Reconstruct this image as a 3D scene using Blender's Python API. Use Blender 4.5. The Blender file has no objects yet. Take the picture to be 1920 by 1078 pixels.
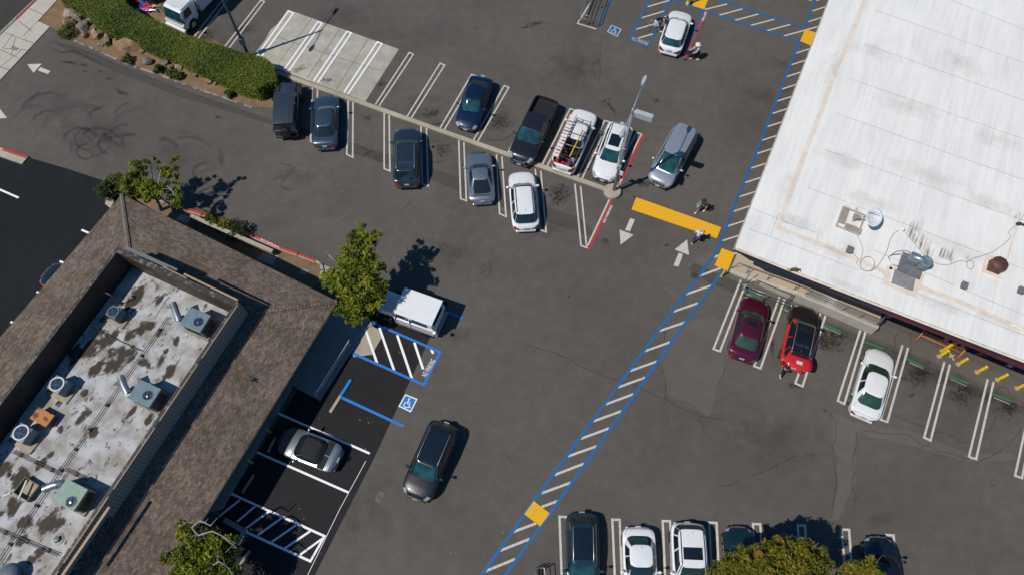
import bpy, bmesh, math, random
import numpy as np
from mathutils import Vector, Matrix
random.seed(7); RNG = np.random.default_rng(7)
S = bpy.context.scene; C = S.collection
# ---------------------------------------------------------------- camera, sky, sun
CAMH, TILT, FPX = 44.0, math.radians(24.5), 1367.4
cd = bpy.data.cameras.new('camera'); cam = bpy.data.objects.new('camera', cd); C.objects.link(cam)
cam.location = (0, 0, CAMH); cam.rotation_euler = (TILT, 0, 0)
cd.sensor_width = 36; cd.lens = 36 * FPX / 1920; cd.clip_end = 2000; cd.clip_start = 0.5
S.camera = cam
SUN_EL, SUN_AZ = math.radians(56.2), math.radians(206)       # azimuth measured from +X
w = bpy.data.worlds.new('World'); S.world = w; w.use_nodes = True
nt = w.node_tree; bg = nt.nodes['Background']; sky = nt.nodes.new('ShaderNodeTexSky')
sky.sky_type = 'NISHITA'; sky.sun_disc = False; sky.sun_elevation = SUN_EL
sky.sun_rotation = math.pi / 2 - SUN_AZ; sky.air_density = 1.0; sky.dust_density = 0.4; sky.ozone_density = 3.5
tn = nt.nodes.new('ShaderNodeMix'); tn.data_type = 'RGBA'; tn.blend_type = 'MULTIPLY'; tn.inputs[0].default_value = 1.0; tn.inputs[7].default_value = (0.50, 0.88, 1.10, 1)
nt.links.new(sky.outputs[0], tn.inputs[6]); nt.links.new(tn.outputs[2], bg.inputs[0]); bg.inputs[1].default_value = 0.07
sd = bpy.data.lights.new('sun', 'SUN'); so = bpy.data.objects.new('sun', sd); C.objects.link(so)
sd.energy = 3.8; sd.angle = math.radians(0.53); sd.color = (1.0, 0.94, 0.845)
dv = Vector((math.cos(SUN_EL) * math.cos(SUN_AZ), math.cos(SUN_EL) * math.sin(SUN_AZ), math.sin(SUN_EL)))
so.rotation_euler = dv.to_track_quat('Z', 'Y').to_euler(); so.location = (0, 0, 60)
S.view_settings.view_transform = 'Standard'; S.view_settings.look = 'None'
S.view_settings.exposure = -0.05; S.view_settings.gamma = 1
S.cycles.max_bounces = 6; S.cycles.transparent_max_bounces = 48; S.cycles.diffuse_bounces = 3

def P(px, py, z=0.0):
    """pixel of the 1920x1078 photograph -> point of the horizontal plane at height z"""
    dx, dy, dz = px - 960, 539 - py, -FPX
    y = math.cos(TILT) * dy - math.sin(TILT) * dz; zz = math.sin(TILT) * dy + math.cos(TILT) * dz
    t = (CAMH - z) / (-zz)
    return Vector((dx * t, y * t, z))
def ZM(ox, oy, s):
    return lambda x, y, z=0.0: P(ox + x / s, oy + y / s, z)

# ---------------------------------------------------------------- materials
MATS = {}
def nodes(name):
    m = bpy.data.materials.new(name); m.use_nodes = True
    return m, m.node_tree, m.node_tree.nodes['Principled BSDF']
def M(name, c1, c2=None, scale=4.0, rough=0.6, metal=0.0, coat=0.0, bump=0.0, bscale=None, detail=4, spec=0.5, stretch=None, rot=0.0, ramp=(0.35, 0.65)):
    if name in MATS: return MATS[name]
    m, t, b = nodes(name); n, l = t.nodes, t.links
    b.inputs['Roughness'].default_value = rough; b.inputs['Metallic'].default_value = metal
    b.inputs['Coat Weight'].default_value = coat; b.inputs['Coat Roughness'].default_value = 0.04
    b.inputs['Specular IOR Level'].default_value = spec
    if c2 is None: c2 = tuple(v * 0.86 for v in c1)
    tc = n.new('ShaderNodeTexCoord'); mp = n.new('ShaderNodeMapping'); l.new(tc.outputs['Object'], mp.inputs[0])
    mp.inputs['Rotation'].default_value = (0, 0, rot)
    if stretch: mp.inputs['Scale'].default_value = stretch
    no = n.new('ShaderNodeTexNoise'); no.inputs['Scale'].default_value = scale; no.inputs['Detail'].default_value = detail
    l.new(mp.outputs[0], no.inputs[0])
    cr = n.new('ShaderNodeValToRGB'); cr.color_ramp.elements[0].position = ramp[0]; cr.color_ramp.elements[1].position = ramp[1]
    cr.color_ramp.elements[0].color = (*c1, 1); cr.color_ramp.elements[1].color = (*c2, 1)
    l.new(no.outputs[0], cr.inputs[0]); l.new(cr.outputs[0], b.inputs['Base Color'])
    if bump:
        nb = n.new('ShaderNodeTexNoise'); nb.inputs['Scale'].default_value = bscale or scale * 6; nb.inputs['Detail'].default_value = 6
        l.new(mp.outputs[0], nb.inputs[0]); bp = n.new('ShaderNodeBump'); bp.inputs['Strength'].default_value = bump; bp.inputs['Distance'].default_value = 0.02
        l.new(nb.outputs[0], bp.inputs['Height']); l.new(bp.outputs[0], b.inputs['Normal'])
    MATS[name] = m; return m
def asphalt(name, base, var, speck, warm=(1.06, 1.0, 0.95)):
    m, t, b = nodes(name); n, l = t.nodes, t.links
    tc = n.new('ShaderNodeTexCoord'); b.inputs['Roughness'].default_value = 0.88; b.inputs['Specular IOR Level'].default_value = 0.25
    def noise(s, d, r=0.6, dist=0):
        x = n.new('ShaderNodeTexNoise'); x.inputs['Scale'].default_value = s; x.inputs['Detail'].default_value = d; x.inputs['Roughness'].default_value = r
        x.inputs['Distortion'].default_value = dist; l.new(tc.outputs['Object'], x.inputs[0]); return x
    def rng(x, a, bb, lo, hi):
        r = n.new('ShaderNodeMapRange'); l.new(x.outputs[0], r.inputs[0])
        for i, v in enumerate((a, bb, lo, hi)): r.inputs[i + 1].default_value = v
        return r
    def mul(a, c):
        x = n.new('ShaderNodeMath'); x.operation = 'MULTIPLY'; l.new(a.outputs[0], x.inputs[0]); l.new(c.outputs[0], x.inputs[1]); return x
    big = rng(noise(0.11, 5, 0.55, 0.6), 0.3, 0.7, 1 - var, 1 + var)
    med = rng(noise(1.3, 6, 0.65), 0.3, 0.7, 1 - var * 0.75, 1 + var * 0.75)
    fine = rng(noise(22, 3, 0.8), 0.3, 0.7, 1 - speck, 1 + speck)
    grit = rng(noise(95, 2, 0.9), 0.3, 0.7, 1 - speck, 1 + speck)
    f = mul(mul(mul(big, med), fine), grit)
    vm = n.new('ShaderNodeVectorMath'); vm.operation = 'SCALE'; vm.inputs[0].default_value = tuple(base * k for k in warm)
    l.new(f.outputs[0], vm.inputs['Scale']); l.new(vm.outputs[0], b.inputs['Base Color'])
    bp = n.new('ShaderNodeBump'); bp.inputs['Strength'].default_value = 0.5; bp.inputs['Distance'].default_value = 0.01
    l.new(grit.outputs[0], bp.inputs['Height']); l.new(bp.outputs[0], b.inputs['Normal'])
    MATS[name] = m; return m
def paint_mat(name, col, wear=0.12, under=(0.09, 0.08, 0.075), sc=7):
    """road paint, worn through in places"""
    m, t, b = nodes(name); n, l = t.nodes, t.links; b.inputs['Roughness'].default_value = 0.7
    tc = n.new('ShaderNodeTexCoord'); a = n.new('ShaderNodeTexNoise'); a.inputs['Scale'].default_value = sc; a.inputs['Detail'].default_value = 8; a.inputs['Roughness'].default_value = 0.75
    l.new(tc.outputs['Object'], a.inputs[0]); r = n.new('ShaderNodeMapRange'); l.new(a.outputs[0], r.inputs[0])
    r.inputs[1].default_value = 0.66 - wear; r.inputs[2].default_value = 0.8 - wear * 0.3; r.inputs[3].default_value = 0; r.inputs[4].default_value = 0.75
    mx = n.new('ShaderNodeMix'); mx.data_type = 'RGBA'; l.new(r.outputs[0], mx.inputs[0]); mx.inputs[6].default_value = (*col, 1); mx.inputs[7].default_value = (*under, 1)
    l.new(mx.outputs[2], b.inputs['Base Color']); MATS[name] = m; return m
def decal_mat(name, col, scale, thr, soft, maxa, stretch=(1, 1, 1), rot=0.0, rough=0.8, amp=1.0):
    m, t, b = nodes(name); n, l = t.nodes, t.links; b.inputs['Base Color'].default_value = (*col, 1); b.inputs['Roughness'].default_value = rough
    at = n.new('ShaderNodeAttribute'); at.attribute_name = 'a'
    tc = n.new('ShaderNodeTexCoord'); mp = n.new('ShaderNodeMapping'); mp.inputs['Rotation'].default_value = (0, 0, rot)
    m2 = n.new('ShaderNodeMapping'); m2.inputs['Scale'].default_value = stretch
    no = n.new('ShaderNodeTexNoise'); no.inputs['Scale'].default_value = scale; no.inputs['Detail'].default_value = 7; no.inputs['Roughness'].default_value = 0.65
    l.new(tc.outputs['Object'], mp.inputs[0]); l.new(mp.outputs[0], m2.inputs[0]); l.new(m2.outputs[0], no.inputs[0])
    ad = n.new('ShaderNodeMath'); ad.operation = 'ADD'; sc_ = n.new('ShaderNodeMath'); sc_.operation = 'MULTIPLY_ADD'; l.new(no.outputs[0], sc_.inputs[0]); sc_.inputs[1].default_value = amp; sc_.inputs[2].default_value = .5 - .5 * amp; l.new(at.outputs['Fac'], ad.inputs[0]); l.new(sc_.outputs[0], ad.inputs[1])
    r = n.new('ShaderNodeMapRange'); l.new(ad.outputs[0], r.inputs[0]); r.inputs[1].default_value = thr; r.inputs[2].default_value = thr + soft; r.inputs[4].default_value = maxa
    ml = n.new('ShaderNodeMath'); ml.operation = 'MULTIPLY'; l.new(r.outputs[0], ml.inputs[0])
    r2 = n.new('ShaderNodeMapRange'); l.new(at.outputs['Fac'], r2.inputs[0]); r2.inputs[2].default_value = 0.15; l.new(r2.outputs[0], ml.inputs[1])
    l.new(ml.outputs[0], b.inputs['Alpha']); MATS[name] = m; return m
def carpaint(name, col, metal=0.3, rough=0.35):
    if name in MATS: return MATS[name]
    m, t, b = nodes(name); n, l = t.nodes, t.links
    b.inputs['Metallic'].default_value = metal; b.inputs['Roughness'].default_value = rough
    b.inputs['Coat Weight'].default_value = 1.0; b.inputs['Coat Roughness'].default_value = 0.05
    tc = n.new('ShaderNodeTexCoord'); no = n.new('ShaderNodeTexNoise'); no.inputs['Scale'].default_value = 2.5; no.inputs['Detail'].default_value = 8
    l.new(tc.outputs['Object'], no.inputs[0]); cr = n.new('ShaderNodeValToRGB')
    cr.color_ramp.elements[0].color = (*[v * 0.93 for v in col], 1); cr.color_ramp.elements[1].color = (*[min(1, v * 1.04 + 0.002) for v in col], 1)
    l.new(no.outputs[0], cr.inputs[0]); l.new(cr.outputs[0], b.inputs['Base Color'])
    MATS[name] = m; return m
def foliage(name, dark, light, hot=None):
    m, t, b = nodes(name); n, l = t.nodes, t.links; b.inputs['Roughness'].default_value = 0.55
    at = n.new('ShaderNodeAttribute'); at.attribute_name = 'a'; cr = n.new('ShaderNodeValToRGB')
    cr.color_ramp.elements[0].color = (*dark, 1); cr.color_ramp.elements[1].color = (*light, 1); cr.color_ramp.elements[1].position = 0.8
    if hot: e = cr.color_ramp.elements.new(1.0); e.color = (*hot, 1); cr.color_ramp.elements[1].position = 0.82
    l.new(at.outputs['Fac'], cr.inputs[0]); l.new(cr.outputs[0], b.inputs['Base Color'])
    tr = n.new('ShaderNodeBsdfTranslucent'); l.new(cr.outputs[0], tr.inputs[0]); mx = n.new('ShaderNodeMixShader'); mx.inputs[0].default_value = 0.38
    l.new(b.outputs[0], mx.inputs[1]); l.new(tr.outputs[0], mx.inputs[2]); l.new(mx.outputs[0], n['Material Output'].inputs[0]); MATS[name] = m; return m

asphalt('asphalt_old', 0.089, 0.16, 0.13, (1.12, 1.0, 0.90)); asphalt('asphalt_new', 0.019, 0.2, 0.16, (1.0, 0.98, 1.08)); asphalt('asphalt_west', 0.0135, 0.3, 0.16, (.78, 1.0, 1.25))
asphalt('asphalt_patch', 0.066, 0.10, 0.12, (1.1, 1.0, .92)); asphalt('asphalt_light', 0.104, 0.10, 0.09, (1.12, 1.0, .9))
asphalt('street_asphalt', 0.045, 0.15, 0.1)
asphalt('conc', 0.34, 0.16, 0.05, (1.14, 1.0, 0.80)); asphalt('conc_pale', 0.37, 0.24, 0.05, (1.06, 1.0, 0.84))
asphalt('conc_dark', 0.27, 0.14, 0.07, (1.0, 1.0, 0.95)); asphalt('dirt', 0.14, 0.35, 0.35, (1.45, 0.95, 0.55)); asphalt('walk_conc', 0.42, 0.15, 0.06, (1.08, 1.0, 0.86))
paint_mat('white_paint', (0.56, 0.53, 0.48), 0.17); paint_mat('fresh_white', (0.85, 0.85, 0.86), 0.02); paint_mat('worn_white', (0.62, 0.60, 0.55), 0.22)
paint_mat('blue_paint', (0.008, 0.11, 0.30), 0.15); paint_mat('fresh_blue', (0.008, 0.17, 0.55), 0.0)
paint_mat('yellow_paint', (0.78, 0.40, 0.006), 0.16, (0.35, 0.18, 0.02), 9); paint_mat('red_paint', (0.42, 0.035, 0.03), 0.14); paint_mat('green_paint', (0.02, 0.16, 0.07), 0.16)
decal_mat('oil', (0.012, 0.011, 0.010), 4.0, 0.98, 0.6, 0.52, amp=2.3); decal_mat('stain_soft', (0.03, 0.027, 0.025), 0.9, 0.95, 0.9, 0.34, amp=1.6)
decal_mat('tyre_mark', (0.018, 0.017, 0.018), 1.3, 0.75, 0.9, 0.42, amp=1.5); decal_mat('crack', (0.02, 0.015, 0.012), 2.5, 0.75, 0.9, 0.38, amp=2.0)
decal_mat('roof_grime', (.38, .35, .31), 0.8, 0.95, 1.0, 0.26, amp=1.8)
decal_mat('worn_patch', (0.16, 0.145, 0.13), 0.8, 0.9, 0.8, 0.35)
TH = math.radians(65.1)
decal_mat('rust_streak', (0.36, 0.27, 0.20), 1.0, 0.95, 0.9, 0.62, (9, 0.6, 1), math.pi / 2 - TH)

# ---------------------------------------------------------------- mesh helpers
class MB:
    def __init__(s): s.v = []; s.f = []; s.m = []; s.a = {}
    def add(s, vs, fs, mi=0, al=None):
        o = len(s.v); s.v += [tuple(v) for v in vs]; s.f += [tuple(i + o for i in f) for f in fs]; s.m += [mi] * len(fs)
        if al is not None:
            for i, x in enumerate(al): s.a[o + i] = x
        return s
    def box(s, c, d, rz=0.0, mi=0, M4=None, taper=1.0):
        x, y, z = (k / 2 for k in d); vs = []
        for sz in (-1, 1):
            t = taper if sz > 0 else 1
            for sx, sy in ((-1, -1), (1, -1), (1, 1), (-1, 1)): vs.append(Vector((sx * x * t, sy * y * t, sz * z)))
        R = Matrix.Rotation(rz, 4, 'Z')
        vs = [(M4 or R) @ v + Vector(c) for v in vs]
        return s.add(vs, [(3, 2, 1, 0), (4, 5, 6, 7), (0, 1, 5, 4), (1, 2, 6, 5), (2, 3, 7, 6), (3, 0, 4, 7)], mi)
    def rbox(s, c, d, bev=0.05, rz=0.0, seg=2, mi=0, taper=1.0, tx=0.0):
        bm = bmesh.new(); bmesh.ops.create_cube(bm, size=1)
        for v in bm.verts:
            k = taper if v.co.z > 0 else 1
            v.co = Vector((v.co.x * d[0] * k + (tx if v.co.z > 0 else 0), v.co.y * d[1] * k, v.co.z * d[2]))
        bmesh.ops.bevel(bm, geom=list(bm.edges), offset=min(bev, min(d) * 0.45), segments=seg, profile=0.5, affect='EDGES')
        R = Matrix.Rotation(rz, 4, 'Z'); bm.verts.ensure_lookup_table()
        s.add([R @ v.co + Vector(c) for v in bm.verts], [[v.index for v in f.verts] for f in bm.faces], mi); bm.free(); return s
    def poly(s, pts, z0, z1=None, mi=0):
        """prism over a polygon; with z1 None a flat sheet at z0"""
        n = len(pts); a = sum(pts[i][0] * pts[(i + 1) % n][1] - pts[(i + 1) % n][0] * pts[i][1] for i in range(n))
        if a < 0: pts = pts[::-1]
        if z1 is None: return s.add([(p[0], p[1], z0) for p in pts], [tuple(range(n))], mi)
        vs = [(p[0], p[1], z0) for p in pts] + [(p[0], p[1], z1) for p in pts]
        return s.add(vs, [tuple(range(n - 1, -1, -1)), tuple(range(n, 2 * n))] + [(i, (i + 1) % n, n + (i + 1) % n, n + i) for i in range(n)], mi)
    def line(s, a, b, w, z, mi=0, ext=0.0):
        a, b = Vector(a[:2]), Vector(b[:2]); d = (b - a).normalized(); n = Vector((-d.y, d.x)) * w / 2; a = a - d * ext; b = b + d * ext
        return s.add([(*(a - n), z), (*(b - n), z), (*(b + n), z), (*(a + n), z)], [(0, 1, 2, 3)], mi)
    def path(s, pts, w, z, mi=0, closed=False):
        pts = [Vector(p[:2]) for p in pts]; n = len(pts); L = []
        for i in range(n):
            if closed: a, b = pts[i - 1], pts[(i + 1) % n]; d1 = (pts[i] - a).normalized(); d2 = (b - pts[i]).normalized()
            else:
                d1 = (pts[i] - pts[i - 1]).normalized() if i else (pts[1] - pts[0]).normalized(); d2 = (pts[i + 1] - pts[i]).normalized() if i < n - 1 else d1
            t = (d1 + d2); t = t.normalized() if t.length > 1e-6 else d1
            nn = Vector((-t.y, t.x)) * (w / 2 / max(0.4, t.dot(d2))); L += [(*(pts[i] - nn), z), (*(pts[i] + nn), z)]
        q = n if closed else n - 1
        return s.add(L, [(2 * i, 2 * ((i + 1) % n), 2 * ((i + 1) % n) + 1, 2 * i + 1) for i in range(q)], mi)
    def soft(s, pts, w, z, fade=2, peak=1.0):
        """ribbon whose alpha attribute fades to both sides and ends"""
        pts = [Vector(p[:2]) for p in pts]; n = len(pts); L = []; al = []; fs = []
        for i in range(n):
            d = (pts[min(n - 1, i + 1)] - pts[max(0, i - 1)]).normalized(); nn = Vector((-d.y, d.x)) * w / 2
            e = min(1, (i + 0.0) / fade, (n - 1 - i) / fade) * peak
            for k, q in ((-1, 0), (-0.5, 0.8), (0.5, 0.8), (1, 0)): L.append((*(pts[i] + nn * k), z)); al.append(q * e)
        for i in range(n - 1):
            for k in range(3): fs.append((4 * i + k, 4 * i + 4 + k, 4 * i + 5 + k, 4 * i + 1 + k))
        return s.add(L, fs, 0, al)
    def blob(s, c, rx, ry, z, rot=0.0, peak=1.0, seg=20):
        z += .0004 * (len(s.v) // 41 % 9)
        vs = [(c[0], c[1], z)]; al = [peak]; fs = []
        for j, r in ((1, 0.5), (2, 1.0)):
            for i in range(seg):
                t = 2 * math.pi * i / seg; x, y = rx * r * math.cos(t), ry * r * math.sin(t)
                vs.append((c[0] + x * math.cos(rot) - y * math.sin(rot), c[1] + x * math.sin(rot) + y * math.cos(rot), z)); al.append(peak * 0.6 if j == 1 else 0.0)
        for i in range(seg):
            k = (i + 1) % seg; fs.append((0, 1 + i, 1 + k)); fs.append((1 + i, 1 + seg + i, 1 + seg + k, 1 + k))
        return s.add(vs, fs, 0, al)
    def tube(s, pts, r, seg=8, mi=0, cap=True):
        pts = [Vector(p) for p in pts]; n = len(pts); rs = r if isinstance(r, (list, tuple)) else [r] * n; rings = []
        for i in range(n):
            d = (pts[min(n - 1, i + 1)] - pts[max(0, i - 1)]).normalized()
            u = d.cross(Vector((0, 0, 1))); u = u.normalized() if u.length > 1e-3 else Vector((1, 0, 0)); v = d.cross(u).normalized()
            rings += [pts[i] + (u * math.cos(2 * math.pi * k / seg) + v * math.sin(2 * math.pi * k / seg)) * rs[i] for k in range(seg)]
        fs = [(i * seg + k, i * seg + (k + 1) % seg, (i + 1) * seg + (k + 1) % seg, (i + 1) * seg + k) for i in range(n - 1) for k in range(seg)]
        if cap: fs += [tuple(range(seg - 1, -1, -1)), tuple((n - 1) * seg + k for k in range(seg))]
        return s.add(rings, fs, mi)
    def lathe(s, c, prof, seg=20, mi=0, ax='z', capb=True, capt=True):
        vs = []; n = len(prof)
        for r, z in prof:
            for k in range(seg):
                t = 2 * math.pi * k / seg; a, b = r * math.cos(t), r * math.sin(t)
                vs.append((c[0] + a, c[1] + b, c[2] + z) if ax == 'z' else ((c[0] + a, c[1] + z, c[2] + b) if ax == 'y' else (c[0] + z, c[1] + a, c[2] + b)))
        fs = [(i * seg + k, i * seg + (k + 1) % seg, (i + 1) * seg + (k + 1) % seg, (i + 1) * seg + k) for i in range(n - 1) for k in range(seg)]
        if capb: fs.append(tuple(range(seg - 1, -1, -1)))
        if capt: fs.append(tuple((n - 1) * seg + k for k in range(seg)))
        if ax == 'y': fs = [f[::-1] for f in fs]
        return s.add(vs, fs, mi)
    def ell(s, c, r, seg=12, ring=8, mi=0, rz=0.0):
        vs = []
        for i in range(ring + 1):
            p = math.pi * i / ring
            for k in range(seg):
                t = 2 * math.pi * k / seg; x, y = r[0] * math.sin(p) * math.cos(t), r[1] * math.sin(p) * math.sin(t)
                vs.append((c[0] + x * math.cos(rz) - y * math.sin(rz), c[1] + x * math.sin(rz) + y * math.cos(rz), c[2] - r[2] * math.cos(p)))
        return s.add(vs, [(i * seg + k, i * seg + (k + 1) % seg, (i + 1) * seg + (k + 1) % seg, (i + 1) * seg + k) for i in range(ring) for k in range(seg)], mi)
    def build(s, name, mats, parent=None, smooth=False, angle=None):
        me = bpy.data.meshes.new(name); me.from_pydata(s.v, [], s.f)
        if not isinstance(mats, (list, tuple)): mats = [mats]
        for m in mats: me.materials.append(MATS[m] if isinstance(m, str) else m)
        me.polygons.foreach_set('material_index', s.m)
        if smooth: me.polygons.foreach_set('use_smooth', [True] * len(s.f))
        if s.a:
            at = me.attributes.new('a', 'FLOAT', 'POINT'); at.data.foreach_set('value', [s.a.get(i, 0.0) for i in range(len(s.v))])
        me.validate(); me.update()
        if smooth and angle:
            me.set_sharp_from_angle(angle=math.radians(angle))
        o = bpy.data.objects.new(name, me); C.objects.link(o)
        if parent: o.parent = parent
        return o
def tag(o, label, cat, group=None):
    o['label'] = label; o['category'] = cat
    if group: o['group'] = group
    return o
def thing(name, label, cat, loc=(0, 0, 0), rz=0.0, group=None):
    o = bpy.data.objects.new(name, None); C.objects.link(o); o.location = loc; o.rotation_euler = (0, 0, rz); o.empty_display_size = 0.3
    return tag(o, label, cat, group)
def struct(o): o['kind'] = 'structure'; return o
def ang(a, b): return math.atan2(b[1] - a[1], b[0] - a[0])
def leafmesh(name, pts, size, mat, parent=None, tint=None, flat=0.5, aspect=0.45):
    N = len(pts); pts = np.asarray(pts, float)
    nrm = RNG.normal(size=(N, 3)); nrm[:, 2] = np.abs(nrm[:, 2]) + flat; nrm /= np.linalg.norm(nrm, axis=1)[:, None]
    t = RNG.normal(size=(N, 3)); t -= (t * nrm).sum(1)[:, None] * nrm; t /= np.linalg.norm(t, axis=1)[:, None]; b = np.cross(nrm, t)
    sz = size * RNG.uniform(0.6, 1.4, (N, 1))
    V = np.stack([pts - t * sz, pts - b * sz * aspect, pts + t * sz, pts + b * sz * aspect], 1).reshape(-1, 3)
    me = bpy.data.meshes.new(name); me.vertices.add(4 * N); me.vertices.foreach_set('co', V.ravel())
    me.loops.add(4 * N); me.loops.foreach_set('vertex_index', np.arange(4 * N)); me.polygons.add(N)
    me.polygons.foreach_set('loop_start', np.arange(N) * 4); me.update(calc_edges=True)
    if tint is None: tint = RNG.uniform(0, 1, N)
    at = me.attributes.new('a', 'FLOAT', 'POINT'); at.data.foreach_set('value', np.repeat(np.clip(tint, 0, 1), 4).astype(np.float32))
    me.materials.append(MATS[mat]); o = bpy.data.objects.new(name, me); C.objects.link(o)
    if parent: o.parent = parent
    return o
# ================================================================= GROUND
G0, G1, G2, G3, G4 = 0.0, 0.004, 0.008, 0.012, 0.016
struct(MB().poly([(-300, -220), (300, -220), (300, 320), (-300, 320)], G0).build('ground', 'asphalt_old'))
def flat(name, pxs, mat, z=G1):
    return struct(MB().poly([P(*p) for p in pxs], z).build(name, mat))
# street and pavement in the top left corner
flat('street', [(-400, 400), (-4, 68), (66, -2), (400, -420), (-900, -420)], 'street_asphalt')
pv = MB(); A = [(-90, 138), (0, 65), (69, 0), (160, -88)]; B_ = [(190, -92), (109, 0), (72, 41), (94, 51.7), (0, 152.6), (-100, 260)]
pv.poly([P(*p) for p in A + B_], 0.0, 0.06)
struct(pv.build('pavement', 'walk_conc'))
jt = MB()
for a, b in (((36, 41), (60, 60)), ((10, 63), (84, 90)), ((-5, 92), (35, 110)), ((44, 70), (72, 41)), ((0, 128), (40, 97)), ((25, 66), (6, 92)), ((56, 18), (84, 30)), ((-5, 125), (18, 133)), ((6, 92), (60, 96)), ((30, 72), (22, 104))):
    jt.line(P(*a), P(*b), 0.05, 0.062)
struct(jt.build('pavement_joints', M('joint', (0.12, 0.10, 0.08))))
uc = MB().poly([P(*p, 0.066) for p in ((22, 86), (35, 91), (30, 96), (21, 93))], 0.064, 0.07); tag(uc.build('utility_cover', M('cover_y', (0.30, 0.22, 0.08), (0.2, 0.15, 0.06), 12)), 'small rusty yellow utility cover set in the pavement corner', 'utility cover')
kb = MB()
ks = [P(-60, 118), P(0, 66), P(69, 0), P(130, -60)]; kb.path(ks, 0.22, 0.13); kb.path(ks, 0.22, 0.005)
n = Vector((0, 0, 0)); kb = MB()
for a, b in zip(ks[:-1], ks[1:]):
    kb.box(((a + b) / 2) + Vector((0, 0, 0.045)), ((b - a).length + 0.02, 0.24, 0.13), ang(a, b))
struct(kb.build('street_kerb', M('kerb_gray', (0.30, 0.28, 0.25), (0.2, 0.19, 0.18), 5)))
rk = MB()
rk.line(P(31, 38), P(70, 0), 0.14, 0.114); struct(rk.build('street_kerb_red_paint', 'red_paint'))
# planting bed with bare soil
flat('planting_soil', [(109, -4), (73, 42), (97, 51), (134, 74), (236, 119), (362, 164), (473, 201), (512, 203), (526, 190), (520, 140), (300, 20), (310, -60), (130, -60)], 'dirt', G2)
e = MB(); e.path([P(*p) for p in ((134, 75), (160, 86), (236, 120), (300, 142), (362, 165), (420, 184), (473, 203))], 0.14, 0.03); e.path([P(*p) for p in ((236, 120), (300, 142), (362, 165))], 0.16, 0.034)
struct(e.build('bed_edging', M('edging', (0.30, 0.27, 0.24), (0.09, 0.08, 0.07), 2.0, ramp=(0.45, 0.55))))
# darker asphalt: fresh paving in the near bay, in the west lot
flat('parking_surface_new', [(560, 1140), (590, 1078), (701, 859), (810, 625), (842, 566), (700, 560), (640, 600), (300, 1140)], 'asphalt_new')
flat('parking_surface_west', [(-200, 205), (44, 310), (57, 297), (130, 318), (202, 342), (330, 420), (300, 800), (-200, 1100)], 'asphalt_west', G1)
# asphalt repairs
flat('trench_patch', [(94, 78), (150, 90), (215, 118), (330, 165), (500, 222), (640, 262), (760, 300), (930, 355), (1090, 410), (1125, 452), (1090, 438), (930, 385), (760, 320), (640, 280), (500, 232), (330, 180), (215, 135), (140, 102)], 'asphalt_patch', G1 + .001)
flat('lower_apron', [(1290, 500), (1400, 545), (1450, 560), (1640, 634), (1800, 700), (2100, 830), (2100, 800), (1800, 668), (1640, 600), (1440, 530), (1330, 470)], 'asphalt_light', G1)
flat('drain_patch', [(1300, 492), (1500, 582), (1640, 640), (1800, 712), (2000, 795), (2000, 812), (1800, 728), (1640, 656), (1500, 598), (1330, 530), (1292, 506)], 'asphalt_patch', G1 + .002)
flat('repair_patch', [(1255, 610), (1340, 590), (1375, 640), (1330, 780), (1255, 745), (1235, 665)], 'asphalt_light', G1 + .0005)
# long lighter repairs with a tarry edge at lower right
flat('repair_strip', [(1560, 770), (1600, 790), (1720, 810), (1815, 850), (1900, 850), (1905, 862), (1815, 866), (1720, 838), (1604, 812), (1604, 900), (1572, 975), (1560, 972), (1572, 900), (1564, 850)], 'asphalt_light', G1 + .001)
# concrete pad in the upper bays
pad = [(540, 19), (748, 93), (685, 191), (480, 116), (474, 106), (497, 76), (508, 56), (520, 46)]
flat('concrete_pad', pad, 'conc_pale', G2)
j = MB(); Z2 = ZM(460, 0, 3.594)
for a, b in (((445, 130), (217, 440)), ((635, 200), (415, 530)), ((830, 265), (612, 605)), ((210, 250), (590, 380)), ((590, 380), (915, 480)), ((510, 410), (500, 418))): j.line(Z2(*a), Z2(*b), 0.045, G2 + .003)
struct(j.build('pad_joints', M('joint2', (0.16, 0.14, 0.11))))
fl = MB(); fl.poly([Z2(*p) for p in ((45, 378), (75, 385), (275, 80), (280, 68), (262, 74))], G2 + .002); 
# kerb between the two rows of bays, rounded end round the lamp
kc = MB(); a, b = P(519, 138), P(1143, 359)
L = (b - a).length; kc.rbox((a + b) / 2 + Vector((0, 0, 0.07)), (L, 0.34, 0.16), 0.03, ang(a, b)); 
struct(kc.build('bay_kerb', 'conc'))
tag(MB().lathe(P(1148, 361), [(0.62, 0), (0.62, 0.22), (0.55, 0.30), (0.0, 0.31)], 24, capt=False).build('lamp_footing', 'conc', smooth=True, angle=40), 'round concrete footing under the twin lamp at the kerb end', 'footing')
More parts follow.
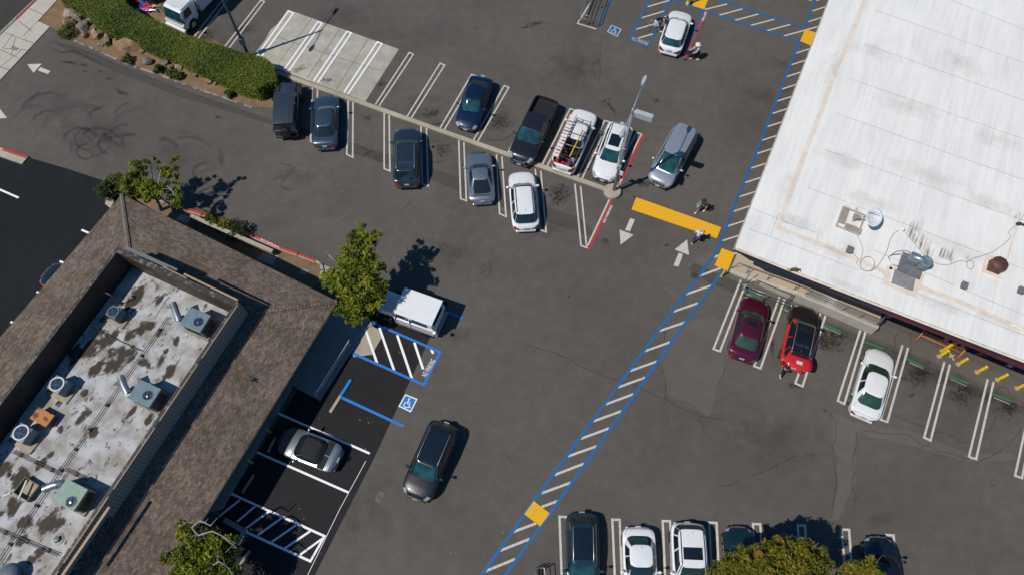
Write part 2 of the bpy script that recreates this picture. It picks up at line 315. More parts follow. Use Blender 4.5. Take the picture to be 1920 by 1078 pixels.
# ---------------------------------------------------------------- painted markings
W = MB(); LW = 0.11
def hair(t1, t2, b1, b2, m=W, w=LW):
    m.path([P(*b1), P(*t1), P(*t2), P(*b2)], w, G4)
TOP = [((489, 1.5), (496, 4), (421, 89), (429, 92)), ((437, -25), (445, -22), (364.6, 69), (372, 72.6)), ((767.5, 99.3), (775, 103), (704, 196.7), (711, 199.5)),
 ((825.3, 119.6), (833.7, 123), (763, 219.8), (771, 222.6)), ((884.3, 140.5), (892.5, 143), (824.5, 242), (832.3, 245.7)), ((945.5, 161.4), (954, 164.7), (886.5, 265.7), (894, 269)),
 ((1005.6, 183.4), (1014.5, 186.5), (951, 290), (959, 293)), ((1069, 204.5), (1079, 208), (1015, 313), (1023.5, 317)), ((1133.7, 227), (1143, 229.5), (1080, 337.7), (1088.6, 341))]
for q in TOP: hair(*q)
LOW = [((582.4, 265.8), (592.5, 269), (585.8, 162), (595.5, 165)), ((650.3, 290), (661.4, 295.8), (653.2, 185.7), (662, 188.6)), ((720.4, 317), (731, 321.4), (720.4, 210), (729.8, 214)),
 ((792, 345), (802.8, 349.3), (789.4, 237), (799.5, 240)), ((863.8, 373.3), (874.5, 377), (860.2, 263.5), (869.7, 268)), ((936.8, 401.5), (948.7, 406.6), (930.9, 290), (941, 294)),
 ((1013, 431.5), (1024, 435.6), (1003.6, 317.5), (1014, 321.4)), ((1089.3, 461), (1100, 465), (1078, 345.4), (1088.6, 349.7))]
for q in LOW: hair(*q)
RT = [((1337.6, 654.3), (1350, 658.5), (1389, 525), (1398, 532)), ((1414, 686.3), (1425.8, 690.5), (1461.4, 557), (1471, 561)), ((1491, 718.4), (1504.6, 724), (1538, 587.5), (1547.7, 591.7)),
 ((1570.6, 751), (1582.8, 757), (1612.9, 619), (1622.6, 622)), ((1651, 786.5), (1663.5, 790.6), (1692, 646.8), (1702.5, 651.8)), ((1732.5, 819.9), (1744.5, 825.4), (1770.6, 678), (1781, 683)),
 ((1816.5, 855.5), (1829.9, 860.5), (1851.6, 710.8), (1862.7, 715.5)), ((1903, 891), (1916, 896), (1935, 745), (1946, 750))]
for q in RT: hair(*q, w=0.13)
for x, y, dx in ((1049, 968, 5), (1148, 973.4, 6), (1242.4, 976, 6), (1329.7, 979, 7), (1411.6, 981.6, 8), (1495.6, 984.2, 9), (1578, 992, 11), (1661.5, 1002.5, 13)):
    hair((x, y), (x + 13.8, y + 0.6), (x + dx, y + 135), (x + 13 + dx, y + 135), w=0.13)
W.path([P(1141, 350), P(1194, 249.5), P(1203, 252.5), P(1152, 352)], LW, G4)
W.path([P(1142.5, 375), P(1102, 461)], 0.12, G4)
struct(W.build('parking_lines', 'white_paint'))
PW = MB()
for t1, t2, b1, b2 in (((540.7, 22), (550.4, 25.6), (481, 107), (488, 110)), ((596.3, 41.7), (603.8, 44.5), (533, 131), (541, 134.5)), ((650.6, 59.8), (659, 62.6), (588, 153), (595.8, 155.8)), ((707.6, 79.3), (716.5, 83), (645, 174.5), (652.5, 177))): hair(t1, t2, b1, b2, PW, 0.12)
Z5 = ZM(440, 600, 3.593); Z6 = ZM(280, 840, 3.84)
for a, b in (((290, 625), (910, 897)), ((150, 888), (768, 1160))): PW.line(Z5(*a), Z5(*b), 0.13, G4)
PW.path([Z6(560, 312), Z6(1262, 632), Z6(1160, 812), Z6(700, 603)], 0.13, G4)
for a, b in (((860, 455), (690, 580)), ((955, 500), (780, 625)), ((1060, 550), (880, 675)), ((1160, 595), (975, 720)), ((1245, 650), (1080, 770)), ((655, 370), (500, 492)), ((770, 410), (630, 530))): PW.line(Z6(*a), Z6(*b), 0.12, G4 + .001)
for a, b in (((880, 60), (960, 290)), ((975, 50), (1075, 340)), ((1095, 100), (1195, 395)), ((1210, 150), (1270, 330)), ((1325, 197), (1337, 225))): PW.line(Z5(*a), Z5(*b), 0.15, G4)
for a, b in (((-30, 343), (35, 371.5)), ((153, 431.5), (200, 452)), ((112, 490), (160, 511)), ((69, 547), (120, 570)), ((20, 603), (60, 620))): PW.line(P(*a), P(*b), 0.14, G4)
PW.path([Z6(1110, 914 + 60), Z6(1370, 440), Z6(1560, 90)], 0.03, G4)
struct(PW.build('parking_lines_fresh', 'fresh_white'))
Z6b = ZM(1060, 0, 3.84); Z7 = ZM(860, 640, 2.461); Z3 = ZM(1150, 340, 4.9)
BL = MB(); BL.path([P(*p) for p in ((880, 1110), (902.7, 1078), (1000, 940.7), (1110, 789), (1219.6, 640), (1280.6, 556), (1309, 519.6), (1336, 484), (1346, 466), (1354, 446), (1373, 396), (1395, 340), (1412.5, 300), (1455, 190), (1497.4, 81))], 0.19, G4)
BL.path([P(*p) for p in ((925, 1110), (947, 1078), (1030.7, 963), (1150, 796), (1260, 640), (1319.4, 558), (1356, 507))], 0.19, G4)
BL.path([Z6b(1690, 305), Z6b(1000, 85), Z6b(880, 35), Z6b(765, 2), Z6b(680, -25)], 0.17, G4)
BL.path([Z6b(1000, -32), Z6b(1720, 205), Z6b(1760, 100), Z6b(1800, 0), Z6b(1840, -100)], 0.17, G4)
BL.path([Z6b(645, -90), Z6b(605, 0), Z6b(462, 296), Z6b(597, 335), Z6b(760, 0), Z6b(800, -90)], 0.17, G4)
BL.path([Z6b(1000, 90), Z6b(836, 426)], 0.16, G4 + .001); BL.path([Z6b(335, 0), Z6b(225, 208)], 0.14, G4); BL.path([Z6b(335, 0), Z6b(380, -90)], 0.14, G4)
struct(BL.build('accessible_lines', 'blue_paint'))
FB = MB(); FB.path([Z5(890, 0), Z5(1385, 215), Z5(1275, 435), Z5(790, 220), Z5(890, 0)], 0.16, G4); FB.line(Z5(720, 520), Z5(1138, 714), 0.17, G4)
FB.line(P(836, 584), P(868, 597), 0.15, G4)
struct(FB.build('accessible_lines_fresh', 'fresh_blue'))
HW = MB()
for a, b in (((120, 1060), (262, 1002)), ((188, 965), (327, 910)), ((250, 878), (357, 838)), ((383, 762), (457, 735)), ((380, 700), (518, 650)), ((442, 615), (577, 563)), ((502, 530), (637, 482)), ((563, 448), (693, 400)), ((620, 368), (752, 320)), ((677, 290), (806, 242)), ((732, 212), (862, 165)), ((787, 137), (918, 90)), ((857, 45), (975, 3))): HW.line(Z7(*a), Z7(*b), 0.14, G3)
for a, b in (((1234, 621), (1284, 604)), ((1260, 585), (1309, 568)), ((1285, 552), (1335, 535)), ((1312, 517.5), (1351, 503)), ((1337, 484), (1347, 479)), ((1368, 480), (1395, 468))): HW.line(P(*a), P(*b), 0.14, G3)
for x, y in ((1354, 452), (1363, 425), (1374.5, 397), (1386, 369.6), (1397, 343), (1408, 316), (1418, 289), (1428, 264), (1437.6, 238.5), (1446.7, 214), (1456.5, 190.6), (1465.4, 168), (1473.7, 145), (1483.5, 122.4), (1492, 100.7), (1515.5, 41.7), (1522.4, 21.7), (1531, 2), (1538, -16)): HW.line(P(x, y), P(x + 50, y - 16), 0.11, G3)
for a, b in (((1005, 72), (1165, 32)), ((1110, 112), (1275, 68)), ((1220, 150), (1390, 105)), ((1330, 188), (1505, 142)), ((1450, 225), (1620, 180)), ((1565, 265), (1880, 178)), ((590, 52), (755, 5)), ((548, 132), (715, 83)), ((505, 215), (665, 170)), ((525, 278), (632, 247)), ((620, -10), (700, -40))): HW.line(Z6b(*a), Z6b(*b), 0.12, G3)
HW.path([Z6b(240, -90), Z6b(195, 0), Z6b(88, 172), Z6b(222, 212)], 0.11, G3)
HW.line(Z6b(670, 362), Z6b(755, 396), 0.14, G3)
struct(HW.build('crosswalk_hatching', 'white_paint'))
YP = MB(); YP.poly([Z3(*p) for p in ((210, 150), (990, 425), (950, 527), (167, 262))], G4)
YP.poly([Z7(*p) for p in ((347, 735), (420, 792), (376, 852), (303, 795))], G4 + .004)
for q in (((1725, 215), (1808, 240), (1778, 337), (1690, 300)), ((940, -45), (1045, -45), (1000, 72), (915, 45)), ((1735, -10), (1785, -10), (1770, 12), (1745, 4))): YP.poly([Z6b(*p) for p in q], G4 + .004)
YP.poly([Z3(*p) for p in ((995, 617), (1115, 662), (1050, 825), (930, 775))], G4 + .004)
struct(YP.build('yellow_paving_paint', 'yellow_paint'))
RP = MB(); RP.line(Z6b(1012, 95), Z6b(856, 430), 0.17, G4); RP.line(P(1206.5, 253), P(1155, 358), 0.20, G4); RP.line(P(1147, 377), P(1104.5, 467), 0.20, G4)
struct(RP.build('red_lines', 'red_paint'))
ar = MB(); Z0 = ZM(0, 0, 4.49)
def arrow(qs, Z, lab, mat='white_paint'):
    m = MB()
    for q in qs: m.poly([Z(*p) for p in q], G4)
    struct(m.build('direction_arrow', mat))
arrow((((230, 545), (353, 540), (283, 618)), ((342, 570), (425, 603), (405, 628), (320, 597))), Z0, '')
arrow((((-60, 870), (0, 920), (60, 995), (-60, 1010)), ), Z0, '')
arrow((((155, 343), (198, 355), (152, 463), (108, 450)), ((57, 447), (185, 495), (67, 585))), Z3, '')
arrow((((678, 537), (695, 680), (563, 630)), ((600, 660), (640, 672), (598, 787), (553, 775))), Z3, '')
def words(txt, center, a, w_, h_, mat, z=G4 + .003, name='painted_lettering'):
    cu = bpy.data.curves.new(name, 'FONT'); cu.body = txt; cu.align_x = 'CENTER'; cu.align_y = 'CENTER'; cu.offset = 0.004; cu.space_character = 1.12
    o = bpy.data.objects.new(name, cu); C.objects.link(o); bpy.context.view_layer.update()
    dg = bpy.context.evaluated_depsgraph_get(); me = bpy.data.meshes.new_from_object(o.evaluated_get(dg)); bpy.data.objects.remove(o)
    xs = [v.co.x for v in me.vertices]; ys = [v.co.y for v in me.vertices]; sx = w_ / (max(xs) - min(xs)); sy = h_ / (max(ys) - min(ys)); cx, cy = (max(xs) + min(xs)) / 2, (max(ys) + min(ys)) / 2
    for v in me.vertices:
        x, y = (v.co.x - cx) * sx, (v.co.y - cy) * sy; v.co = (center[0] + x * math.cos(a) - y * math.sin(a), center[1] + x * math.sin(a) + y * math.cos(a), z)
    me.materials.clear(); me.materials.append(MATS[mat]); o = bpy.data.objects.new(name, me); C.objects.link(o); return struct(o)
a, b = Z5(1268, 372), Z5(1334, 262); words('NO PARKING', (a + b) / 2 + Vector((.06, -.04, 0)), ang(a, b), (b - a).length * 1.0, 0.33, 'fresh_white')
a, b = Z6b(488, 283), Z6b(588, 317); words('NO PARKING', (a + b) / 2, ang(a, b), (b - a).length * 1.15, 0.36, 'white_paint')
a, b = P(1144, 394), P(1136, 410); words('NO PARKING', (P(1139.5, 395) + P(1133, 409)) / 2 + Vector((.12, 0, 0)), ang(P(1128, 419), P(1142, 389)), 1.5, 0.17, 'fresh_white')
words('FIRE LANE', (P(1158, 351) + P(1162, 343)) / 2, ang(P(1152, 363), P(1166, 335)), 1.1, 0.17, 'fresh_white')
words('FIRE LANE', (Z6b(1000, 122)), ang(Z6b(985, 150), Z6b(1003, 105)), 1.0, 0.17, 'fresh_white')
def access_symbol(cs, w1='fresh_white', w2='fresh_blue'):
    c = [Vector(p) for p in cs]   # top-left, top-right, bottom-right, bottom-left as the symbol is read
    def U(x, y): return (c[3] * (1 - x) + c[2] * x) * (1 - y) + (c[0] * (1 - x) + c[1] * x) * y
    s = (c[1] - c[0]).length
    m = MB(); m.poly([U(0, 0), U(1, 0), U(1, 1), U(0, 1)], G3); struct(m.build('accessible_symbol_border', w1))
    m = MB(); m.poly([U(.08, .08), U(.92, .08), U(.92, .92), U(.08, .92)], G4); struct(m.build('accessible_symbol_field', w2))
    m = MB(); z = G4 + .004; k = .055 * s
    m.poly([U(.44 + .06 * math.cos(t * .5236), .79 + .06 * math.sin(t * .5236)) for t in range(12)], z)
    m.path([U(.44, .72), U(.45, .46), U(.66, .46), U(.74, .24), U(.81, .27)], k, z + .001); m.path([U(.45, .60), U(.64, .60)], k * .8, z + .002)
    m.path([U(.48 + .20 * math.cos(math.radians(t)), .35 + .20 * math.sin(math.radians(t))) for t in range(130, 351, 20)], k, z + .003)
    struct(m.build('accessible_symbol_figure', w1))
access_symbol([Z5(1150, 497), Z5(1232, 530), Z5(1187, 620), Z5(1103, 580)])
access_symbol([Z6b(333, 183), Z6b(405, 215), Z6b(373, 268), Z6b(300, 232)], 'white_paint', 'blue_paint')
# ---------------------------------------------------------------- stains, cracks, tyre marks
ST = MB(); z = G2 + .001
for px, py, rx, ry, r in ((562, 130, 1.1, .55, .4), (613, 151, .9, .45, 0), (530, 82, .25, .2, 0), (715, 158, .9, .45, .2), (810, 213, 1.3, .8, .3), (822, 233, 1.0, .3, .2), (937, 229, 1.3, 1.2, 0), (905, 240, .8, .6, 0), (690, 221, .7, .5, 0), (690, 288, .5, .25, .3), (830, 282, 1.0, 1.0, 0), (1050, 360, 1.5, 1.3, 0), (1047, 375, .9, .9, 0),
   (380, 70, 1.8, 1.6, 0), (455, 55, 1.6, 1.2, 0), (1005, 45, 1.7, .35, .1), (990, 51, 1.0, .25, .3), (1146, 203, .3, 1.4, .5), (1133, 190, .8, .25, .4), (1560, 640, 1.6, 1.3, 0), (1570, 625, 1.1, .8, 0), (1545, 640, .9, 1.2, 0), (1448, 650, .25, 1.2, -.2), (1800, 742, 1.4, .9, 0), (1810, 730, .8, .5, 0), (1722, 705, 1.3, 1.2, 0), (1728, 695, .8, .6, 0), (1888, 768, 1.1, .9, 0), (1892, 758, .8, .5, 0), (1694, 709, .4, .3, 0), (1490, 722, .8, .4, 0),
   (130, 118, 1.2, .3, -.2), (155, 122, .7, .3, -.2), (160, 134, .5, .2, -.2), (228, 174, 1.2, .35, -.5), (190, 135, .5, .2, 0), (205, 148, .5, .25, 0), (408, 220, .5, .2, 0), (1068, 555, .3, .2, 0), (1300, 450, .25, .2, 0), (1190, 370, .25, .2, 0), (1500, 640, .4, .4, 0), (1250, 460, .3, .25, 0), (1860, 910, .3, .15, 0), (1710, 740, .4, .2, .5),
   (1230, 190, .6, .4, 0), (520, 180, .5, .3, 0), (1205, 345, .9, .6, 0), (1660, 690, .3, .3, 0), (1545, 770, .3, .2, 0)):
    ST.blob(P(px, py), rx, ry, z, r)
struct(ST.build('oil_stains', 'oil'))
SS = MB()
for px, py, rx, ry, r in ((180, 250, 5, 3.5, 0), (110, 200, 4, 3, 0), (330, 300, 5, 2.5, 0), (560, 330, 3, 2.2, 0), (390, 75, 3.5, 3, 0), (780, 200, 4, 2.2, .3), (930, 225, 3, 2, 0), (1430, 180, 3, 1.6, -.3), (1470, 120, 2.5, 1, 0), (1700, 690, 7, 2.2, -.35), (1850, 745, 5, 2.2, -.35), (1080, 130, 5, 3, 0), (640, 30, 5, 2, 0), (830, 470, 4, 2, 0), (1650, 970, 2, .8, .3), (690, 950, 3, 4, 0), (1450, 830, 6, 3, 0), (1030, 430, 3, 2, 0), (860, 630, 2, 1.5, 0)):
    SS.blob(P(px, py), rx, ry, G1 + .0025, r, 0.9)
struct(SS.build('soft_stains', 'stain_soft'))
WPa = MB()
for px, py, rx, ry, r in ((1330, 650, 3.2, 2.2, 0), (1580, 690, 2.5, 3, 0), (1200, 560, 5, 3, 0), (900, 120, 5, 2.5, 0), (1300, 900, 6, 3, 0), (950, 720, 4, 5, 0), (450, 270, 6, 2, 0), (1700, 930, 7, 3, 0), (420, 60, 2, 2, 0), (700, 395, 5, 2, 0)): WPa.blob(P(px, py), rx, ry, G1 + .0032, r, 0.9)
struct(WPa.build('worn_patches', 'worn_patch'))
TM = MB()
def arc(cx, cy, r, a0, a1, w=0.36, pk=.85, sq=.85):
    n = max(6, int(abs(a1 - a0) / 10)); pts = [P(cx + r * math.cos(math.radians(a0 + (a1 - a0) * i / n)), cy + r * sq * math.sin(math.radians(a0 + (a1 - a0) * i / n))) for i in range(n + 1)]
    TM.soft(pts, w, G2 + .002 + random.random() * .001, 3, pk)
for q in ((75, 250, 60, 170, 290, .6, .5), (150, 262, 75, 200, 330, .7, .5), (270, 262, 70, 190, 300, .6, .5), (330, 320, 85, 250, 340, .6, .5), (190, 250, 150, 180, 240, .5, .6), (210, 330, 170, 190, 250, .5, .5), (330, 240, 110, 20, 100, .5, .5), (120, 330, 110, 270, 350, .5, .6), (240, 330, 90, 200, 300, .45, .7), (60, 260, 120, 300, 380, .4, .5), (420, 330, 140, 180, 250, .4, .4), (92, 222, 55, 180, 300, .5), (90, 225, 20, 200, 330, .3), (75, 225, 12, 150, 300, .3), (200, 235, 40, 190, 280), (150, 268, 32, 180, 360, .4), (165, 262, 24, 60, 300, .3), (160, 285, 16, 0, 300, .3), (185, 275, 40, 200, 350), (235, 260, 30, 170, 300), (225, 285, 45, 180, 260), (300, 290, 35, 250, 360, .55), (350, 300, 50, 230, 330, .35), (385, 325, 22, 60, 300, .42), (395, 312, 22, 280, 380, .4), (350, 300, 66, 320, 380, .5), (260, 232, 50, 190, 270), (170, 300, 60, 270, 340), (120, 290, 60, 300, 350), (210, 270, 25, 90, 260, .35), (150, 240, 70, 20, 80, .25), (245, 265, 16, 120, 320), (190, 310, 55, 260, 330, .3), (275, 285, 60, 190, 250, .25), (95, 270, 40, 330, 400, .2),
           (520, 340, 40, 260, 330, .2), (545, 330, 30, 60, 150, .25), (530, 350, 22, 200, 300, .3), (860, 500, 60, 330, 400, .18), (870, 470, 60, 20, 80, .18), (880, 900, 90, 300, 350, .15), (1350, 860, 60, 30, 110, .12), (1200, 820, 120, 320, 370, .12), (700, 430, 200, 200, 240, .15), (640, 300, 160, 20, 60, .15), (1650, 690, 30, 250, 340, .2), (1745, 690, 14, 20, 300, .12), (1880, 735, 12, 90, 400, .12), (820, 215, 60, 60, 120, .2), (930, 230, 40, 20, 140, .2), (1450, 145, 40, 20, 80, .5), (800, 230, 90, 50, 100, .3)): arc(*q)
for pts, w_ in ((((82, 68), (98, 92), (115, 99), (140, 97), (165, 108), (200, 125), (215, 130)), .35), (((400, 350), (470, 372), (560, 390), (640, 420)), .15), (((650, 50), (720, 40), (800, 60)), .2), (((1000, 20), (1100, 25)), .2)): TM.soft([P(*p) for p in pts], w_, G2 + .002, 2, .9)
struct(TM.build('tyre_marks', 'tyre_mark'))
CK = MB()
def crack(pts, w_=0.085, sub=5, jig=.12):
    out = []
    for a, b in zip(pts[:-1], pts[1:]):
        a, b = P(*a), P(*b)
        for i in range(sub): out.append(a.lerp(b, i / sub) + Vector((random.uniform(-jig, jig), random.uniform(-jig, jig), 0)))
    out.append(P(*pts[-1])); CK.soft(out, w_, G2 + .0035, 2, 1)
for pts in (((1560, 770), (1566, 800), (1564, 850), (1572, 900), (1560, 972)), ((1604, 972), (1600, 900), (1606, 810), (1640, 808), (1700, 812), (1740, 838), (1790, 850), (1835, 868), (1870, 850), (1905, 820), (1915, 795)), ((1660, 772), (1700, 790), (1730, 800), (1790, 820), (1828, 838)), ((1840, 825), (1862, 800), (1868, 775)), ((970, 640), (1050, 665), (1130, 705), (1180, 720), (1290, 770), (1400, 805)), ((1255, 600), (1240, 660), (1250, 740), (1330, 780)), ((1330, 780), (1372, 640)), ((1675, 680), (1680, 640), (1690, 600)), ((860, 300), (900, 330), (950, 350)), ((1128, 60), (1124, 120), (1128, 170)), ((1385, 905), (1480, 860), (1540, 850)), ((1700, 690), (1712, 650), (1700, 615)), ((640, 280), (700, 300), (760, 318), (830, 340)), ((640, 262), (700, 285), (760, 300)), ((94, 80), (150, 92), (215, 119), (330, 166), (420, 196), (500, 223)), ((1120, 300), (1130, 340)), ((1310, 520), (1370, 545), (1450, 580), (1560, 625), (1700, 690), (1800, 728), (1915, 780))): crack(pts)
struct(CK.build('asphalt_cracks', 'crack'))
# litter specks
LT = MB()
for px, py in ((855, 402), (838, 417), (880, 408), (833, 465), (642, 408), (585, 438), (1230, 536), (943, 998), (1148, 9), (700, 790), (675, 787), (689, 784), (691, 792), (599, 784), (686, 841), (632, 348), (750, 661), (845, 1035), (562, 953), (570, 972), (603, 1037), (760, 903), (1040, 700), (1390, 560), (1820, 860), (1680, 1040), (700, 880), (1250, 540)):
    c = P(px, py); LT.box(c + Vector((0, 0, .03)), (random.uniform(.03, .06), random.uniform(.02, .05), .012), random.random() * 3)
LT = LT.build('litter', M('litter', (0.5, 0.3, 0.12), (0.55, 0.5, 0.42), 3)); LT['kind'] = 'stuff'
# manhole covers
def cover(px, py, r, label):
    t = thing('manhole_cover', label, 'manhole cover', P(px, py)); MB().lathe((0, 0, .006), [(r, 0), (r, .02), (0, .021)], 24, capt=False).build('lid', M('iron', (0.06, 0.05, 0.045), (0.04, 0.035, 0.03), 8), t)
    MB().lathe((0, 0, .006), [(r, .014), (r + .06, .014), (r + .06, 0)], 24, capb=False, capt=False).build('ring', M('iron2', (0.09, 0.07, 0.055)), t)
cover(1134.5, 452.5, .2, 'small round manhole cover at the tip of the red line'); cover(1302, 517, .22, 'small reddish cover on the blue crossing line'); cover(706, 295, .3, 'round cover between the lower parking bays'); 
t = thing('drain_cover', 'square metal cover set in the asphalt near the black car', 'drain cover', P(712.5, 931), -.4)
MB().box((0, 0, .012), (.36, .62, .016)).build('frame', M('drainf', (0.11, 0.105, 0.1)), t); MB().box((0, 0, .021), (.2, .3, .008)).build('lid', M('drainl', (0.07, 0.07, 0.07)), t)
# wheel stops
def stop(a, b, m1, m2, lab, grp=None, w_=.16, h=.11, split=0):
    a, b = Vector(a), Vector(b); t = thing('wheel_stop', lab, 'wheel stop', (a + b) / 2, ang(a, b), grp); L = (b - a).length
    if split: MB().rbox((-L * .25, 0, h / 2), (L * .5, w_, h), .03).build('bar', m1, t); MB().rbox((L * .25, 0, h / 2), (L * .5, w_, h), .03).build('bar', m2, t)
    else: MB().rbox((0, 0, h / 2), (L, w_, h), .03).build('bar', m1, t)
    m = MB()
    for x in (-L * .38, L * .38): m.lathe((x, 0, h), [(.02, -.01), (.02, .008), (0, .01)], 8, capt=False)
    m.build('bolt', M('iron', (0, 0, 0)), t)
stop(Z5(785, 400), Z5(645, 622), 'fresh_blue', 'conc', 'half blue half bare concrete wheel stop in the accessible bay', split=1, w_=.2)
stop(Z5(275, 790), Z5(225, 890), 'conc', 'conc', 'shaded concrete wheel stop at the nose of the silver convertible')
stop(Z6(755, 190), Z6(670, 320), 'conc', 'conc', 'shaded concrete wheel stop in the empty bay below the convertible')
stop(Z6(725, 735), Z6(642, 862), 'conc', 'conc', 'weathered concrete wheel stop lying beside the lower left tree')
Zr = ZM(1300, 440, 3.5925); Zq = ZM(1560, 580, 3.594)
GR = 'green painted wheel stops along the dock side bays'
for a, b, l in ((Zr(345, 382), Zr(457, 427), 'green wheel stop ahead of the maroon sedan'), (Zr(600, 488), Zr(700, 530), 'green wheel stop partly under the nose of the red car'), (Zr(875, 605), Zr(995, 655), 'green wheel stop in the stained empty bay right of the red car'), (Zr(1155, 720), Zr(1280, 767), 'green wheel stop ahead of the white sedan'),
                (Zq(500, 330), Zq(622, 385), 'faded teal wheel stop in the first empty bay right of the white sedan'), (Zq(790, 447), Zq(920, 500), 'bright green wheel stop next to the yellow bollards'), (Zq(1082, 570), Zq(1212, 620), 'dark green wheel stop nearest the right edge of the lot')): stop(a, b, 'green_paint', 0, l, GR, .14, .045)
st = MB()
for a, b in ((Zr(345, 395), Zr(450, 437)), (Zr(875, 620), Zr(990, 668)), (Zr(610, 505), Zr(700, 545)), (Zq(520, 355), Zq(622, 402)), (Zq(800, 468), Zq(905, 515)), (Zq(1090, 592), Zq(1200, 638))): st.line(a, b, .05, G3)
struct(st.build('wheel_stop_edging', 'conc'))
# ---------------------------------------------------------------- walkway and planting by the shingled building
wk = MB(); wk.poly([Z5(*p) for p in ((355, 425), (575, 545), (800, 195), (905, 5), (820, -60), (520, 100))], 0.0, 0.13)
wk.poly([Z5(*p) for p in ((385, 440), (382, 470), (30, 1078), (-80, 1270), (-200, 1300), (150, 620), (330, 420))], 0.0, 0.125)
wk.poly([P(*p) for p in ((690, 590), (640, 560), (560, 640), (700, 612))], 0.0, 0.12)
struct(wk.build('walkway', 'conc_dark'))
rp = MB(); rp.poly([Z5(*p) for p in ((895, 20), (985, 72), (992, 112), (925, 232), (800, 248), (792, 215))], G1, G2 + .003); struct(rp.build('kerb_ramp', 'conc'))
pl = MB(); pl.path([Z6(545, 515), Z6(690, 598), Z6(638, 695)], .28, .15); pl.path([Z6(545, 515), Z6(690, 598), Z6(638, 695)], .28, .01)
for a, b in ((Z6(545, 515), Z6(690, 598)), (Z6(684, 606), Z6(638, 695))): pl.box((a + b) / 2 + Vector((0, 0, .07)), ((b - a).length, .26, .13), ang(a, b))
struct(pl.build('planter_kerb', 'conc_dark'))
hr = thing('handrail', 'long white handrail on the shaded walkway beside the shingled roof', 'handrail', Z5(650, 320))
base = Z5(650, 320); m = MB(); a = Z5(540, 498, .9) - base; b = Z5(765, 145, .9) - base
m.tube([a + Vector((-.15, .05, 0)), a, b, b + Vector((.05, .12, 0))], .03); m.tube([Vector((a.x, a.y, .55)), Vector((b.x, b.y, .55))], .02)
m.build('rail', M('rail_white', (.55, .54, .5)), hr, True)
for k in (0, .5, 1):
    p = a.lerp(b, k); MB().tube([(p.x, p.y, .1), (p.x, p.y, .9)], .028).build('post', 'rail_white', hr, True)
words('WC', Z5(635, 270), 0, .01, .01, 'blue_paint', .05) if False else None
# soil strip, kerb and low wall on the north side of the shingled building
kerbpts = [(203, 352), (208, 347), (245, 356), (282, 368), (314, 380), (343, 391), (380, 403), (416, 416), (450, 432), (478, 445), (522, 465), (560, 478), (592, 490), (602, 497), (605, 508), (600, 530)]
flat('soil_strip', kerbpts + [(560, 560), (420, 520), (260, 440), (200, 380)], 'dirt', G1)
m = MB(); m2 = MB(); kp = [P(*p) for p in kerbpts]
for i, (a, b) in enumerate(zip(kp[:-1], kp[1:])):
    red = 1 <= i <= 11
    (m if red else m2).box((a + b) / 2 + Vector((0, 0, .07)), ((b - a).length + .06, .18, .14), ang(a, b))
    if red: m2.box((a + b) / 2 + Vector((0, 0, .068)) - Vector((-(b - a).y, (b - a).x, 0)).normalized() * .12, ((b - a).length + .06, .08, .136), ang(a, b))
struct(m.build('red_kerb', 'red_paint')); struct(m2.build('planting_kerb', 'conc'))
words('NO PARKING', Vector((*((P(499, 455) + P(515, 461.5)) / 2)[:2], 0)) + Vector((0, 0, 0)), ang(P(478, 445), P(522, 465)), 1.5, .13, 'fresh_white', .146)
words('FIRE LANE', (P(297, 374) + P(312, 379)) / 2, ang(P(282, 368), P(314, 380)), 1.0, .13, 'fresh_white', .146)
flat('concrete_apron', [(340, 402), (358, 408), (350, 420), (330, 412)], 'conc', .02)
flat('concrete_slab_shade', [(497, 470), (522, 480), (512, 498), (480, 486)], 'conc_dark', .02); flat('concrete_slab_small', [(566, 504), (580, 508), (574, 516), (560, 512)], 'conc_dark', .02)
flat('kerb_apron', [(604, 496), (625, 504), (615, 512), (604, 509)], 'conc', .015)
flat('island_end', [(202, 370), (216, 378), (208, 392), (198, 384)], 'conc', .10)
a, b = P(358, 405, .6), P(510, 471, .6); t = thing('low_wall', 'long low tan wall along the north side of the shingled building', 'wall', ((a + b) / 2).xy.to_3d(), ang(a, b))
MB().rbox((0, 0, .29), ((b - a).length, .20, .58), .015).build('wall_body', M('stucco', (.30, .25, .19), (.25, .21, .16), 6), t); MB().rbox((0, 0, .60), ((b - a).length + .06, .27, .05), .01).build('coping', 'conc', t)
# red kerbed island in the west lot
m = MB(); m.poly([P(*p) for p in ((-80, 255), (0, 280), (54, 297), (43, 310), (0, 295), (-80, 268))], 0, .14); struct(m.build('traffic_island', 'conc'))
m = MB(); m.path([P(-80, 254), P(0, 280), P(54, 298)], .22, .146); struct(m.build('island_red_paint', 'red_paint'))
words('LANE', P(2, 281), ang(P(0, 280), P(54, 297)), .5, .15, 'fresh_white', .152)
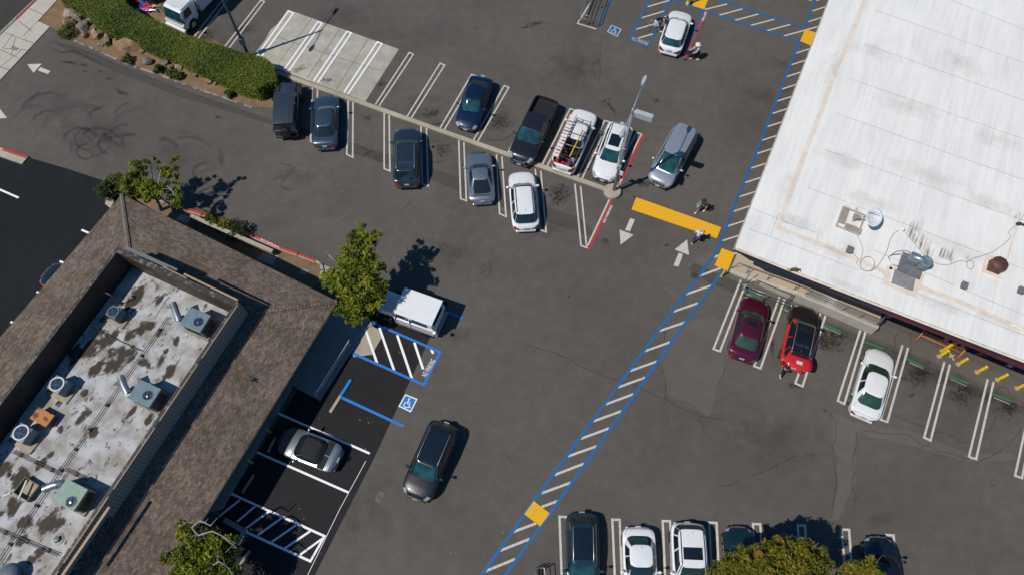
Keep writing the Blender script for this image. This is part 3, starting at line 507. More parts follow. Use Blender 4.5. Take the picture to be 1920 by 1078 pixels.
# ================================================================= BUILDINGS
def tile_mat(name, rot, c1=(0.172, 0.134, 0.107), c2=(0.098, 0.074, 0.059)):
    m, t, b = nodes(name); n, l = t.nodes, t.links; b.inputs['Roughness'].default_value = 0.9; b.inputs['Specular IOR Level'].default_value = .2
    tc = n.new('ShaderNodeTexCoord'); mp = n.new('ShaderNodeMapping'); mp.inputs['Rotation'].default_value = (0, 0, rot); l.new(tc.outputs['Object'], mp.inputs[0])
    br = n.new('ShaderNodeTexBrick'); l.new(mp.outputs[0], br.inputs[0]); br.inputs['Scale'].default_value = 1; br.inputs['Brick Width'].default_value = .27; br.inputs['Row Height'].default_value = .15
    br.inputs['Mortar Size'].default_value = .008; br.inputs['Mortar Smooth'].default_value = .3; br.inputs['Color1'].default_value = (*c1, 1); br.inputs['Color2'].default_value = (*c2, 1); br.inputs['Mortar'].default_value = (.085, .066, .054, 1); br.offset = .37
    no = n.new('ShaderNodeTexNoise'); no.inputs['Scale'].default_value = .7; no.inputs['Detail'].default_value = 6; l.new(tc.outputs['Object'], no.inputs[0])
    r = n.new('ShaderNodeMapRange'); l.new(no.outputs[0], r.inputs[0]); r.inputs[1].default_value = .3; r.inputs[2].default_value = .7; r.inputs[3].default_value = .78; r.inputs[4].default_value = 1.22
    n2 = n.new('ShaderNodeTexNoise'); n2.inputs['Scale'].default_value = 9; n2.inputs['Detail'].default_value = 4; l.new(tc.outputs['Object'], n2.inputs[0])
    r2 = n.new('ShaderNodeMapRange'); l.new(n2.outputs[0], r2.inputs[0]); r2.inputs[1].default_value = .3; r2.inputs[2].default_value = .7; r2.inputs[3].default_value = .7; r2.inputs[4].default_value = 1.35
    mm = n.new('ShaderNodeMath'); mm.operation = 'MULTIPLY'; l.new(r.outputs[0], mm.inputs[0]); l.new(r2.outputs[0], mm.inputs[1])
    vm = n.new('ShaderNodeVectorMath'); vm.operation = 'SCALE'; l.new(br.outputs[0], vm.inputs[0]); l.new(mm.outputs[0], vm.inputs['Scale']); l.new(vm.outputs[0], b.inputs['Base Color'])
    bp = n.new('ShaderNodeBump'); bp.inputs['Strength'].default_value = .6; bp.inputs['Distance'].default_value = .015; l.new(mm.outputs[0], bp.inputs['Height']); l.new(bp.outputs[0], b.inputs['Normal']); MATS[name] = m
tile_mat('shingle_n', math.radians(27.1)); tile_mat('shingle_e', math.radians(-65.1))
def old_roof():
    m, t, b = nodes('old_roof'); n, l = t.nodes, t.links; b.inputs['Roughness'].default_value = .85
    tc = n.new('ShaderNodeTexCoord'); mp = n.new('ShaderNodeMapping'); mp.inputs['Rotation'].default_value = (0, 0, math.radians(-62)); l.new(tc.outputs['Object'], mp.inputs[0])
    m2 = n.new('ShaderNodeMapping'); m2.inputs['Scale'].default_value = (.75, 1.25, 1); l.new(mp.outputs[0], m2.inputs[0])
    def nz(s, d, v, r=.6, di=0.):
        x = n.new('ShaderNodeTexNoise'); x.inputs['Scale'].default_value = s; x.inputs['Detail'].default_value = d; x.inputs['Roughness'].default_value = r; x.inputs['Distortion'].default_value = di; l.new(v, x.inputs[0]); return x
    def rg(x, a, c):
        r = n.new('ShaderNodeMapRange'); l.new(x.outputs[0], r.inputs[0]); r.inputs[1].default_value = a; r.inputs[2].default_value = c; return r
    g = nz(1.1, 6, tc.outputs['Object']); cr = n.new('ShaderNodeValToRGB'); cr.color_ramp.elements[0].position = .36; cr.color_ramp.elements[0].color = (.27, .245, .22, 1); cr.color_ramp.elements[1].position = .62; cr.color_ramp.elements[1].color = (.46, .47, .49, 1); l.new(g.outputs[0], cr.inputs[0])
    s1 = rg(nz(.62, 8, m2.outputs[0], .68, .5), .60, .66); s2 = rg(nz(2.3, 5, m2.outputs[0], .7, .4), .585, .63)
    mx = n.new('ShaderNodeMath'); mx.operation = 'MAXIMUM'; l.new(s1.outputs[0], mx.inputs[0]); l.new(s2.outputs[0], mx.inputs[1])
    k = n.new('ShaderNodeMath'); k.operation = 'MULTIPLY'; l.new(mx.outputs[0], k.inputs[0]); r3 = rg(nz(8, 5, tc.outputs['Object'], .8), .3, .62); r3.inputs[3].default_value = .45; l.new(r3.outputs[0], k.inputs[1])
    mix = n.new('ShaderNodeMix'); mix.data_type = 'RGBA'; l.new(k.outputs[0], mix.inputs[0]); l.new(cr.outputs[0], mix.inputs[6]); mix.inputs[7].default_value = (.045, .032, .022, 1); l.new(mix.outputs[2], b.inputs['Base Color']); MATS['old_roof'] = m
old_roof()
decal_mat('roof_brown', (.045, .032, .020), 1.1, 0.90, 0.38, 0.92, (1.0, 1.7, 1), math.radians(-62), amp=3.2)
def white_roof():
    m, t, b = nodes('white_roof'); n, l = t.nodes, t.links; b.inputs['Roughness'].default_value = .7
    tc = n.new('ShaderNodeTexCoord'); mp = n.new('ShaderNodeMapping'); mp.inputs['Rotation'].default_value = (0, 0, math.pi / 2 - TH); l.new(tc.outputs['Object'], mp.inputs[0])
    def layer(sc, s, lo, hi, col, prev, amt, det=5):
        m2 = n.new('ShaderNodeMapping'); m2.inputs['Scale'].default_value = sc; l.new(mp.outputs[0], m2.inputs[0])
        x = n.new('ShaderNodeTexNoise'); x.inputs['Scale'].default_value = s; x.inputs['Detail'].default_value = det; x.inputs['Roughness'].default_value = .6; l.new(m2.outputs[0], x.inputs[0])
        r = n.new('ShaderNodeMapRange'); l.new(x.outputs[0], r.inputs[0]); r.inputs[1].default_value = lo; r.inputs[2].default_value = hi; r.inputs[4].default_value = amt
        mix = n.new('ShaderNodeMix'); mix.data_type = 'RGBA'; l.new(r.outputs[0], mix.inputs[0])
        if isinstance(prev, tuple): mix.inputs[6].default_value = (*prev, 1)
        else: l.new(prev, mix.inputs[6])
        mix.inputs[7].default_value = (*col, 1); return mix.outputs[2]
    c = layer((1, .10, 1), 1.2, .42, .72, (.66, .655, .64), (.80, .78, .745), .75)
    c = layer((1, .06, 1), 5.0, .45, .75, (.56, .555, .54), c, .5)
    c = layer((1, 1, 1), .35, .5, .75, (.84, .82, .785), c, .7)
    c = layer((1, 1, 1), 6.0, .60, .8, (.45, .43, .40), c, .35)
    l.new(c, b.inputs['Base Color']); MATS['white_roof'] = m
white_roof()
# ---- shingled building with a sunken flat roof
EV, PB, PT, FR = 3.3, 4.05, 5.7, 3.75
def ext(a, b, d): return Vector(b) + (Vector(b) - Vector(a)).normalized() * d
nw, ne = P(228, 365, EV), P(632, 565, EV); w1 = P(0, 632, EV); e1_, e2_ = P(607, 600, EV), P(314, 1078, EV)
sw = ext(nw, w1, 22); se = ext(e1_, e2_, 6)
# parapet outline
pnw, pne = P(220, 463, PT), P(448, 567, PT); psw = ext(pnw, P(0, 750, PT), 12); pse = ext(pne, P(103, 1078, PT), 3.5)
bld = thing('shingled_building', 'brown shingled building with a sunken dirty white flat roof', 'building', (nw + se).xy.to_3d() / 2)
O = bld.location.copy()
def loc(m):
    m.v = [tuple(Vector(v) - O) for v in m.v]; return m
def inset(poly, d):
    n = len(poly); out = []; cx = sum(p[0] for p in poly) / n; cy = sum(p[1] for p in poly) / n
    L = []
    for i in range(n):
        a, b = Vector(poly[i][:2]), Vector(poly[(i + 1) % n][:2]); k = (b - a).normalized(); nn = Vector((-k.y, k.x))
        if nn.dot(Vector((cx, cy)) - a) < 0: nn = -nn
        dd = d[i] if isinstance(d, (list, tuple)) else d; L.append((a + nn * dd, k))
    for i in range(n):
        (a, u), (b, v) = L[i - 1], L[i]; cr = u.x * v.y - u.y * v.x; t = ((b.x - a.x) * v.y - (b.y - a.y) * v.x) / cr; out.append(a + u * t)
    return out
eo = [nw, ne, se, sw]; po = [pnw, pne, pse, psw]
m = MB(); m.poly(inset(eo, 1.25), 0, EV - .1)
loc(m).build('wall', M('bld_wall', (.20, .16, .12)), bld)
m = MB(); h = MB()
pin = [Vector((*p[:2], PB)) for p in inset(po, .06)]
for i, mi in ((0, 0), (1, 1), (2, 0), (3, 1)):
    j = (i + 1) % 4; m.add([(*eo[i][:2], EV), (*pin[i][:2], PB), (*pin[j][:2], PB), (*eo[j][:2], EV)], [(0, 1, 2, 3)], mi)
m.add([(*p[:2], EV - .02) for p in eo], [(0, 1, 2, 3)], 0)
sk = loc(m).build('shingle_roof', ['shingle_n', 'shingle_e'], bld)
qa, qb = Vector((*eo[0].xy, EV)), Vector((*pin[0].xy, PB)); hd_ = (qb - qa).normalized(); hs_ = Vector((-hd_.y, hd_.x, 0)).normalized() * .12; uz = Vector((0, 0, .05))
h.add([qa - hs_ + uz, qa + uz * 2.2, qa + hs_ + uz, qb - hs_ + uz, qb + uz * 2.2, qb + hs_ + uz], [(0, 1, 4, 3), (1, 2, 5, 4)])
h = loc(h).build('ridge_cap', M('ridge', (.20, .165, .13), (.13, .10, .08), 5), bld)
h2 = MB(); q0, q1 = Vector((*eo[1].xy, EV + .03)), Vector((*pin[1].xy, PB + .04)); ns = 26
for i in range(ns):
    c = q0.lerp(q1, (i + .5) / ns); d = (q1 - q0).normalized(); h2.box(c, (.2, .26, .05), ang(q0, q1), 0)
loc(h2).build('ridge_cap', 'shingle_n', bld)
fa = MB()
for i in range(4):
    a, b = eo[i], eo[(i + 1) % 4]; fa.box(((a + b) / 2).xy.to_3d() + Vector((0, 0, EV - .13)), ((b - a).length, .06, .2), ang(a, b))
loc(fa).build('fascia', M('fascia', (.09, .075, .06)), bld)
# parapet ring
iin = inset(po, [.34, .20, .3, .20])
m = MB(); n4 = 4
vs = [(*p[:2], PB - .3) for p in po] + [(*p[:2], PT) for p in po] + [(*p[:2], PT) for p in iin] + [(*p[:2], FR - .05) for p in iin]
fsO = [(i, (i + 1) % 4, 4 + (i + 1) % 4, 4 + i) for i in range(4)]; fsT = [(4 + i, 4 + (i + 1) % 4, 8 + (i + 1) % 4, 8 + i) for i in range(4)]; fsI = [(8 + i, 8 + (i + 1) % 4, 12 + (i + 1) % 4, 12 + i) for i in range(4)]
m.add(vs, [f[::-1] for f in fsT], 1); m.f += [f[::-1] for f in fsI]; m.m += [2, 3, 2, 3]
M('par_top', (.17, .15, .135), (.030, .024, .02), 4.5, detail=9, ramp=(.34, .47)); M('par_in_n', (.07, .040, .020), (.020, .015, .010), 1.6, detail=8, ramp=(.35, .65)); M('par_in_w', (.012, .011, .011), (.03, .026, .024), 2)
sm, st_, sb = nodes('siding'); tc = st_.nodes.new('ShaderNodeTexCoord'); mp = st_.nodes.new('ShaderNodeMapping'); mp.inputs['Rotation'].default_value = (0, 0, math.radians(-62)); st_.links.new(tc.outputs['Object'], mp.inputs[0])
wv = st_.nodes.new('ShaderNodeTexWave'); wv.inputs['Scale'].default_value = 1.6; st_.links.new(mp.outputs[0], wv.inputs[0]); cr = st_.nodes.new('ShaderNodeValToRGB'); cr.color_ramp.elements[0].color = (.17, .16, .145, 1); cr.color_ramp.elements[0].position = .1; cr.color_ramp.elements[1].color = (.27, .25, .225, 1); cr.color_ramp.elements[1].position = .25
st_.links.new(wv.outputs[0], cr.inputs[0]); st_.links.new(cr.outputs[0], sb.inputs['Base Color']); sb.inputs['Roughness'].default_value = .8; MATS['siding'] = sm
m.f += [f for f in fsO]; m.m += [2, 0, 2, 0]
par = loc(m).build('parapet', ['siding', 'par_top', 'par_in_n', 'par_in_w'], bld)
m = MB()
for i in range(5):
    a = pne.lerp(pse, i / 5 + .01); b = pne.lerp(pse, i / 5 + .19); m.box((a + b) / 2 + Vector((0.05, .02, .02)), ((b - a).length, .05, .05), ang(a, b))
loc(m).build('trim_board', M('wood', (.42, .28, .16), (.30, .2, .12), 9), bld)
m = MB(); a, b = P(345, 514, PT + .05), P(446, 563, PT + .05); m.box((a + b) / 2, ((b - a).length, .11, .07), ang(a, b)); a, b = P(306, 500, PT + .03), P(350, 522, PT + .03); m.box((a + b) / 2, ((b - a).length, .06, .05), ang(a, b)); loc(m).build('trim_board', 'wood', bld)
m = MB(); a, b = P(240, 467, PT - .25), P(332, 508, PT - .25); m.box((a + b) / 2, ((b - a).length, .22, .12), ang(a, b)); loc(m).build('flashing', M('flash', (.15, .16, .17)), bld)
m = MB(); a, b = P(205, 950, PT + .02), P(117, 1078, PT + .02); m.box((a + b) / 2, ((b - a).length, .14, .06), ang(a, b)); loc(m).build('trim_board', 'wood', bld)
m = MB(); a, b = P(207, 968, PB + .5), P(131, 1079, PB + .5); m.box((a + b) / 2, ((b - a).length, .42, .05), ang(a, b)); loc(m).build('lattice_panel', M('lattice', (.22, .17, .12), (.02, .03, .04), 9, detail=1, ramp=(.45, .55)), bld)
m = MB().poly([p for p in inset(po, .1)], FR); m = loc(m).build('flat_roof', 'old_roof', bld)
# seams pipes on the flat roof are separate things
def rooftag(o, l, c, g=None): return tag(o, l, c, g)
ds = MB()
for px, py, rx, ry in ((256, 553, 1.3, 1.0), (243, 570, .9, .6), (300, 560, 1.0, .5), (195, 640, 1.9, 1.3), (165, 655, 1.4, 1.0), (222, 675, 1.7, 1.4), (180, 690, 1.2, .8), (140, 665, 1.0, .8), (262, 620, 1.0, .7), (244, 627, .8, .7), (283, 612, .6, .5), (300, 622, .7, .5), (310, 660, .5, .4), (303, 672, .8, .6), (270, 680, .6, 1.0), (318, 695, .8, .7), (160, 740, .5, .8), (115, 752, .9, .35), (155, 785, .9, .5), (175, 812, .6, .45), (112, 805, .5, .4), (250, 770, 1.1, .3), (280, 785, .8, .3), (95, 850, .5, .4), (75, 870, .8, .4), (30, 900, 1.0, 1.2), (45, 885, .6, 1.2), (95, 980, 1.4, 1.1), (50, 978, .8, .6), (25, 955, .9, .6), (20, 940, .6, .5), (60, 1050, .5, .5), (75, 1035, .6, .5), (40, 1015, .8, .4), (8, 880, .8, 1.2), (5, 960, .5, .7), (20, 1040, .5, .4), (190, 600, .6, .3), (330, 640, .5, .4)):
    ds.blob(P(px, py, FR), rx * .8, ry * .8, FR + .004, math.radians(63), 1.0)
loc(ds).build('roof_stains', 'roof_brown', bld)['kind'] = 'stuff'
ZA = ZM(160, 520, 5.99); ZB = ZM(0, 680, 4.9); ZC = ZM(0, 860, 4.946); ZD = ZM(0, 460, 3.171)
MT = M('galv', (.42, .45, .48), (.30, .33, .36), 5, rough=.35, metal=.7)
M('pipe_dark', (.06, .05, .045), (.12, .10, .09), 6, rough=.5); M('block', (.05, .035, .028)); M('black', (.012, .012, .013), rough=.4); M('rubber', (.018, .018, .018), rough=.8); M('chrome', (.6, .6, .62), rough=.12, metal=1.0)
def piperun(pts, z, lab, r=.035, two=False, blocks=6, Z=None):
    q = [Vector(p) for p in pts]; c = q[0].copy(); t = thing('gas_pipe', lab, 'pipe', (c.x, c.y, FR)); m = MB(); o = Vector((c.x, c.y, FR))
    nn = Vector((-(q[-1] - q[0]).y, (q[-1] - q[0]).x, 0)).normalized() * .06
    for k in ((-1, 1) if two else (0,)): m.tube([Vector((p.x, p.y, z)) + nn * k - o for p in q], r * .6, 6)
    m.build('tube', 'pipe_dark', t, True); 
    for i in range(blocks):
        k = (i + .5) / blocks * (len(q) - 1); j = int(k); p = q[j].lerp(q[j + 1], k - j) - Vector((o.x, o.y, 0)); MB().box((p.x, p.y, .05), (.2, .13, .08), ang(q[0], q[-1]) + 1.57).build('support_block', 'block', t)
piperun([ZA(930, 440, 3.9), ZA(480, 1078, 3.9), ZB(830, 590, 3.9), ZB(540, 1000, 3.9), ZC(10, 900, 3.9), ZC(-300, 1400, 3.9)], FR + .13, 'long pair of thin dark pipes running down the dirty flat roof', two=True, blocks=11)
piperun([ZA(50, 550, 3.9), ZA(400, 720, 3.9), ZA(630, 822, 3.9)], FR + .12, 'thin cross pipe near the upper small condenser', blocks=2)
piperun([ZB(110, 810, 3.9), ZB(540, 1016, 3.9)], FR + .12, 'cross pipes left of the main pipe pair in the middle of the flat roof', two=True, blocks=3)
piperun([ZB(590, 975, 3.9), ZB(800, 1070, 3.9)], FR + .12, 'short cross pipes leading to the pale green rooftop unit', two=True, blocks=1)
piperun([ZC(-60, 640, 3.9), ZC(540, 890, 3.9)], FR + .12, 'lowest cross pipes ending beside the round white vent', two=True, blocks=3)
piperun([ZA(900, 240, 3.9), ZA(760, 460, 3.9)], FR + .06, 'thin black conduit near the upper duct', r=.02, blocks=0)
def bigac(top, zt, lab, col, fan, fr=.3, grp='large rooftop air conditioners'):
    tp = [P(x, y, zt) for x, y in top]; c = sum(tp, Vector()) / 4; a = ang(tp[0], tp[1]); Lx = ((tp[1] - tp[0]).length + (tp[2] - tp[3]).length) / 2; Ly = ((tp[3] - tp[0]).length + (tp[2] - tp[1]).length) / 2
    t = thing('air_conditioner', lab, 'air conditioner', (c.x, c.y, FR), a, grp); H = zt - FR
    MB().rbox((0, 0, H / 2 + .06), (Lx, Ly, H - .12), .02).build('casing', col, t, True, 30)
    MB().rbox((0, 0, H - .0), (Lx + .04, Ly + .04, .05), .015).build('lid', col, t)
    MB().box((0, 0, .06), (Lx + .25, Ly + .25, .12)).build('kerb_base', M('acbase', (.30, .27, .22), (.2, .17, .13), 4), t)
    f = P(*fan, zt) - c; f = Matrix.Rotation(-a, 3, 'Z') @ Vector((f.x, f.y, 0))
    fo = MB().lathe((f.x, f.y, H), [(fr, .03), (fr, .05), (fr * .9, .05), (fr * .88, .015)], 28, capb=False, capt=False).build('fan_ring', col, t, True)
    MB().lathe((f.x, f.y, H + .027), [(fr * .9, 0), (0.001, .001)], 28, capb=False).build('fan_well', 'black', fo)
    m = MB(); m.lathe((f.x, f.y, H + .03), [(fr * .32, 0), (fr * .30, .05), (0.0, .07)], 16, capb=False, capt=False)
    for k in range(4):
        an = k * math.pi / 2 + .5; m.box((f.x + .55 * fr * math.cos(an), f.y + .55 * fr * math.sin(an), H + .04), (.6 * fr, .34 * fr, .012), an)
    m.build('fan_blades', 'chrome', fo)
    m = MB()
    for k in range(7): m.box((Lx / 2 + .012, 0, .25 + k * (H - .4) / 7), (.02, Ly * .86, .035))
    for k in range(9): m.box((-Lx * .38 + k * Lx * .095, -Ly / 2 - .012, H * .5), (.035, .02, H * .55))
    m.build('louvres', 'black', t); return t
M('ac_gray', (.16, .225, .265), (.12, .175, .21), 3, rough=.5); M('ac_green', (.24, .34, .27), (.20, .29, .23), 3, rough=.55); M('ac_tan', (.45, .43, .38))
bigac(((357.8, 576), (395.4, 591.8), (373.7, 623.5), (337.8, 605)), FR + 1.15, 'blue gray rooftop air conditioner in the upper corner of the sunken roof', 'ac_gray', (372.5, 603.5))
bigac(((263.3, 711.6), (301, 729), (278.6, 765.7), (240.8, 743.3)), FR + 1.15, 'blue gray rooftop air conditioner halfway down the sunken roof', 'ac_gray', (277.5, 741))
bigac(((126.4, 898.4), (164.8, 917.6), (137.5, 958), (98, 935.8)), FR + 1.05, 'pale green rooftop air conditioner near the lower end of the sunken roof', 'ac_green', (134, 940))
def duct(pts, r, lab, z0):
    q = [Vector(p) for p in pts]; o = Vector((q[0].x, q[0].y, FR)); t = thing('air_duct', lab, 'duct', o, 0, 'bent air ducts on the flat roof'); MB().tube([p - o for p in q], r, 16).build('duct_pipe', MT, t, True, 60)
    m = MB()
    for k in (.12, .5, .88):
        i = k * (len(q) - 1); j = min(int(i), len(q) - 2); p = q[j].lerp(q[j + 1], i - j) - o; d = (q[j + 1] - q[j]).normalized() * .03; m.tube([p - d, p + d], r * 1.07, 16)
    m.build('band', M('band', (.25, .27, .29), metal=.6, rough=.4), t, True, 40)
duct([ZA(985, 290, FR + 1.15), ZA(1010, 365, FR + 1.15), ZA(1050, 475, FR + 1.1), ZA(1075, 475, FR + .7), ZA(1120, 450, FR + .6)], .2, 'shiny round duct at the upper blue gray air conditioner', 1)
duct([ZB(1110, 125, FR + 1.15), ZB(1135, 195, FR + 1.15), ZB(1168, 270, FR + 1.1), ZB(1200, 280, FR + .7), ZB(1240, 230, FR + .6)], .2, 'shiny round duct at the middle blue gray air conditioner', 1)
duct([ZC(410, 280, FR + .9), ZC(490, 245, FR + .95), ZC(570, 225, FR + .95), ZC(620, 240, FR + .7)], .21, 'fat duct wrapped in gray cloth at the pale green air conditioner', 1)
def cond(fan, pad, padsz, r, lab, ring):
    f = P(*fan, FR + .85); t = thing('condenser', lab, 'condenser', (f.x, f.y, FR), math.radians(-27), 'small condensers on wooden pads along the sunken roof')
    MB().rbox((0, 0, .48), (2 * r + .06, 2 * r + .06, .74), .06).build('casing', 'ac_gray' if ring else M('ac_slate', (.10, .14, .18)), t, True, 35)
    fo = MB().lathe((0, 0, .85), [(r + .03, 0), (r + .03, .05), (r - .06, .05), (r - .06, 0)], 28, capb=False, capt=False).build('fan_ring', M('ringw', (.6, .62, .66), rough=.4) if ring else 'ac_slate', t, True, 40)
    m = MB(); m.lathe((0, 0, .855), [(r - .05, 0), (0.001, .001)], 24, capb=False); m.build('fan_well', 'black', fo)
    m = MB(); m.lathe((0, 0, .865), [(.11, 0), (.09, .05), (0.0, .06)], 16, capb=False, capt=False)
    for k in range(5): m.box((.5 * r * math.cos(k * 1.256), .5 * r * math.sin(k * 1.256), .872), (.6 * r, .12, .01), k * 1.256 + .2)
    m.build('fan_blades', 'chrome', fo)
    p = P(*pad, FR); l_ = Matrix.Rotation(math.radians(27), 3, 'Z') @ (p - t.location)
    pd = MB().box((l_.x, l_.y, .06), (*padsz, .07)).build('pad', M('ply', (.38, .31, .22), (.28, .23, .16), 3), t)
    m = MB(); m.tube([(-.4, -.2, .3), (-.6, -.35, .15), (-.75, -.3, .08), (-.95, -.45, .06)], .03, 6); m.tube([(-.4, -.35, .3), (-.65, -.5, .12), (-.8, -.6, .08)], .025, 6); m.build('hose', 'rubber', t, True)
cond((212.6, 584.3), (226, 596), (1.15, 1.0), .33, 'dark small condenser with a bare round fan near the vent pipe', False)
cond((107, 719.8), (120, 732), (1.35, 1.15), .40, 'small condenser with a pale fan ring above the rusty box', True)
cond((39.8, 810.6), (54, 824), (1.3, 1.15), .42, 'small condenser with a pale fan ring below the rusty box', True)
tp = [P(x, y, FR + .5) for x, y in ((72.4, 761.6), (103, 778), (84.7, 799.4), (55, 785))]; c = sum(tp, Vector()) / 4
t = thing('rusty_hatch', 'orange brown rusty metal box between two small condensers', 'roof hatch', (c.x, c.y, FR), ang(tp[0], tp[1])); sx, sy = (tp[1] - tp[0]).length, (tp[2] - tp[1]).length
MB().box((0, 0, .22), (sx * .92, sy * .92, .44)).build('curb', M('rust2', (.16, .06, .025), (.08, .03, .02), 4), t); MB().rbox((0, 0, .47), (sx, sy, .06), .015).build('lid', M('rust', (.42, .17, .03), (.13, .035, .015), 2.6, detail=5, ramp=(.47, .53)), t)
b = P(227.6, 570, FR); t = thing('vent_pipe', 'thin hooked vent pipe casting a bent shadow on the flat roof', 'vent pipe', b); MB().tube([(0, 0, 0), (0, 0, 1.25), (-.06, .04, 1.36), (-.2, .1, 1.4), (-.3, .14, 1.33)], .045, 8).build('pipe', 'pipe_dark', t, True); MB().lathe((0, 0, 0), [(.16, 0), (.06, .08)], 12, capb=False, capt=False).build('flashing', 'pipe_dark', t)
b = P(109, 1010.6, FR); t = thing('round_vent', 'round white vent collar low on the flat roof', 'roof vent', b); MB().lathe((0, 0, 0), [(.34, 0), (.3, .05), (.2, .08)], 20, capb=False, capt=False).build('collar', 'ac_tan', t, True); MB().lathe((0, 0, 0), [(.15, .05), (.15, .22), (0.0, .26)], 16, capt=False).build('cap', 'ac_gray', t, True, 40)
b = P(56, 918, FR); t = thing('wooden_crate', 'broken wooden crate with loose white boards beside the wrapped duct', 'crate', b, math.radians(-27))
m = MB()
for y in (-.45, .45): m.box((0, y, .18), (1.0, .05, .36))
for x in (-.48, .48): m.box((x, 0, .181), (.05, .85, .35))
m.build('crate_frame', M('oldwood', (.16, .13, .10), (.10, .08, .06), 6), t); MB().box((0, 0, .03), (.9, .85, .05)).build('crate_floor', 'ply', t); MB().box((-.1, -.1, .4), (.09, 1.0, .05), .3).build('loose_board', M('wboard', (.6, .6, .62)), t); MB().box((-.9, -.75, .05), (.4, .09, .05), .9).build('loose_board', 'wboard', t)
b = P(13, 1075, FR + .7); t = thing('roof_dome', 'gray blue domed vent at the bottom left corner of the flat roof', 'roof vent', (b.x, b.y, FR)); MB().lathe((0, 0, 0), [(.4, 0), (.4, .45), (.55, .45), (.5, .6), (.25, .72), (0, .75)], 20, capt=False).build('dome', 'ac_slate', t, True, 50)
# wall lamps on the inside of the west parapet
for x, y, l in ((184, 538, 'small pale box light high on the shaded parapet wall near the vent pipe'), (82.6, 669.7, 'small pale box light on the shaded parapet wall above the pale fan ring')):
    b = P(x, y, 4.9); t = thing('wall_light', l, 'wall light', b, math.radians(65)); MB().rbox((0, 0, 0), (.42, .26, .2), .04).build('housing', 'ac_tan', t); MB().rbox((0, 0, .105), (.3, .18, .04), .01).build('lens', M('lens', (.6, .65, .7), rough=.2), t)
m = MB(); c = P(240, 545, 0)
lf = leafmesh('fallen_leaves', [P(455 + random.gauss(0, 5), 710 + random.gauss(0, 2), 4.3) for _ in range(40)], .08, 'dirt'); lf['kind'] = 'stuff'
# ---- white roofed store
WR = 5.0
A0 = P(1378, 465, WR); fd = (P(1920, 675, WR) - A0).normalized(); sdv = (P(1555, 0, WR) - A0).normalized()
s1 = A0 + fd * 70; s2 = s1 + sdv * 80; s3 = A0 + sdv * 80
st = thing('store_building', 'large flat store building with a streaky white roof and maroon wall', 'building', (s1 + s3).xy.to_3d() / 2); O = st.location.copy()
m = MB().poly([A0, s1, s2, s3], WR - .3, WR); loc(m).build('roof', 'white_roof', st)
g = MB(); off = Vector((-sdv.x, -sdv.y, 0)) * .0
g.box((A0 + s1) / 2 - sdv * .03 + Vector((0, 0, -.10)), (70.1, .05, .28), ang(A0, s1)); g.box((A0 + s3) / 2 - fd * .03 + Vector((0, 0, -.10)), (80.1, .05, .28), ang(A0, s3))
loc(g).build('roof_edge', M('edgeT', (.62, .60, .55), (.35, .30, .25), 3), st)
g = MB(); g.box((A0 + s1) / 2 - sdv * .10 + Vector((0, 0, -.16)), (70, .09, .08), ang(A0, s1)); loc(g).build('gutter', M('gutter', (.03, .03, .035)), st)
c0 = P(1378, 465) + fd * .6; wa = A0 + sdv * 3.0; wd = fd.copy(); wn = sdv.copy() * 1.0
k_ = (P(1378, 465) - A0).dot(fd); wl = Vector(((A0 + sdv * 3.0 + fd * (k_ + .9)).xy.to_3d())); wr = wl + fd * 66; wl2 = wl + sdv * 72; wr2 = wr + sdv * 72
loc(MB().poly([wl, wr, wr2, wl2], 0, WR - .31)).build('wall', M('maroon_in', (.12, .03, .035), (.09, .025, .03), 2), st)
def onpl(px, py, off=0.0):
    """point where the view ray through a pixel meets the vertical plane of the front roof edge"""
    o_ = Vector((0, 0, CAMH)); q_ = P(px, py, 0) - o_; nn = Vector((fd.y, -fd.x, 0)); nn = nn if nn.dot(Vector((0, -1, 0))) > 0 else -nn; A_ = A0 + nn * off
    return o_ + q_ * ((A_ - o_).dot(nn) / q_.dot(nn))
def fascia(pts, mat, off, name):
    m = MB(); q_ = [onpl(*p, off) for p in pts]; nn = Vector((fd.y, -fd.x, 0)); nn = nn if nn.y < 0 else -nn; n_ = len(q_)
    m.add(q_ + [p - nn * (off + .04 if off > .05 else .06) for p in q_], [tuple(range(n_)), tuple(range(n_, 2 * n_))[::-1]] + [(i, i + n_, (i + 1) % n_ + n_, (i + 1) % n_) for i in range(n_)]); return loc(m).build(name, mat, st)
ed = lambda x: 465 + (x - 1378) * 210 / 542 + 2.5
M('maroon', (.15, .024, .045), (.11, .018, .034), 2)
fascia([(1466, ed(1466)), (1640, ed(1640)), (2050, ed(2050)), (2050, 745), (1920, 693), (1819, 651), (1669, 592), (1650, 584), (1560, 549), (1466.7, 510)], 'maroon', .02, 'fascia')
fascia([(1386, ed(1386)), (1466, ed(1466)), (1560, ed(1560) + 8), (1646, ed(1646) + 4), (1650, 582.5), (1526.7, 535), (1466.7, 511), (1405, 488), (1390, 478)], M('navy', (.040, .050, .085), (.030, .038, .064), 3), .045, 'fascia_shade')  # navy wedge follows the dark outline read as shadow on the maroon
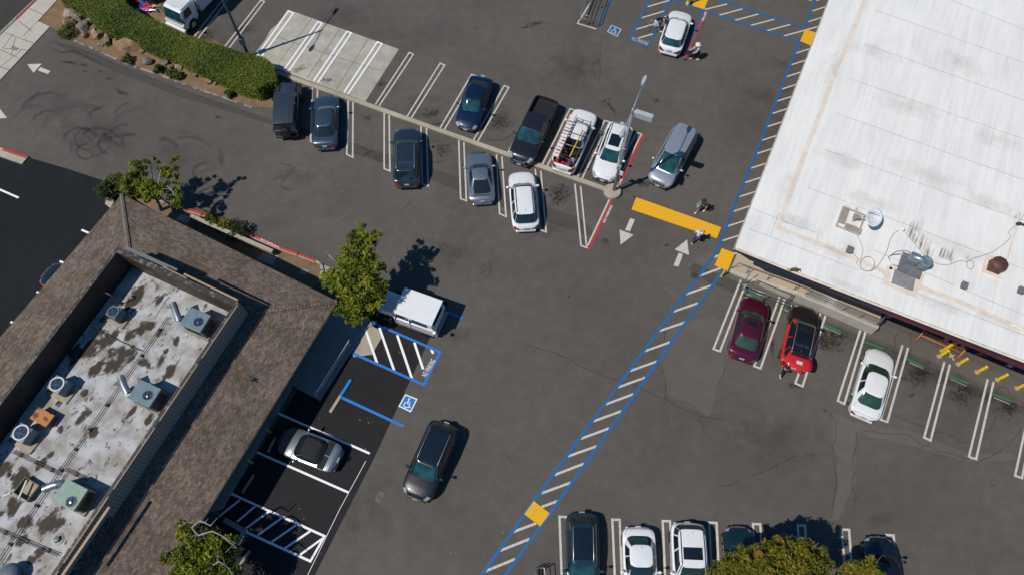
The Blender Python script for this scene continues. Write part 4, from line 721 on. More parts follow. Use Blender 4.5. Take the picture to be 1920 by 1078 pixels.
# roof membrane seams, tan caulk bands
sm_ = MB()
for a, b in (((1781, 0), (1930, 60)), ((1640.7, 19.5), (1920, 118)), ((1621, 83.5), (1920, 188.6)), ((1592, 147.5), (1920, 261.5)), ((1568, 212.9), (1920, 338)), ((1542, 279.6), (1920, 414)), ((1515, 352), (1920, 505)), ((1465, 414), (1530, 436)), ((1412, 391), (1480, 420)), ((1403, 429), (1610, 507)), ((1630, 515), (1660, 527)), ((1724, 552), (1920, 628)), ((1640, 470), (1790, 535)), ((1800, 540), (1920, 590)), ((1445, 443), (1460, 400)), ((1531, 455), (1534, 440))):
    sm_.line(P(*a, WR), P(*b, WR), .035, WR + .006)
loc(sm_).build('roof_seams', M('seam', (.56, .55, .53), (.36, .35, .33), 2), st)
bn = MB(); bw = .30
bn.path([P(x, y, WR) for x, y in ((1640, -55), (1622.6, 0), (1565, 140), (1504.3, 300), (1459, 428), (1560, 467), (1655, 508), (1668, 520))], bw, WR + .009)
bn.path([P(x, y, WR) for x, y in ((1718, 536), (1800, 566), (1920, 618), (2000, 650))], bw * 1.1, WR + .009)
bn.path([P(x, y, WR) for x, y in ((1668, 500), (1660, 530), (1714, 552), (1727, 517), (1668, 500))], .35, WR + .010)
bn.path([P(x, y, WR) for x, y in ((1914, 400), (1890, 480), (1875, 515))], .12, WR + .009)
bn.path([P(x, y, WR) for x, y in ((1380, 466), (1500, 515), (1640, 569), (1800, 631), (1930, 681))], .18, WR + .009)
loc(bn).build('caulk_bands', M('caulk', (.70, .58, .46), (.76, .70, .62), 2.5), st)
gm = MB()
for px, py, rx, ry in ((1640, 100, 3, 1.2), (1700, 200, 4, 1.5), (1800, 120, 3, 1.6), (1860, 260, 4, 1.2), (1580, 300, 3, 1), (1640, 380, 3, 1), (1740, 330, 4, 1.4), (1850, 380, 3, 1), (1500, 420, 2.5, .8), (1560, 470, 2, .8), (1800, 470, 3, 1), (1760, 570, 3, .8), (1880, 610, 2.5, .7), (1600, 540, 2.5, .5), (1480, 350, 1, 3), (1560, 130, 1, 3), (1810, 533, .9, .7), (1594, 467, .7, .6), (1700, 500, 1.3, 1.2), (1870, 500, 1.1, 1.0)):
    gm.blob(P(px, py, WR), rx, ry, WR + .0115, fd.y and math.atan2(fd.y, fd.x), 1.0)
loc(gm).build('roof_grime', 'roof_grime', st)['kind'] = 'stuff'
# ragged brown dirt streaks left by water
rs = MB()
def streak(px, py, wpx, hpx, n, pk=1.0):
    for i in range(n):
        x = px + wpx * (random.random() - .5); L = hpx * random.uniform(.4, 1.0); a = P(x, py + (x - px) * .42, WR); b = P(x + L * .36, py + (x - px) * .42 - L, WR)
        rs.soft([a, a.lerp(b, .25), a.lerp(b, .6), b], random.uniform(.06, .16), WR + .012 + random.random() * .002, 1.0, pk)
streak(1594, 397, 22, 20, 12, .8); streak(1630, 478, 26, 22, 14, .6); streak(1716, 440, 16, 42, 12, .9)
for k in range(7): streak(1700 + k * 6.5, 445 + k * 7.5, 10, 42, 6, 1.0)
streak(1772, 492, 26, 36, 22, 1); streak(1811, 489, 6, 16, 4, .9); streak(1905, 415, 10, 30, 6, .8)
loc(rs).build('dirt_streaks', 'rust_streak', st)['kind'] = 'stuff'
lf = leafmesh('gutter_weed', [P(1491 + random.gauss(0, 5), 506 + random.gauss(0, 1.6) + 0, WR + .05) for _ in range(90)], .09, 'dirt'); 
foliage('weed', (.05, .07, .02), (.18, .18, .05)); lf.data.materials[0] = MATS['weed']; lf['kind'] = 'stuff'
ZE = ZM(1540, 360, 5.053)
# satellite dish on a ballast frame
c = (P(1582.5, 397.6, WR) + P(1606, 432, WR)) / 2; t = thing('satellite_dish', 'white satellite dish on a square weathered frame on the white roof', 'satellite dish', (c.x, c.y, WR), math.radians(-27))
m = MB(); 
for y in (-.75, .75): m.box((0, y, .05), (1.45, .09, .1))
for x in (-.68, .68): m.box((x, 0, .051), (.09, 1.42, .1))
m.build('base_frame', M('frameW', (.5, .46, .4), (.35, .3, .25), 5), t)
m = MB()
for x, y, s in ((-.45, .1, (.35, 1.1)), (.3, -.5, (1.0, .4)), (.3, .4, (.5, .4))): m.box((x, y, .05), (*s, .09))
m.build('ballast_block', M('blk', (.36, .31, .25), (.28, .24, .2), 6), t)
MB().tube([(.1, 0, .1), (.2, 0, .7), (.65, .05, .85)], .035).build('mast', 'galv', t, True)
bm = MB(); ns, nr = 28, 6; vs = []; fs = []
D = Matrix.Translation((.95, .12, .95)) @ Matrix.Rotation(math.radians(-10), 4, 'Z') @ Matrix.Rotation(math.radians(14), 4, 'Y')
for j in range(nr + 1):
    r = .62 * j / nr
    for i in range(ns): vs.append(D @ Vector((r * .80 * math.cos(2 * math.pi * i / ns), r * 1.1 * math.sin(2 * math.pi * i / ns), .35 * r * r)))
for j in range(nr):
    for i in range(ns): fs.append((j * ns + i, (j + 1) * ns + i, (j + 1) * ns + (i + 1) % ns, j * ns + (i + 1) % ns))
bm.add(vs, fs); o = bm.build('reflector', M('dishw', (.8, .81, .83), rough=.4), t, True); md = o.modifiers.new('s', 'SOLIDIFY'); md.thickness = .025
MB().tube([D @ Vector((-.45, 0, .1)), D @ Vector((-.2, 0, .5)), D @ Vector((0, 0, .6))], .02).build('feed_arm', 'galv', t, True)
for x, y, l in ((1594.4, 467.3, 'gray roof vent box left of the cable ring'), (1810, 533.6, 'gray roof vent box below the rusty fan'), (1917, 543, 'gray roof vent box at the right edge of the photo'),):
    b = P(x, y, WR + .25); t = thing('vent_box', l, 'roof vent', (b.x, b.y, WR), math.radians(-27), 'gray box vents on the white roof'); MB().rbox((0, 0, .11), (.30, .38, .22), .02).build('box', M('boxg', (.10, .11, .125)), t); MB().rbox((0, 0, .23), (.36, .44, .03), .01).build('lid', M('boxg2', (.16, .17, .19)), t)
b = P(1691.7, 431, WR + .1); t = thing('pipe_vent', 'tiny white vent stub where the roof cables meet', 'roof vent', (b.x, b.y, WR)); MB().lathe((0, 0, 0), [(.1, 0), (.07, .2), (.13, .2), (.1, .3), (0, .32)], 12, capt=False).build('cap', 'dishw', t, True, 40)
# curved exhaust fan on its pad
b = P(1708, 497, WR); t = thing('exhaust_fan', 'gray curved exhaust blower on a dark roof pad', 'exhaust fan', b, math.radians(-27))
MB().box((0, -.1, .06), (1.35, 1.35, .12)).build('pad', M('padd', (.12, .125, .14), (.17, .17, .18), 3), t); MB().rbox((-.1, .15, .42), (.55, .6, .6), .06).build('housing', 'galv', t, True, 40)
MB().tube([(-.35, .1, .35), (-.1, .12, .7), (.2, .1, .75), (.5, .05, .6)], [.14, .17, .2, .2], 18).build('scroll', 'galv', t, True, 50); MB().lathe((.5, .05, .3), [(.34, 0), (.34, .55), (.38, .55), (.30, .58), (.12, .50), (0, .5)], 22, capt=False).build('motor_cowl', 'ac_gray', t, True, 40)
m = MB(); m.tube([(-.35, .1, .4), (-.8, .3, .3), (-1.2, .1, .05), (-1.35, -.2, .04)], .03, 6); m.tube([(.1, .5, .3), (-.5, .75, .1), (-1.0, .5, .04), (-1.35, -.1, .04), (-1.1, -.5, .04), (-.6, -.5, .1)], .025, 6); m.build('conduit', 'galv', t, True)
t = thing('roof_pad', 'flat gray rubber pad below the exhaust blower', 'roof pad', P(1694, 525.5, WR), math.radians(-24)); MB().box((0, 0, .03), (1.25, .98, .04)).build('pad_sheet', M('padl', (.26, .255, .27), (.22, .215, .23), 3), t)
b = P(1862, 503, WR); t = thing('rusty_fan', 'rusty brown round roof fan on a square base near the right edge', 'roof fan', b, math.radians(-27))
MB().box((0, 0, .03), (1.15, 1.15, .05)).build('patch', 'caulk', t); MB().box((0, 0, .2), (.72, .72, .36), 0, 0, None, .9).build('curb', 'rust2', t); MB().lathe((0.03, 0, .38), [(.40, 0), (.46, .05), (.46, .30), (.34, .42), (0, .46)], 22, capt=False).build('cowl', M('rustd', (.13, .05, .03), (.06, .025, .018), 6), t, True, 40)
m = MB()
for k in range(6): m.box((.03 + .2 * math.cos(k), .2 * math.sin(k), .82), (.4, .02, .03), k)
m.build('guard', 'block', t)
cb = MB(); z = WR + .03
pts = [ZE(*p, z) for p in ((765, 362), (700, 385), (650, 460), (620, 560), (550, 680), (490, 740), (430, 750), (370, 725), (335, 680), (345, 640), (300, 572))]; 
def smooth_(p, n=6):
    p = [Vector(q) for q in p]; out = []
    for i in range(len(p) - 1):
        a, b, c, d = p[max(0, i - 1)], p[i], p[i + 1], p[min(len(p) - 1, i + 2)]
        for k in range(n): u = k / n; out.append(.5 * ((2 * b) + (c - a) * u + (2 * a - 5 * b + 4 * c - d) * u * u + (3 * b - a - 3 * c + d) * u ** 3))
    return out + [p[-1]]
def cable(name, pts, r, lab, mat='cabg'):
    o = MB().tube(smooth_(pts), r, 5).build(name, MATS[mat] if mat in MATS else M('cabg', (.25, .24, .23), rough=.5), None, True); return tag(o, lab, 'cable')
M('cabg', (.36, .34, .32), rough=.5)
cable('roof_cable', pts, .018, 'gray cable looping from the white vent stub round the coiled ring')
cable('coiled_cable', [ZE(437 + 68 * math.cos(k * .5), 682 + 68 * math.sin(k * .5), z + .03) for k in range(14)], .022, 'round coil of gray cable lying on the white roof')
cable('roof_cable', [ZE(*p, z) for p in ((790, 380), (880, 490), (990, 610), (1090, 678), (1200, 690), (1300, 655), (1380, 660), (1430, 632), (1600, 580), (1720, 500), (1790, 430), (1780, 375), (1860, 300), (1935, 195))], .018, 'long gray cable sagging across the white roof to the right edge')
cable('roof_cable', [ZE(*p, z) for p in ((330, 385), (350, 440), (390, 520), (385, 600), (360, 640))], .016, 'thin cable from the dish frame down to the coil')
cable('roof_cable', [ZE(1410 + 32 * math.cos(k * .55 - 1.5), 690 + 40 * math.sin(k * .55 - 1.5), z + .02) for k in range(12)], .018, 'small loose loop of thin cable left of the rusty fan')
b = P(1911, 420, WR + .1); t = thing('cable_clamp', 'small dark clamp block at the upper right end of the roof cable', 'clamp', (b.x, b.y, WR)); m = MB(); m.box((0, 0, .08), (.3, .16, .16)); m.box((.3, -.05, .06), (.14, .14, .12)); m.build('block', 'block', t)
a, b = P(1896, 607, WR + .05), P(1930, 622, WR + .05); tag(MB().tube([a, b], .035, 6).build('roof_pipe', M('whp', (.75, .75, .7)), None, True), 'short white pipe lying at the right end of the roof', 'pipe')
# ---- raised dock walkway beside the store
ZF = ZM(1360, 480, 6.0); DZ = .85
def dk(x, y, z): return ZF(x, y, z)
da = dk(40, 175, 0.06); dbp = dk(1720, 790, DZ); dout = (dbp - da); k2 = (P(1368, 478) )
o0 = P(1369, 507); o1 = Vector((*P(1646.7, 611.7, DZ).xy, 0)); od = (o1 - o0).normalized(); on = Vector((-od.y, od.x, 0)); Ld = (o1 - o0).length
i0 = o0 + on * 1.9; i1 = P(1657, 583, DZ) ; i1 = Vector((i1.x, i1.y, 0)); wlin = wl
dockt = thing('loading_dock', 'raised tan concrete dock with a white edge beside the maroon wall', 'loading dock', o0); O = o0.copy()
kd = [0, .14, .30, .45, 1.0]; zs = [.03, .10, .5, .8, DZ]
def wallpt(p): # project to wall line
    return wl + wd * ((p - wl).dot(wd)) + sdv * .005
m = MB()
for (ka, za), (kb_, zb) in zip(zip(kd[:-1], zs[:-1]), zip(kd[1:], zs[1:])):
    a, b = o0.lerp(o1, ka), o0.lerp(o1, kb_); c, d = wallpt(b), wallpt(a)
    if ka == 0: d = a + on * 2.1
    vs = [(*a.xy, 0), (*b.xy, 0), (*c.xy, 0), (*d.xy, 0), (*a.xy, za), (*b.xy, zb), (*c.xy, zb), (*d.xy, za)]
    m.add(vs, [(4, 5, 6, 7), (0, 1, 5, 4), (1, 2, 6, 5), (3, 0, 4, 7)])
loc(m).build('deck', M('dockc', (.46, .36, .24), (.40, .34, .27), 1.2, detail=7), dockt)
m = MB()
for (ka, za), (kb_, zb) in zip(zip(kd[:-1], zs[:-1]), zip(kd[1:], zs[1:])):
    a, b = o0.lerp(o1, ka) - on * .1, o0.lerp(o1, kb_) - on * .1; w_ = on * .12
    vs = [Vector((*(a - w_).xy, 0)), Vector((*(b - w_).xy, 0)), Vector((*(b + w_).xy, 0)), Vector((*(a + w_).xy, 0)), Vector((*(a - w_).xy, za + .12)), Vector((*(b - w_).xy, zb + .12)), Vector((*(b + w_).xy, zb + .12)), Vector((*(a + w_).xy, za + .12))]
    m.add(vs, [(4, 5, 6, 7), (0, 1, 5, 4), (1, 2, 6, 5), (2, 3, 7, 6), (3, 0, 4, 7)])
loc(m).build('edge_wall', M('dockw', (.50, .46, .40), (.44, .40, .34), 3), dockt)
jm = MB()
for k in (.45, .72): p = o0.lerp(o1, k); q = wallpt(p); jm.line(p, q, .03, DZ + .003 if k > .45 else .805)
loc(jm).build('deck_joint', M('joint3', (.22, .18, .13)), dockt)
def rail(pts3, posts, r, lab, name='railing', bars=1, mat='steel', lean=.0, cat='railing'):
    q = [Vector(p) for p in pts3]; o = Vector((q[0].x, q[0].y, 0)); t = thing(name, lab, cat, o); m = MB(); 
    dd = (q[-1] - q[0]).normalized(); nn = Vector((-dd.y, dd.x, 0))
    for b in range(bars): m.tube([p - o - Vector((0, 0, b * .18)) - nn * lean * b for p in q], r if b == 0 else r * .8, 6)
    m.build('rail', mat, t, True)
    for zb, k in posts:
        i = k * (len(q) - 1); j = min(int(i), len(q) - 2); p = q[j].lerp(q[j + 1], i - j) - o; MB().tube([(p.x, p.y, zb), (p.x, p.y, p.z)], r, 6).build('post', mat, t, True)
    return t
M('steel', (.32, .34, .37), (.22, .24, .27), 5, rough=.35, metal=.6); M('steel_dark', (.06, .065, .07), rough=.4, metal=.5)
up = Vector((0, 0, 1))
rl = [o0.lerp(o1, k) + on * .0 + up * (np.interp(k, kd, zs) + .95) for k in (.50, .75, .985)]; c_ = o1 + od * .12 + on * 1.0
rail(rl + [Vector((*c_.xy, DZ + .95))], [(DZ + .1, k) for k in (0, .17, .34, .5, .66, .82, 1)], .025, 'five bar steel railing along the right half of the dock edge', bars=5, lean=.03)
rail([o0 + on * .15 + up * .05, o0 + on * .25 + od * .3 + up * .9, o0.lerp(o1, .25) + on * .2 + up * 1.2, o0.lerp(o1, .50) + up * (DZ + .9)], [(.1, .45), (.4, .66), (.6, .9)], .025, 'thin dark handrail climbing the dock ramp', mat='steel_dark', cat='handrail')
a, b = ZF(355, 270, .9), ZF(765, 440, 1.1)
rail([Vector((*ZF(290, 310, .2).xy, .3)), a, b, b + (ZF(720, 475, 1.0) - b)], [(.4, .35), (.4, .66), (.5, .95)], .03, 'short steel rail above the ramp edge near the maroon sedan', mat='steel_dark')
# steel trolley rail standing on the asphalt
a, b = ZF(215, 330, .85), ZF(745, 540, .85); t = rail([a, b], [(0, 0), (0, .5), (0, 1)], .035, 'double steel trolley barrier standing on the asphalt before the dock', bars=2, lean=.12); 
o = t.location
for k in (0, 1): m = MB(); p = a.lerp(b, k) - o; m.tube([(p.x, p.y, .85), (p.x + .1, p.y - .3, .5), (p.x + .12, p.y - .35, .03)], .03, 6); m.tube([(p.x, p.y, .85), (p.x - .25, p.y + .35, .5)], .03, 6); m.build('stay', 'steel', t, True)
a, b = ZF(190, 330, 0), ZF(270, 170, .9); tag(MB().tube([a, a + Vector((0, 0, .9)), a + Vector((.1, .2, 1.9))], .03, 6).build('steel_pole', 'steel', None, True), 'bare steel pole leaning at the left end of the dock rails', 'pole')
# orange pipe guard
ZG = ZM(1700, 600, 5.99); a, b = ZG(190, 130, .95), ZG(655, 335, .95); o = Vector((a.x, a.y, 0)); M('orange', (.62, .17, .06), (.5, .14, .05), 6)
t = thing('pipe_guard', 'orange pipe guard frame against the maroon wall', 'guard rail', o); m = MB(); nn = Vector((-(b - a).y, (b - a).x, 0)).normalized()
m.tube([a - o, b - o], .05, 7); m.tube([a - o - up * .45 - nn * .05, b - o - up * .45 - nn * .05], .04, 7); m.tube([a - o + nn * .3, b - o + nn * .3 + up * .0], .035, 7); m.build('rail', 'orange', t, True)
for p in (a, b): MB().tube([p - o + nn * .35, p - o, p - o - nn * .45 - up * .95], .05, 7).build('leg', 'orange', t, True)
# yellow bollards
M('yel', (.80, .52, .02), (.75, .46, .02), 5, rough=.45)
def bollard(px, py, h, r, lab, grp='yellow bollards by the maroon wall', mat='yel'):
    t = thing('bollard', lab, 'bollard', P(px, py), 0, grp); MB().lathe((0, 0, 0), [(r, 0), (r, h - .06), (r * .75, h - .02), (0, h)], 16, capt=False).build('post', mat, t, True, 50); MB().lathe((0, 0, 0), [(r * 1.7, 0), (r * 1.5, .03), (r, .035)], 16, capb=False, capt=False).build('base_collar', 'conc_dark', t); MB().lathe((0, 0, h - .14), [(r + .003, 0), (r + .003, .07)], 16, capb=False, capt=False).build('band', M('yel2', (.62, .38, .02)), t)
for x, y, h, l in ((397, 345, 1.55, 'tall yellow bollard overlapping the orange pipe guard'), (365, 405, 1.15, 'yellow bollard just in front of the tallest one'), (578, 493, 1.1, 'yellow bollard next right of the orange pipe guard'), (790, 582, 1.1, 'yellow bollard in the middle of the row right of the orange guard'), (1017, 667, 1.1, 'yellow bollard fourth along from the orange pipe guard'), (1240, 762, 1.1, 'yellow bollard cut by the right edge of the photo')):
    q = ZG(x, y); bollard(1700 + x / 5.99, 600 + y / 5.99, h, .10, l)
bollard(1352.5, 518, .9, .06, 'thin yellow bollard at the foot of the dock ramp', None)
NB = 'thin yellow kerb bollards beside the shingled building'
bollard(209, 349, 1.0, .045, 'thin yellow bollard at the building corner beside the low hedge', NB); bollard(392, 411, 1.05, .045, 'thin yellow bollard above the low wall with a long shadow', NB); bollard(335, 391, 1.0, .045, 'thin yellow bollard under the lower edge of the corner tree', NB)
b0 = P(506.8, 810); bollard(506.8, 810, .9, .05, 'shaded yellow bollard on the walkway above the silver convertible', NB); bollard(473.5, 867, .9, .05, 'shaded yellow bollard on the walkway below the silver convertible', NB)
# gas meters along the wall
for x, y, l in ((445, 215, 'gray gas meter behind the orange guard on the left'), (545, 255, 'small gas valve between the two meters behind the guard'), (630, 290, 'gray gas meter behind the right end of the orange guard'), (1160, 505, 'gray gas meter against the maroon wall near the right edge'), (830, 372, 'red and white pipe fittings at the foot of the maroon wall')):
    c = ZG(x, y, .5); t = thing({545: 'gas_valve', 830: 'pipe_fittings'}.get(x, 'gas_meter'), l, {545: 'gas valve', 830: 'pipe fittings'}.get(x, 'gas meter'), (c.x, c.y, 0), math.radians(-24)); red = x == 830
    MB().rbox((0, 0, .55), (.28, .2, .34), .05).build('meter_body', 'ac_tan' if not red else M('valve_red', (.4, .06, .04)), t, True, 40); MB().tube([(-.12, 0, 0), (-.12, 0, .38)], .025, 6).build('inlet_pipe', 'galv', t, True); MB().tube([(.12, 0, .75), (.12, 0, .85), (.4, .1, .85), (.4, .1, 0)], .025, 6).build('outlet_pipe', 'galv', t, True)
t = thing('yellow_cross_sign', 'small faded yellow cross marker between the bollards', 'marker', P(1783, 666), .3); m = MB(); m.box((0, 0, .02), (.08, .75, .03)); m.box((0, -.05, .021), (.35, .1, .03)); m.build('marker_bars', M('fady', (.5, .42, .2)), t)
t = thing('traffic_cone', 'pale pink block at the right end of the dock', 'block', P(1664, 592)); MB().rbox((0, 0, .12), (.3, .3, .24), .03).build('block_body', M('pinkb', (.6, .42, .36)), t)
t.name = 'concrete_block'
# ================================================================= VEHICLES (local frame: +x forward, z up)
M('glass', (.012, .022, .026), (.010, .018, .02), 1.5, rough=.04, spec=.9); M('glass_teal', (.018, .075, .078), (.008, .030, .040), 1.6, rough=.05, spec=.9, detail=3); M('glass_green', (.02, .05, .037), (.035, .075, .05), 2.5, rough=.06, spec=.8)
M('trim', (.02, .02, .021), rough=.5); M('tyre', (.014, .014, .015), rough=.85); M('gap', (.008, .008, .009), rough=.7)
M('rim', (.45, .46, .48), rough=.3, metal=.8); M('rim_dark', (.05, .05, .055), rough=.4, metal=.5); M('lampc', (.55, .58, .6), (.3, .33, .36), 9, rough=.08, metal=.3); M('lampr', (.32, .012, .015), rough=.15, coat=1.0)
M('plate', (.55, .58, .62), (.4, .45, .55), 14); M('grille', (.03, .03, .032), (.12, .12, .13), 30, rough=.35); M('roofglass', (.008, .014, .022), rough=.06, spec=.9)
def sm(xs, zs, n=3):
    def f(x):
        x = np.asarray(x, float); h = .012; return (np.interp(x - 2 * h, xs, zs) + 2 * np.interp(x - h, xs, zs) + 3 * np.interp(x, xs, zs) + 2 * np.interp(x + h, xs, zs) + np.interp(x + 2 * h, xs, zs)) / 9
    return f
PROF = dict(
 sedan=dict(top=([0, .02, .05, .12, .17, .22, .66, .72, .80, .90, .965, .99, 1], [.66, .84, .95, 1.0, 1.01, .98, .96, .95, .90, .80, .68, .60, .50]), cab=(.115, .735, .285, .575, .90, .655), H=1.45),
 suv=dict(top=([0, .015, .04, .10, .2, .70, .76, .86, .95, .985, 1], [.70, .95, 1.05, 1.08, 1.06, 1.06, 1.05, 1.01, .92, .78, .55]), cab=(.035, .76, .12, .60, .92, .74), H=1.70),
 wagon=dict(top=([0, .015, .05, .12, .2, .68, .74, .84, .95, .985, 1], [.66, .86, .96, .99, .98, .98, .97, .91, .78, .66, .5]), cab=(.045, .745, .15, .60, .91, .68), H=1.52),
 van=dict(top=([0, .01, .03, .10, .2, .74, .80, .88, .96, .99, 1], [.70, .98, 1.06, 1.06, 1.05, 1.04, 1.02, .95, .82, .68, .5]), cab=(.02, .83, .07, .60, .92, .76), H=1.74),
 coupe=dict(top=([0, .03, .08, .18, .3, .66, .72, .80, .90, .96, .99, 1], [.58, .76, .86, .90, .88, .84, .84, .82, .74, .62, .54, .46]), cab=(.10, .72, .36, .57, .84, .56), H=1.30),
 roadster=dict(top=([0, .02, .06, .16, .3, .62, .68, .78, .90, .96, .99, 1], [.60, .80, .88, .90, .88, .84, .83, .80, .70, .60, .52, .44]), cab=(.20, .70, .30, .565, .84, .64), H=1.28),
 pickup=dict(top=([0, .008, .03, .34, .37, .68, .75, .84, .94, .985, 1], [.80, 1.05, 1.16, 1.16, 1.16, 1.13, 1.13, 1.11, 1.05, .85, .6]), cab=(.33, .75, .375, .625, .93, .74), H=1.80))
def vehicle(name, lab, cat, kind, nose, tail, Wd, paint, glass='glass', H=None, zc=.75, roofcol=None, rails=None, sunroof=None, group=None, cargo=None, wheel_r=.33, rim='rim', front_dark=None, ladder=False, ribs=False, rearglass=None, hoodcol=None, LL=None, nfr=3.0, plates=True, cladding=False, mirrors=None, twotone=None):
    n_, t_ = P(*nose, zc), P(*tail, zc); c = (n_ + t_) / 2; L = LL or (n_ - t_).length * .975
    if LL: c = n_ + (t_ - n_).normalized() * LL / 2
    root = thing(name, lab, cat, (c.x, c.y, G2), ang(t_, n_), group); pr = PROF[kind]; H = H or pr['H']; top = sm(*pr['top']); hs = H / pr['H']; hw = Wd / 2
    sill = .24
    def wid(u):
        x = (u - .5) * L; q = np.clip((x - (L / 2 - 1.0)) / 1.0, 0, 1); r = np.clip((-x - (L / 2 - .8)) / .8, 0, 1)
        return hw * (1 - q ** nfr) ** (1 / 2.9) * (1 - r ** 4) ** (1 / 3.2) * (1 - .03 * np.abs(2 * u - 1) ** 2)
    wx = (L * .5 - .17 * L - .05, -L * .5 + .19 * L)
    def body(u, s, sd, off=0.0):
        u = np.asarray(u, float); s = np.asarray(s, float); x = (u - .5) * L; w_ = wid(u); h = top(u) * (hs if kind in ('suv', 'van', 'pickup') else 1)
        bot = sill + .10 * np.clip((np.abs(2 * u - 1) - .86) / .14, 0, 1); sh = h - .13 - .06 * (u > .7) * 1.0
        a = np.clip(s / .55, 0, 1) * math.pi / 2; t = np.clip((s - .55) / .45, 0, 1)
        y = np.where(s <= .55, w_ * np.sin(a) ** .95, w_ * (1 + .015 * np.sin(t * math.pi) - .06 * t ** 2)); z = np.where(s <= .55, sh + (h - sh) * np.cos(a) ** .75, sh + (bot - sh) * t)
        for xw in wx:
            ins = ((x - xw) ** 2 + (z - wheel_r) ** 2 < (wheel_r + .07) ** 2) & (s > .56); y = np.where(ins, y - .16, y)
        y = y + off * np.clip(s / .55, 0, 1); z = z + off * (1 - np.clip(s / .6, 0, 1) ** 2)
        return x, y * sd, z
    def patch(m, u0, u1, s0, s1, sd, off=.006, nu=8, ns_=5, mi=0):
        U, Sg = np.meshgrid(np.linspace(u0, u1, nu), np.linspace(s0, s1, ns_), indexing='ij'); x, y, z = body(U, Sg, sd, off); vs = np.stack([x, y, z], -1).reshape(-1, 3).tolist()
        fs = [(i * ns_ + j, (i + 1) * ns_ + j, (i + 1) * ns_ + j + 1, i * ns_ + j + 1) for i in range(nu - 1) for j in range(ns_ - 1)]
        if sd < 0: fs = [f[::-1] for f in fs]
        m.add(vs, [f[::-1] for f in fs], mi)
    # body shell
    us = np.concatenate([np.linspace(0, .04, 10)[:-1], np.linspace(.04, .96, 92), np.linspace(.96, 1, 14)[1:]]); ss = np.concatenate([np.linspace(0, .55, 17), np.linspace(.58, 1, 15)]); NS = len(ss)
    col = []
    for sd_, order in ((-1, ss[::-1]), (1, ss[1:])):
        U, Sg = np.meshgrid(us, order, indexing='ij'); x, y, z = body(U, Sg, sd_)
        if cargo:
            b0, b1, bz = cargo; inn = (U > b0) & (U < b1) & (np.abs(y) < wid(U) - .12) & (Sg < .55); z = np.where(inn, bz, z)
        col.append(np.stack([x, y, z], -1))
    V = np.concatenate(col, 1); NU, NV = V.shape[:2]; vs = V.reshape(-1, 3).tolist(); fs = []; mi = []
    for i in range(NU - 1):
        for j in range(NV - 1):
            fs.append((i * NV + j, (i + 1) * NV + j, (i + 1) * NV + j + 1, i * NV + j + 1)); zz = V[i:i + 2, j:j + 2, 2]; k = 0
            if cargo and zz.min() < cargo[2] + .05 and zz.min() > cargo[2] - .02 and cargo[0] - .02 < us[i] < cargo[1] + .02 and NS * .45 < j < NV - NS * .45: k = 1
            if cladding and zz.max() < .42: k = 1
            if twotone and us[i] > twotone[0]: k = 2
            mi.append(k)
    fs += [tuple(range(NV)), tuple((NU - 1) * NV + j for j in range(NV))[::-1]]; mi += [0, 2 if twotone else 0]
    for i in range(NU - 1): fs.append((i * NV, i * NV + NV - 1, (i + 1) * NV + NV - 1, (i + 1) * NV)); mi.append(1)
    m = MB(); m.v = [tuple(v) for v in vs]; m.f = fs; m.m = mi; m.build('body', [paint, 'trim', twotone[1] if twotone else 'trim'], root, True, 38)
    # cabin
    b0, b1, r0, r1, wb, wr = pr['cab']; X = lambda u: (u - .5) * L
    zb = float(top(.5)) * (hs if kind in ('suv', 'van', 'pickup') else 1) - .05; zt = H - .05; cr = .06; n = 4.2 if kind in ('coupe', 'roadster', 'sedan') else 5.5
    cb, rb, ct, rt, yb, yt = (X(b0) + X(b1)) / 2, (X(b1) - X(b0)) / 2, (X(r0) + X(r1)) / 2, (X(r1) - X(r0)) / 2, hw * wb, hw * wr
    def sl(t): return (1 - abs(t) ** n) ** (1 / n) if abs(t) < 1 else 0
    def cab(kx, ky, v, off=0.0):
        bx, by, tx, ty = cb + rb * kx, yb * ky, ct + rt * kx, yt * ky
        if v <= 1:
            e = 1 - (1 - v) ** 1.12; x, y, z = bx + (tx - bx) * v, by + (ty - by) * (v ** 1.25), zb + (zt - zb) * e; return (x + off * kx * .7, y + off * ky * .7, z + off * .7)
        r = 2 - v; return (ct + (tx - ct) * r, ty * r, zt + cr * (1 - r * r) + off)
    ks = []
    NA = 72
    for i in range(NA):
        a = 2 * math.pi * i / NA; a += .12 * math.sin(4 * a) * -1; cx_, sy_ = math.cos(a), math.sin(a); ks.append((math.copysign(abs(cx_) ** (2 / n), cx_), math.copysign(abs(sy_) ** (2 / n), sy_)))
    vsn = [0, .25, .5, .75, .9, 1, 1.06, 1.2, 1.45, 1.75]
    m = MB(); m.v = [cab(kx, ky, v) for v in vsn for kx, ky in ks] + [cab(0, 0, 2)]; q = len(vsn)
    for j in range(q - 1):
        for i in range(NA): m.f.append((j * NA + i, j * NA + (i + 1) % NA, (j + 1) * NA + (i + 1) % NA, (j + 1) * NA + i)); m.m.append(1 if (roofcol and (vsn[j] >= .9 or (kind == 'roadster' and ks[i][0] < .55))) else 0)
    for i in range(NA): m.f.append(((q - 1) * NA + i, (q - 1) * NA + (i + 1) % NA, q * NA)); m.m.append(1 if roofcol else 0)
    m.build('cabin', [paint, roofcol or paint], root, True, 45)
